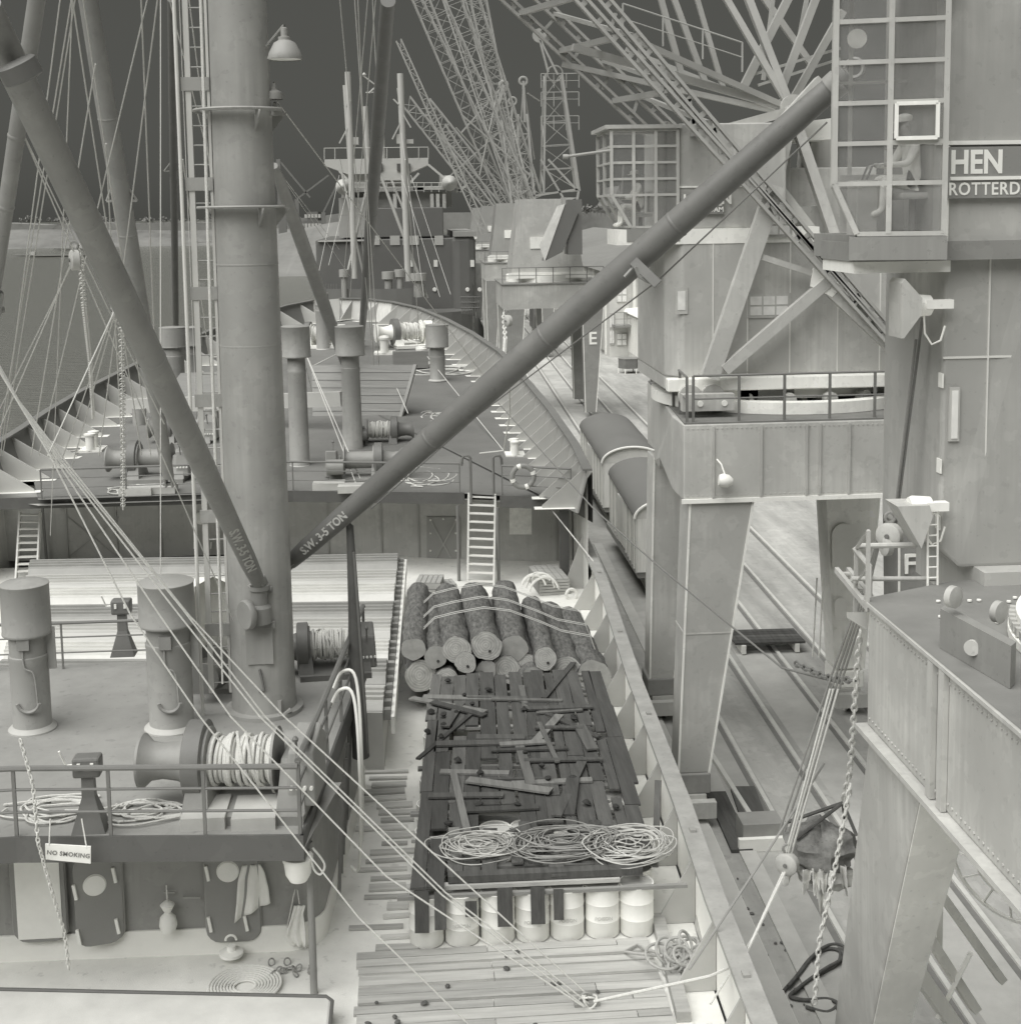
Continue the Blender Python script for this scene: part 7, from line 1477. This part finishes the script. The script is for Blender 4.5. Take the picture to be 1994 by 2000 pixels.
# wires to the cranes
W('dark preventer wire running from the gunwale to the hanging load', [(940,760,50),(1120,960,36),(1250,1075,30),(1475,1260,24),(1590,1290,22)], .02, M_wire_dk, 'preventer wires')
W('thin preventer wire parallel to the long slanting boom', [(700,960,30),(905,780,28),(1240,530,23.5),(1560,230,21)], .014, M_wire_dk, 'preventer wires')
for i, (a, b) in enumerate((((1740,600,19),(1690,990,19.5)),((1728,640,19),(1685,1000,19.5)))): W('dark crane hoist wire hanging beside the near column', [a, b], .022, M_wire_dk, 'crane hoist wires')
for dx in (0,7,13,19): W('bundled tackle fall slanting from the near crane to the quay', [(1660+dx*.3,1000,19.5),(1602+dx,1180,20),(1570+dx*1.2,1270,20.5),(1490+dx*1.4-20,1570,21)], .016, M_machine, 'tackle falls')
for x in (1482,1486,1492): W('rope leg spreading from the tackle down to the swinging block', [(1566+(x-1482)*1.5,1300,20.5),(x,1612,20.6)], .02, M_wire, 'tackle falls')
W('long guy rope from the tackle block down to the ship side', [(1480,1640,20.6),(1420,1770,20),(1340,1895,19)], .018, M_rope, 'tackle falls'); W('guy rope running from the near crane to the gunwale rope heap', [(1555,1440,20.8),(1440,1620,20.5),(1300,1830,19.3)], .018, M_machine, 'tackle falls')
W('chain guy tied low across the near gunwale', [(1484,1640,20.6),(1400,1815,19.3),(1340,1842,19),(1120,1890,19.5)], .022, M_rope, 'tackle falls')
# chains: real links
def chain(label, pts, link, r_, m, grp):
    P = [Vector(p) for p in pts]; q = MB(); i = 0
    for a, b in zip(P, P[1:]):
        n = max(1, int((b-a).length/(link*.78))); d = (b-a).normalized(); s_, u_ = frame(d)
        for k in range(n):
            c = a.lerp(b,(k+.5)/n); t = s_ if i % 2 else u_; i += 1; pp = []
            for j in range(13): an = 2*math.pi*j/12; pp.append(c+d*math.cos(an)*link*.5+t*math.sin(an)*link*.28)
            q.tube(pp, r_, 5, False)
    o = q.build('chain', m, tags=(label,'chain',grp)); o['kind'] = 'stuff'; return o
chain('rusty lifting chain carrying the shaggy bale beside the near crane', [K(1622,1190,20.4), K(1612,1330,20.6), K(1604,1450,20.9), K(1590,1515,21.2)], .14, .02, M_rope, 'chains')
chain('long drop chain hanging over the gunwale below the near crane', [K(1604,1480,19.5), K(1575,1640,19.5), K(1545,1780,19.5), K(1536,1895,19.5)], .12, .016, M_rope, 'chains')
chain('short stopper chain linking the preventer wire to the crane tackle', [K(1500,1252,23), K(1560,1278,22), K(1612,1285,21.2)], .16, .022, M_machine_dk, 'chains')
chain('port guy chain dropping to the winch', [K(152,480,24), K(158,570,26), K(170,680,32), K(176,790,40)], .15, .014, M_wire, 'chains')
chain('guy chain with long links in front of the port winch', [K(229,600,30), K(232,800,36), K(232,960,40)], .22, .015, M_wire, 'chains')
chain('chain hanging over the near railing beside the no smoking sign', [K(38,1395,20.6), K(62,1480,20.5), K(72,1590,20.4), K(100,1690,20.6), K(122,1760,20.9), K(130,1830,21)], .09, .012, M_rope, 'chains')
chain('chain sling hanging at the far crane leg beyond the forecastle', [K(950,590,80), K(953,640,78), K(950,690,70)], .3, .05, M_wire, 'chains')
# pulley blocks
def block(label, px, py, Y, s, ang=0):
    c = K(px, py, Y); t = thing('pulley_block', label, 'pulley', c, 'pulley blocks'); ax = V(math.cos(ang), math.sin(ang), 0)
    MB().lathe(c-ax*.07*s, ax, [(.13*s,0),(.16*s,.02*s),(.16*s,.12*s),(.13*s,.14*s)], 18).build('cheek', mat('block_wood',150,0.6,0.15,5,k=0.6), t); MB().ring(c+ZV*.22*s, V(0,1,0), .06*s, .02*s, 12, 5).build('eye', M_machine, t)
    MB().lathe(c-ax*.09*s, ax, [(.03*s,0),(.03*s,.18*s)], 8).build('pin', M_machine_dk, t)
block('wooden tackle block where the port guy ropes meet', 141,490,22,1.0,.4); block('tackle block at the head of the second port guy', 218,585,22,.8,.4); block('large steel tackle block hanging above the near portal',1678,1010,19.4,1.2,.8); block('lower tackle block swinging in front of the bale',1485,1630,20.6,1.15,.9); block('small block under the upper tackle beside the crane column',1672,1030,19.4,.9,.2)
block('guy block beyond the forecastle beside crane E', 958,605,75,2.0,.5)

p = G(1106,1893,Zd+.05); t = thing('deck_eye', 'steel deck eye with knotted rope ends where the guy ropes meet', 'deck eye', p)
MB().bb(p.x-.2,p.x+.2,p.y-.12,p.y+.12,Zd+.06,Zd+.1).build('plate', M_machine, t); MB().ring(p+ZV*.08, YV, .09, .025, 16, 6).build('eye', M_machine, t)
for k in range(5): MB().ring(p+V(-.04+.03*k,-.02*k,.06+.02*(k % 2)), V(math.sin(k),math.cos(k*2),.7), .07+.01*k, .016, 14, 6).build('rope_turn', M_rope, t)
# ================================================================== crane operators
def person(label, hip, sc, face, mats, cap=True, pipe=False):
    """seated figure; face = unit vector of the direction it looks; one skinned body"""
    f = Vector(face).normalized(); s = f.cross(ZV); P = lambda x, y, z: Vector(hip)+(f*x+s*y+ZV*z)*sc
    J = {'pel':(P(0,0,.02),.15),'sp':(P(.02,0,.25),.145),'ch':(P(.05,0,.46),.165),'nk':(P(.09,0,.6),.06),'hd':(P(.13,0,.7),.085),'tp':(P(.13,0,.82),.09)}
    for sd, y in (('l',-1),('r',1)):
        J['sh'+sd] = (P(.05,y*.19,.5),.075); J['el'+sd] = (P(.2,y*.25,.25),.052); J['wr'+sd] = (P(.42,y*.16,.24),.036); J['hn'+sd] = (P(.5,y*.14,.25),.036)
        J['th'+sd] = (P(.05,y*.1,.0),.105); J['kn'+sd] = (P(.46,y*.12,.06),.075); J['an'+sd] = (P(.5,y*.12,-.36),.048); J['ft'+sd] = (P(.66,y*.13,-.42),.04)
    E_ = [('pel','sp'),('sp','ch'),('ch','nk'),('nk','hd'),('hd','tp')]
    for sd in 'lr': E_ += [('ch','sh'+sd),('sh'+sd,'el'+sd),('el'+sd,'wr'+sd),('wr'+sd,'hn'+sd),('pel','th'+sd),('th'+sd,'kn'+sd),('kn'+sd,'an'+sd),('an'+sd,'ft'+sd)]
    names = list(J); me = bpy.data.meshes.new('body'); t = thing('person', label, 'person', Vector(hip)-ZV*.45*sc, 'crane operators'); org = ORG[t.name]
    me.from_pydata([tuple(J[n][0]-org) for n in names], [(names.index(a), names.index(b)) for a, b in E_], [])
    o = bpy.data.objects.new('body', me); COL.objects.link(o); md = o.modifiers.new('skin','SKIN'); sv = me.skin_vertices[0].data
    for i, n in enumerate(names): r_ = J[n][1]*sc; sv[i].radius = (r_, r_*(.8 if n in ('pel','sp','ch') else 1)); sv[i].use_root = (n == 'pel')
    ss = o.modifiers.new('sub','SUBSURF'); ss.levels = 2; ss.render_levels = 2
    dg = bpy.context.evaluated_depsgraph_get(); nm = bpy.data.meshes.new_from_object(o.evaluated_get(dg)); bpy.data.objects.remove(o)
    for m in mats: nm.materials.append(m)
    for p in nm.polygons:
        p.use_smooth = True; c = p.center+org; z = (c-Vector(hip)).dot(ZV)/sc; x = (c-Vector(hip)).dot(f)/sc
        p.material_index = 2 if (z > .6 or (x > .43 and z > .14)) else (1 if z < .12 else 0)
    b = bpy.data.objects.new('body', nm); COL.objects.link(b); b.parent = t
    hc = P(.14,0,.77)
    MB().lathe(hc+f*.085*sc-ZV*.005*sc, f, [(.02*sc,0),(.014*sc,.025*sc),(.004*sc,.035*sc)], 8).build('nose', mats[2], t)
    for y in (-1,1):
        MB().lathe(hc+f*.08*sc+s*y*.034*sc+ZV*.02*sc, f, [(.012*sc,0),(.006*sc,.012*sc)], 8).build('eye', M_black, t); MB().lathe(hc+s*y*.085*sc, s*y, [(.03*sc,0),(.022*sc,.014*sc)], 10).build('ear', mats[2], t)
        hb = P(.5,y*.14,.25)
        for k in range(4): a = hb+s*(.03*(k-1.5))*sc*.8; MB().tube([a, a+(f*.05-ZV*.01)*sc, a+(f*.075-ZV*.045)*sc], [.01*sc,.009*sc,.007*sc], 6).build('finger', mats[2], t)
        MB().tube([hb-s*y*.03*sc, hb+(f*.03-s*y*.055)*sc, hb+(f*.06-s*y*.05-ZV*.02)*sc], [.012*sc,.01*sc,.008*sc], 6).build('thumb', mats[2], t)
    MB().tube([hc+f*.088*sc-ZV*.055*sc-s*.025*sc, hc+f*.094*sc-ZV*.056*sc, hc+f*.088*sc-ZV*.055*sc+s*.025*sc], .006*sc, 5).build('mouth', M_gantry_dk, t)
    if cap:
        MB().lathe(hc+ZV*.05*sc, ZV+f*.1, [(.1*sc,0),(.115*sc,.03*sc),(.11*sc,.07*sc),(.05*sc,.1*sc),(.01*sc,.105*sc)], 20).build('cap', mats[0], t); MB().hexa([hc+(f*.06+s*.08+ZV*.045)*sc,hc+(f*.06-s*.08+ZV*.045)*sc,hc+(f*.17-s*.05+ZV*.03)*sc,hc+(f*.17+s*.05+ZV*.03)*sc,hc+(f*.06+s*.08+ZV*.06)*sc,hc+(f*.06-s*.08+ZV*.06)*sc,hc+(f*.17-s*.05+ZV*.04)*sc,hc+(f*.17+s*.05+ZV*.04)*sc]).build('cap_peak', mats[0], t)
    if pipe: MB().tube([hc+f*.09*sc-ZV*.05*sc, hc+f*.2*sc-ZV*.12*sc], .008*sc, 6).build('pipe_stem', mats[1], t); MB().lathe(hc+f*.2*sc-ZV*.13*sc, ZV, [(.02*sc,0),(.025*sc,.05*sc)], 10).build('pipe_bowl', mats[1], t)
    return t
M_jk = mat('jacket_cloth',205,0.95,0.1,8,k=0.5); M_tr = mat('trouser_cloth',195,0.95,0.1,8,k=0.5); M_sk = mat('skin',128,0.6,0.05,8,k=0.5); M_seat = mat('seat_leather',140,0.6,0.1,3,k=0.5)
hp_ = K(1722,345,18.85)
person('crane operator in dark cap smoking a pipe, seated inside the near crane cab', hp_, 1.02, V(-1,-.12,0), [M_jk, M_tr, M_sk], True, True)
st = thing('operator_seat', 'operator seat on a pillar inside the near crane cab', 'seat', hp_-ZV*.75)
MB().bb(hp_.x-.25,hp_.x+.25,hp_.y-.24,hp_.y+.24,hp_.z-.22,hp_.z-.13).build('cushion', M_seat, st, bevel=.03); MB().bb(hp_.x+.2,hp_.x+.28,hp_.y-.22,hp_.y+.22,hp_.z-.1,hp_.z+.45).build('backrest', M_seat, st, bevel=.03); MB().tube([hp_-ZV*.8, hp_-ZV*.22], .05, 10).build('pillar', M_gantry_dk, st)
cl = thing('control_console', 'lever console in front of the operator in the near crane cab', 'console', hp_+V(-.75,0,-.75))
MB().bb(hp_.x-.85,hp_.x-.55,hp_.y-.2,hp_.y+.25,hp_.z-.8,hp_.z+.05).build('cabinet', M_gantry_lt, cl, bevel=.02)
for dy in (-.08,.12): MB().tube([hp_+V(-.68,dy,.05), hp_+V(-.6,dy,.24)], .015, 6).build('lever', M_machine_dk, cl)
h2 = K(1208,392,33.9); person('crane operator seated behind the glass of the crane F cab', h2, 1.0, V(-1,-.1,0), [M_jk, M_tr, M_sk], True, False)
st = thing('operator_seat', 'operator seat inside the crane F cab', 'seat', h2-ZV*.7); MB().bb(h2.x-.25,h2.x+.25,h2.y-.24,h2.y+.24,h2.z-.22,h2.z-.13).build('cushion', M_seat, st); MB().bb(h2.x+.2,h2.x+.28,h2.y-.22,h2.y+.22,h2.z-.1,h2.z+.4).build('backrest', M_seat, st)
MB().tube([h2-ZV*.8, h2-ZV*.22], .05, 10).build('pillar', M_gantry_dk, st)
# boom lamp arm of crane F cab
a, b = K(1153,283,33), K(1066,295,33); t = thing('outrigger_arm', 'thin horizontal pole projecting from the crane F cab toward the ship', 'pole', a); MB().tube([a, b], .035, 8).build('pole', M_lattice, t); MB().lathe(b-XV*.05, XV, [(.06,0),(.06,.12)], 10).build('end_cap', M_lattice, t)
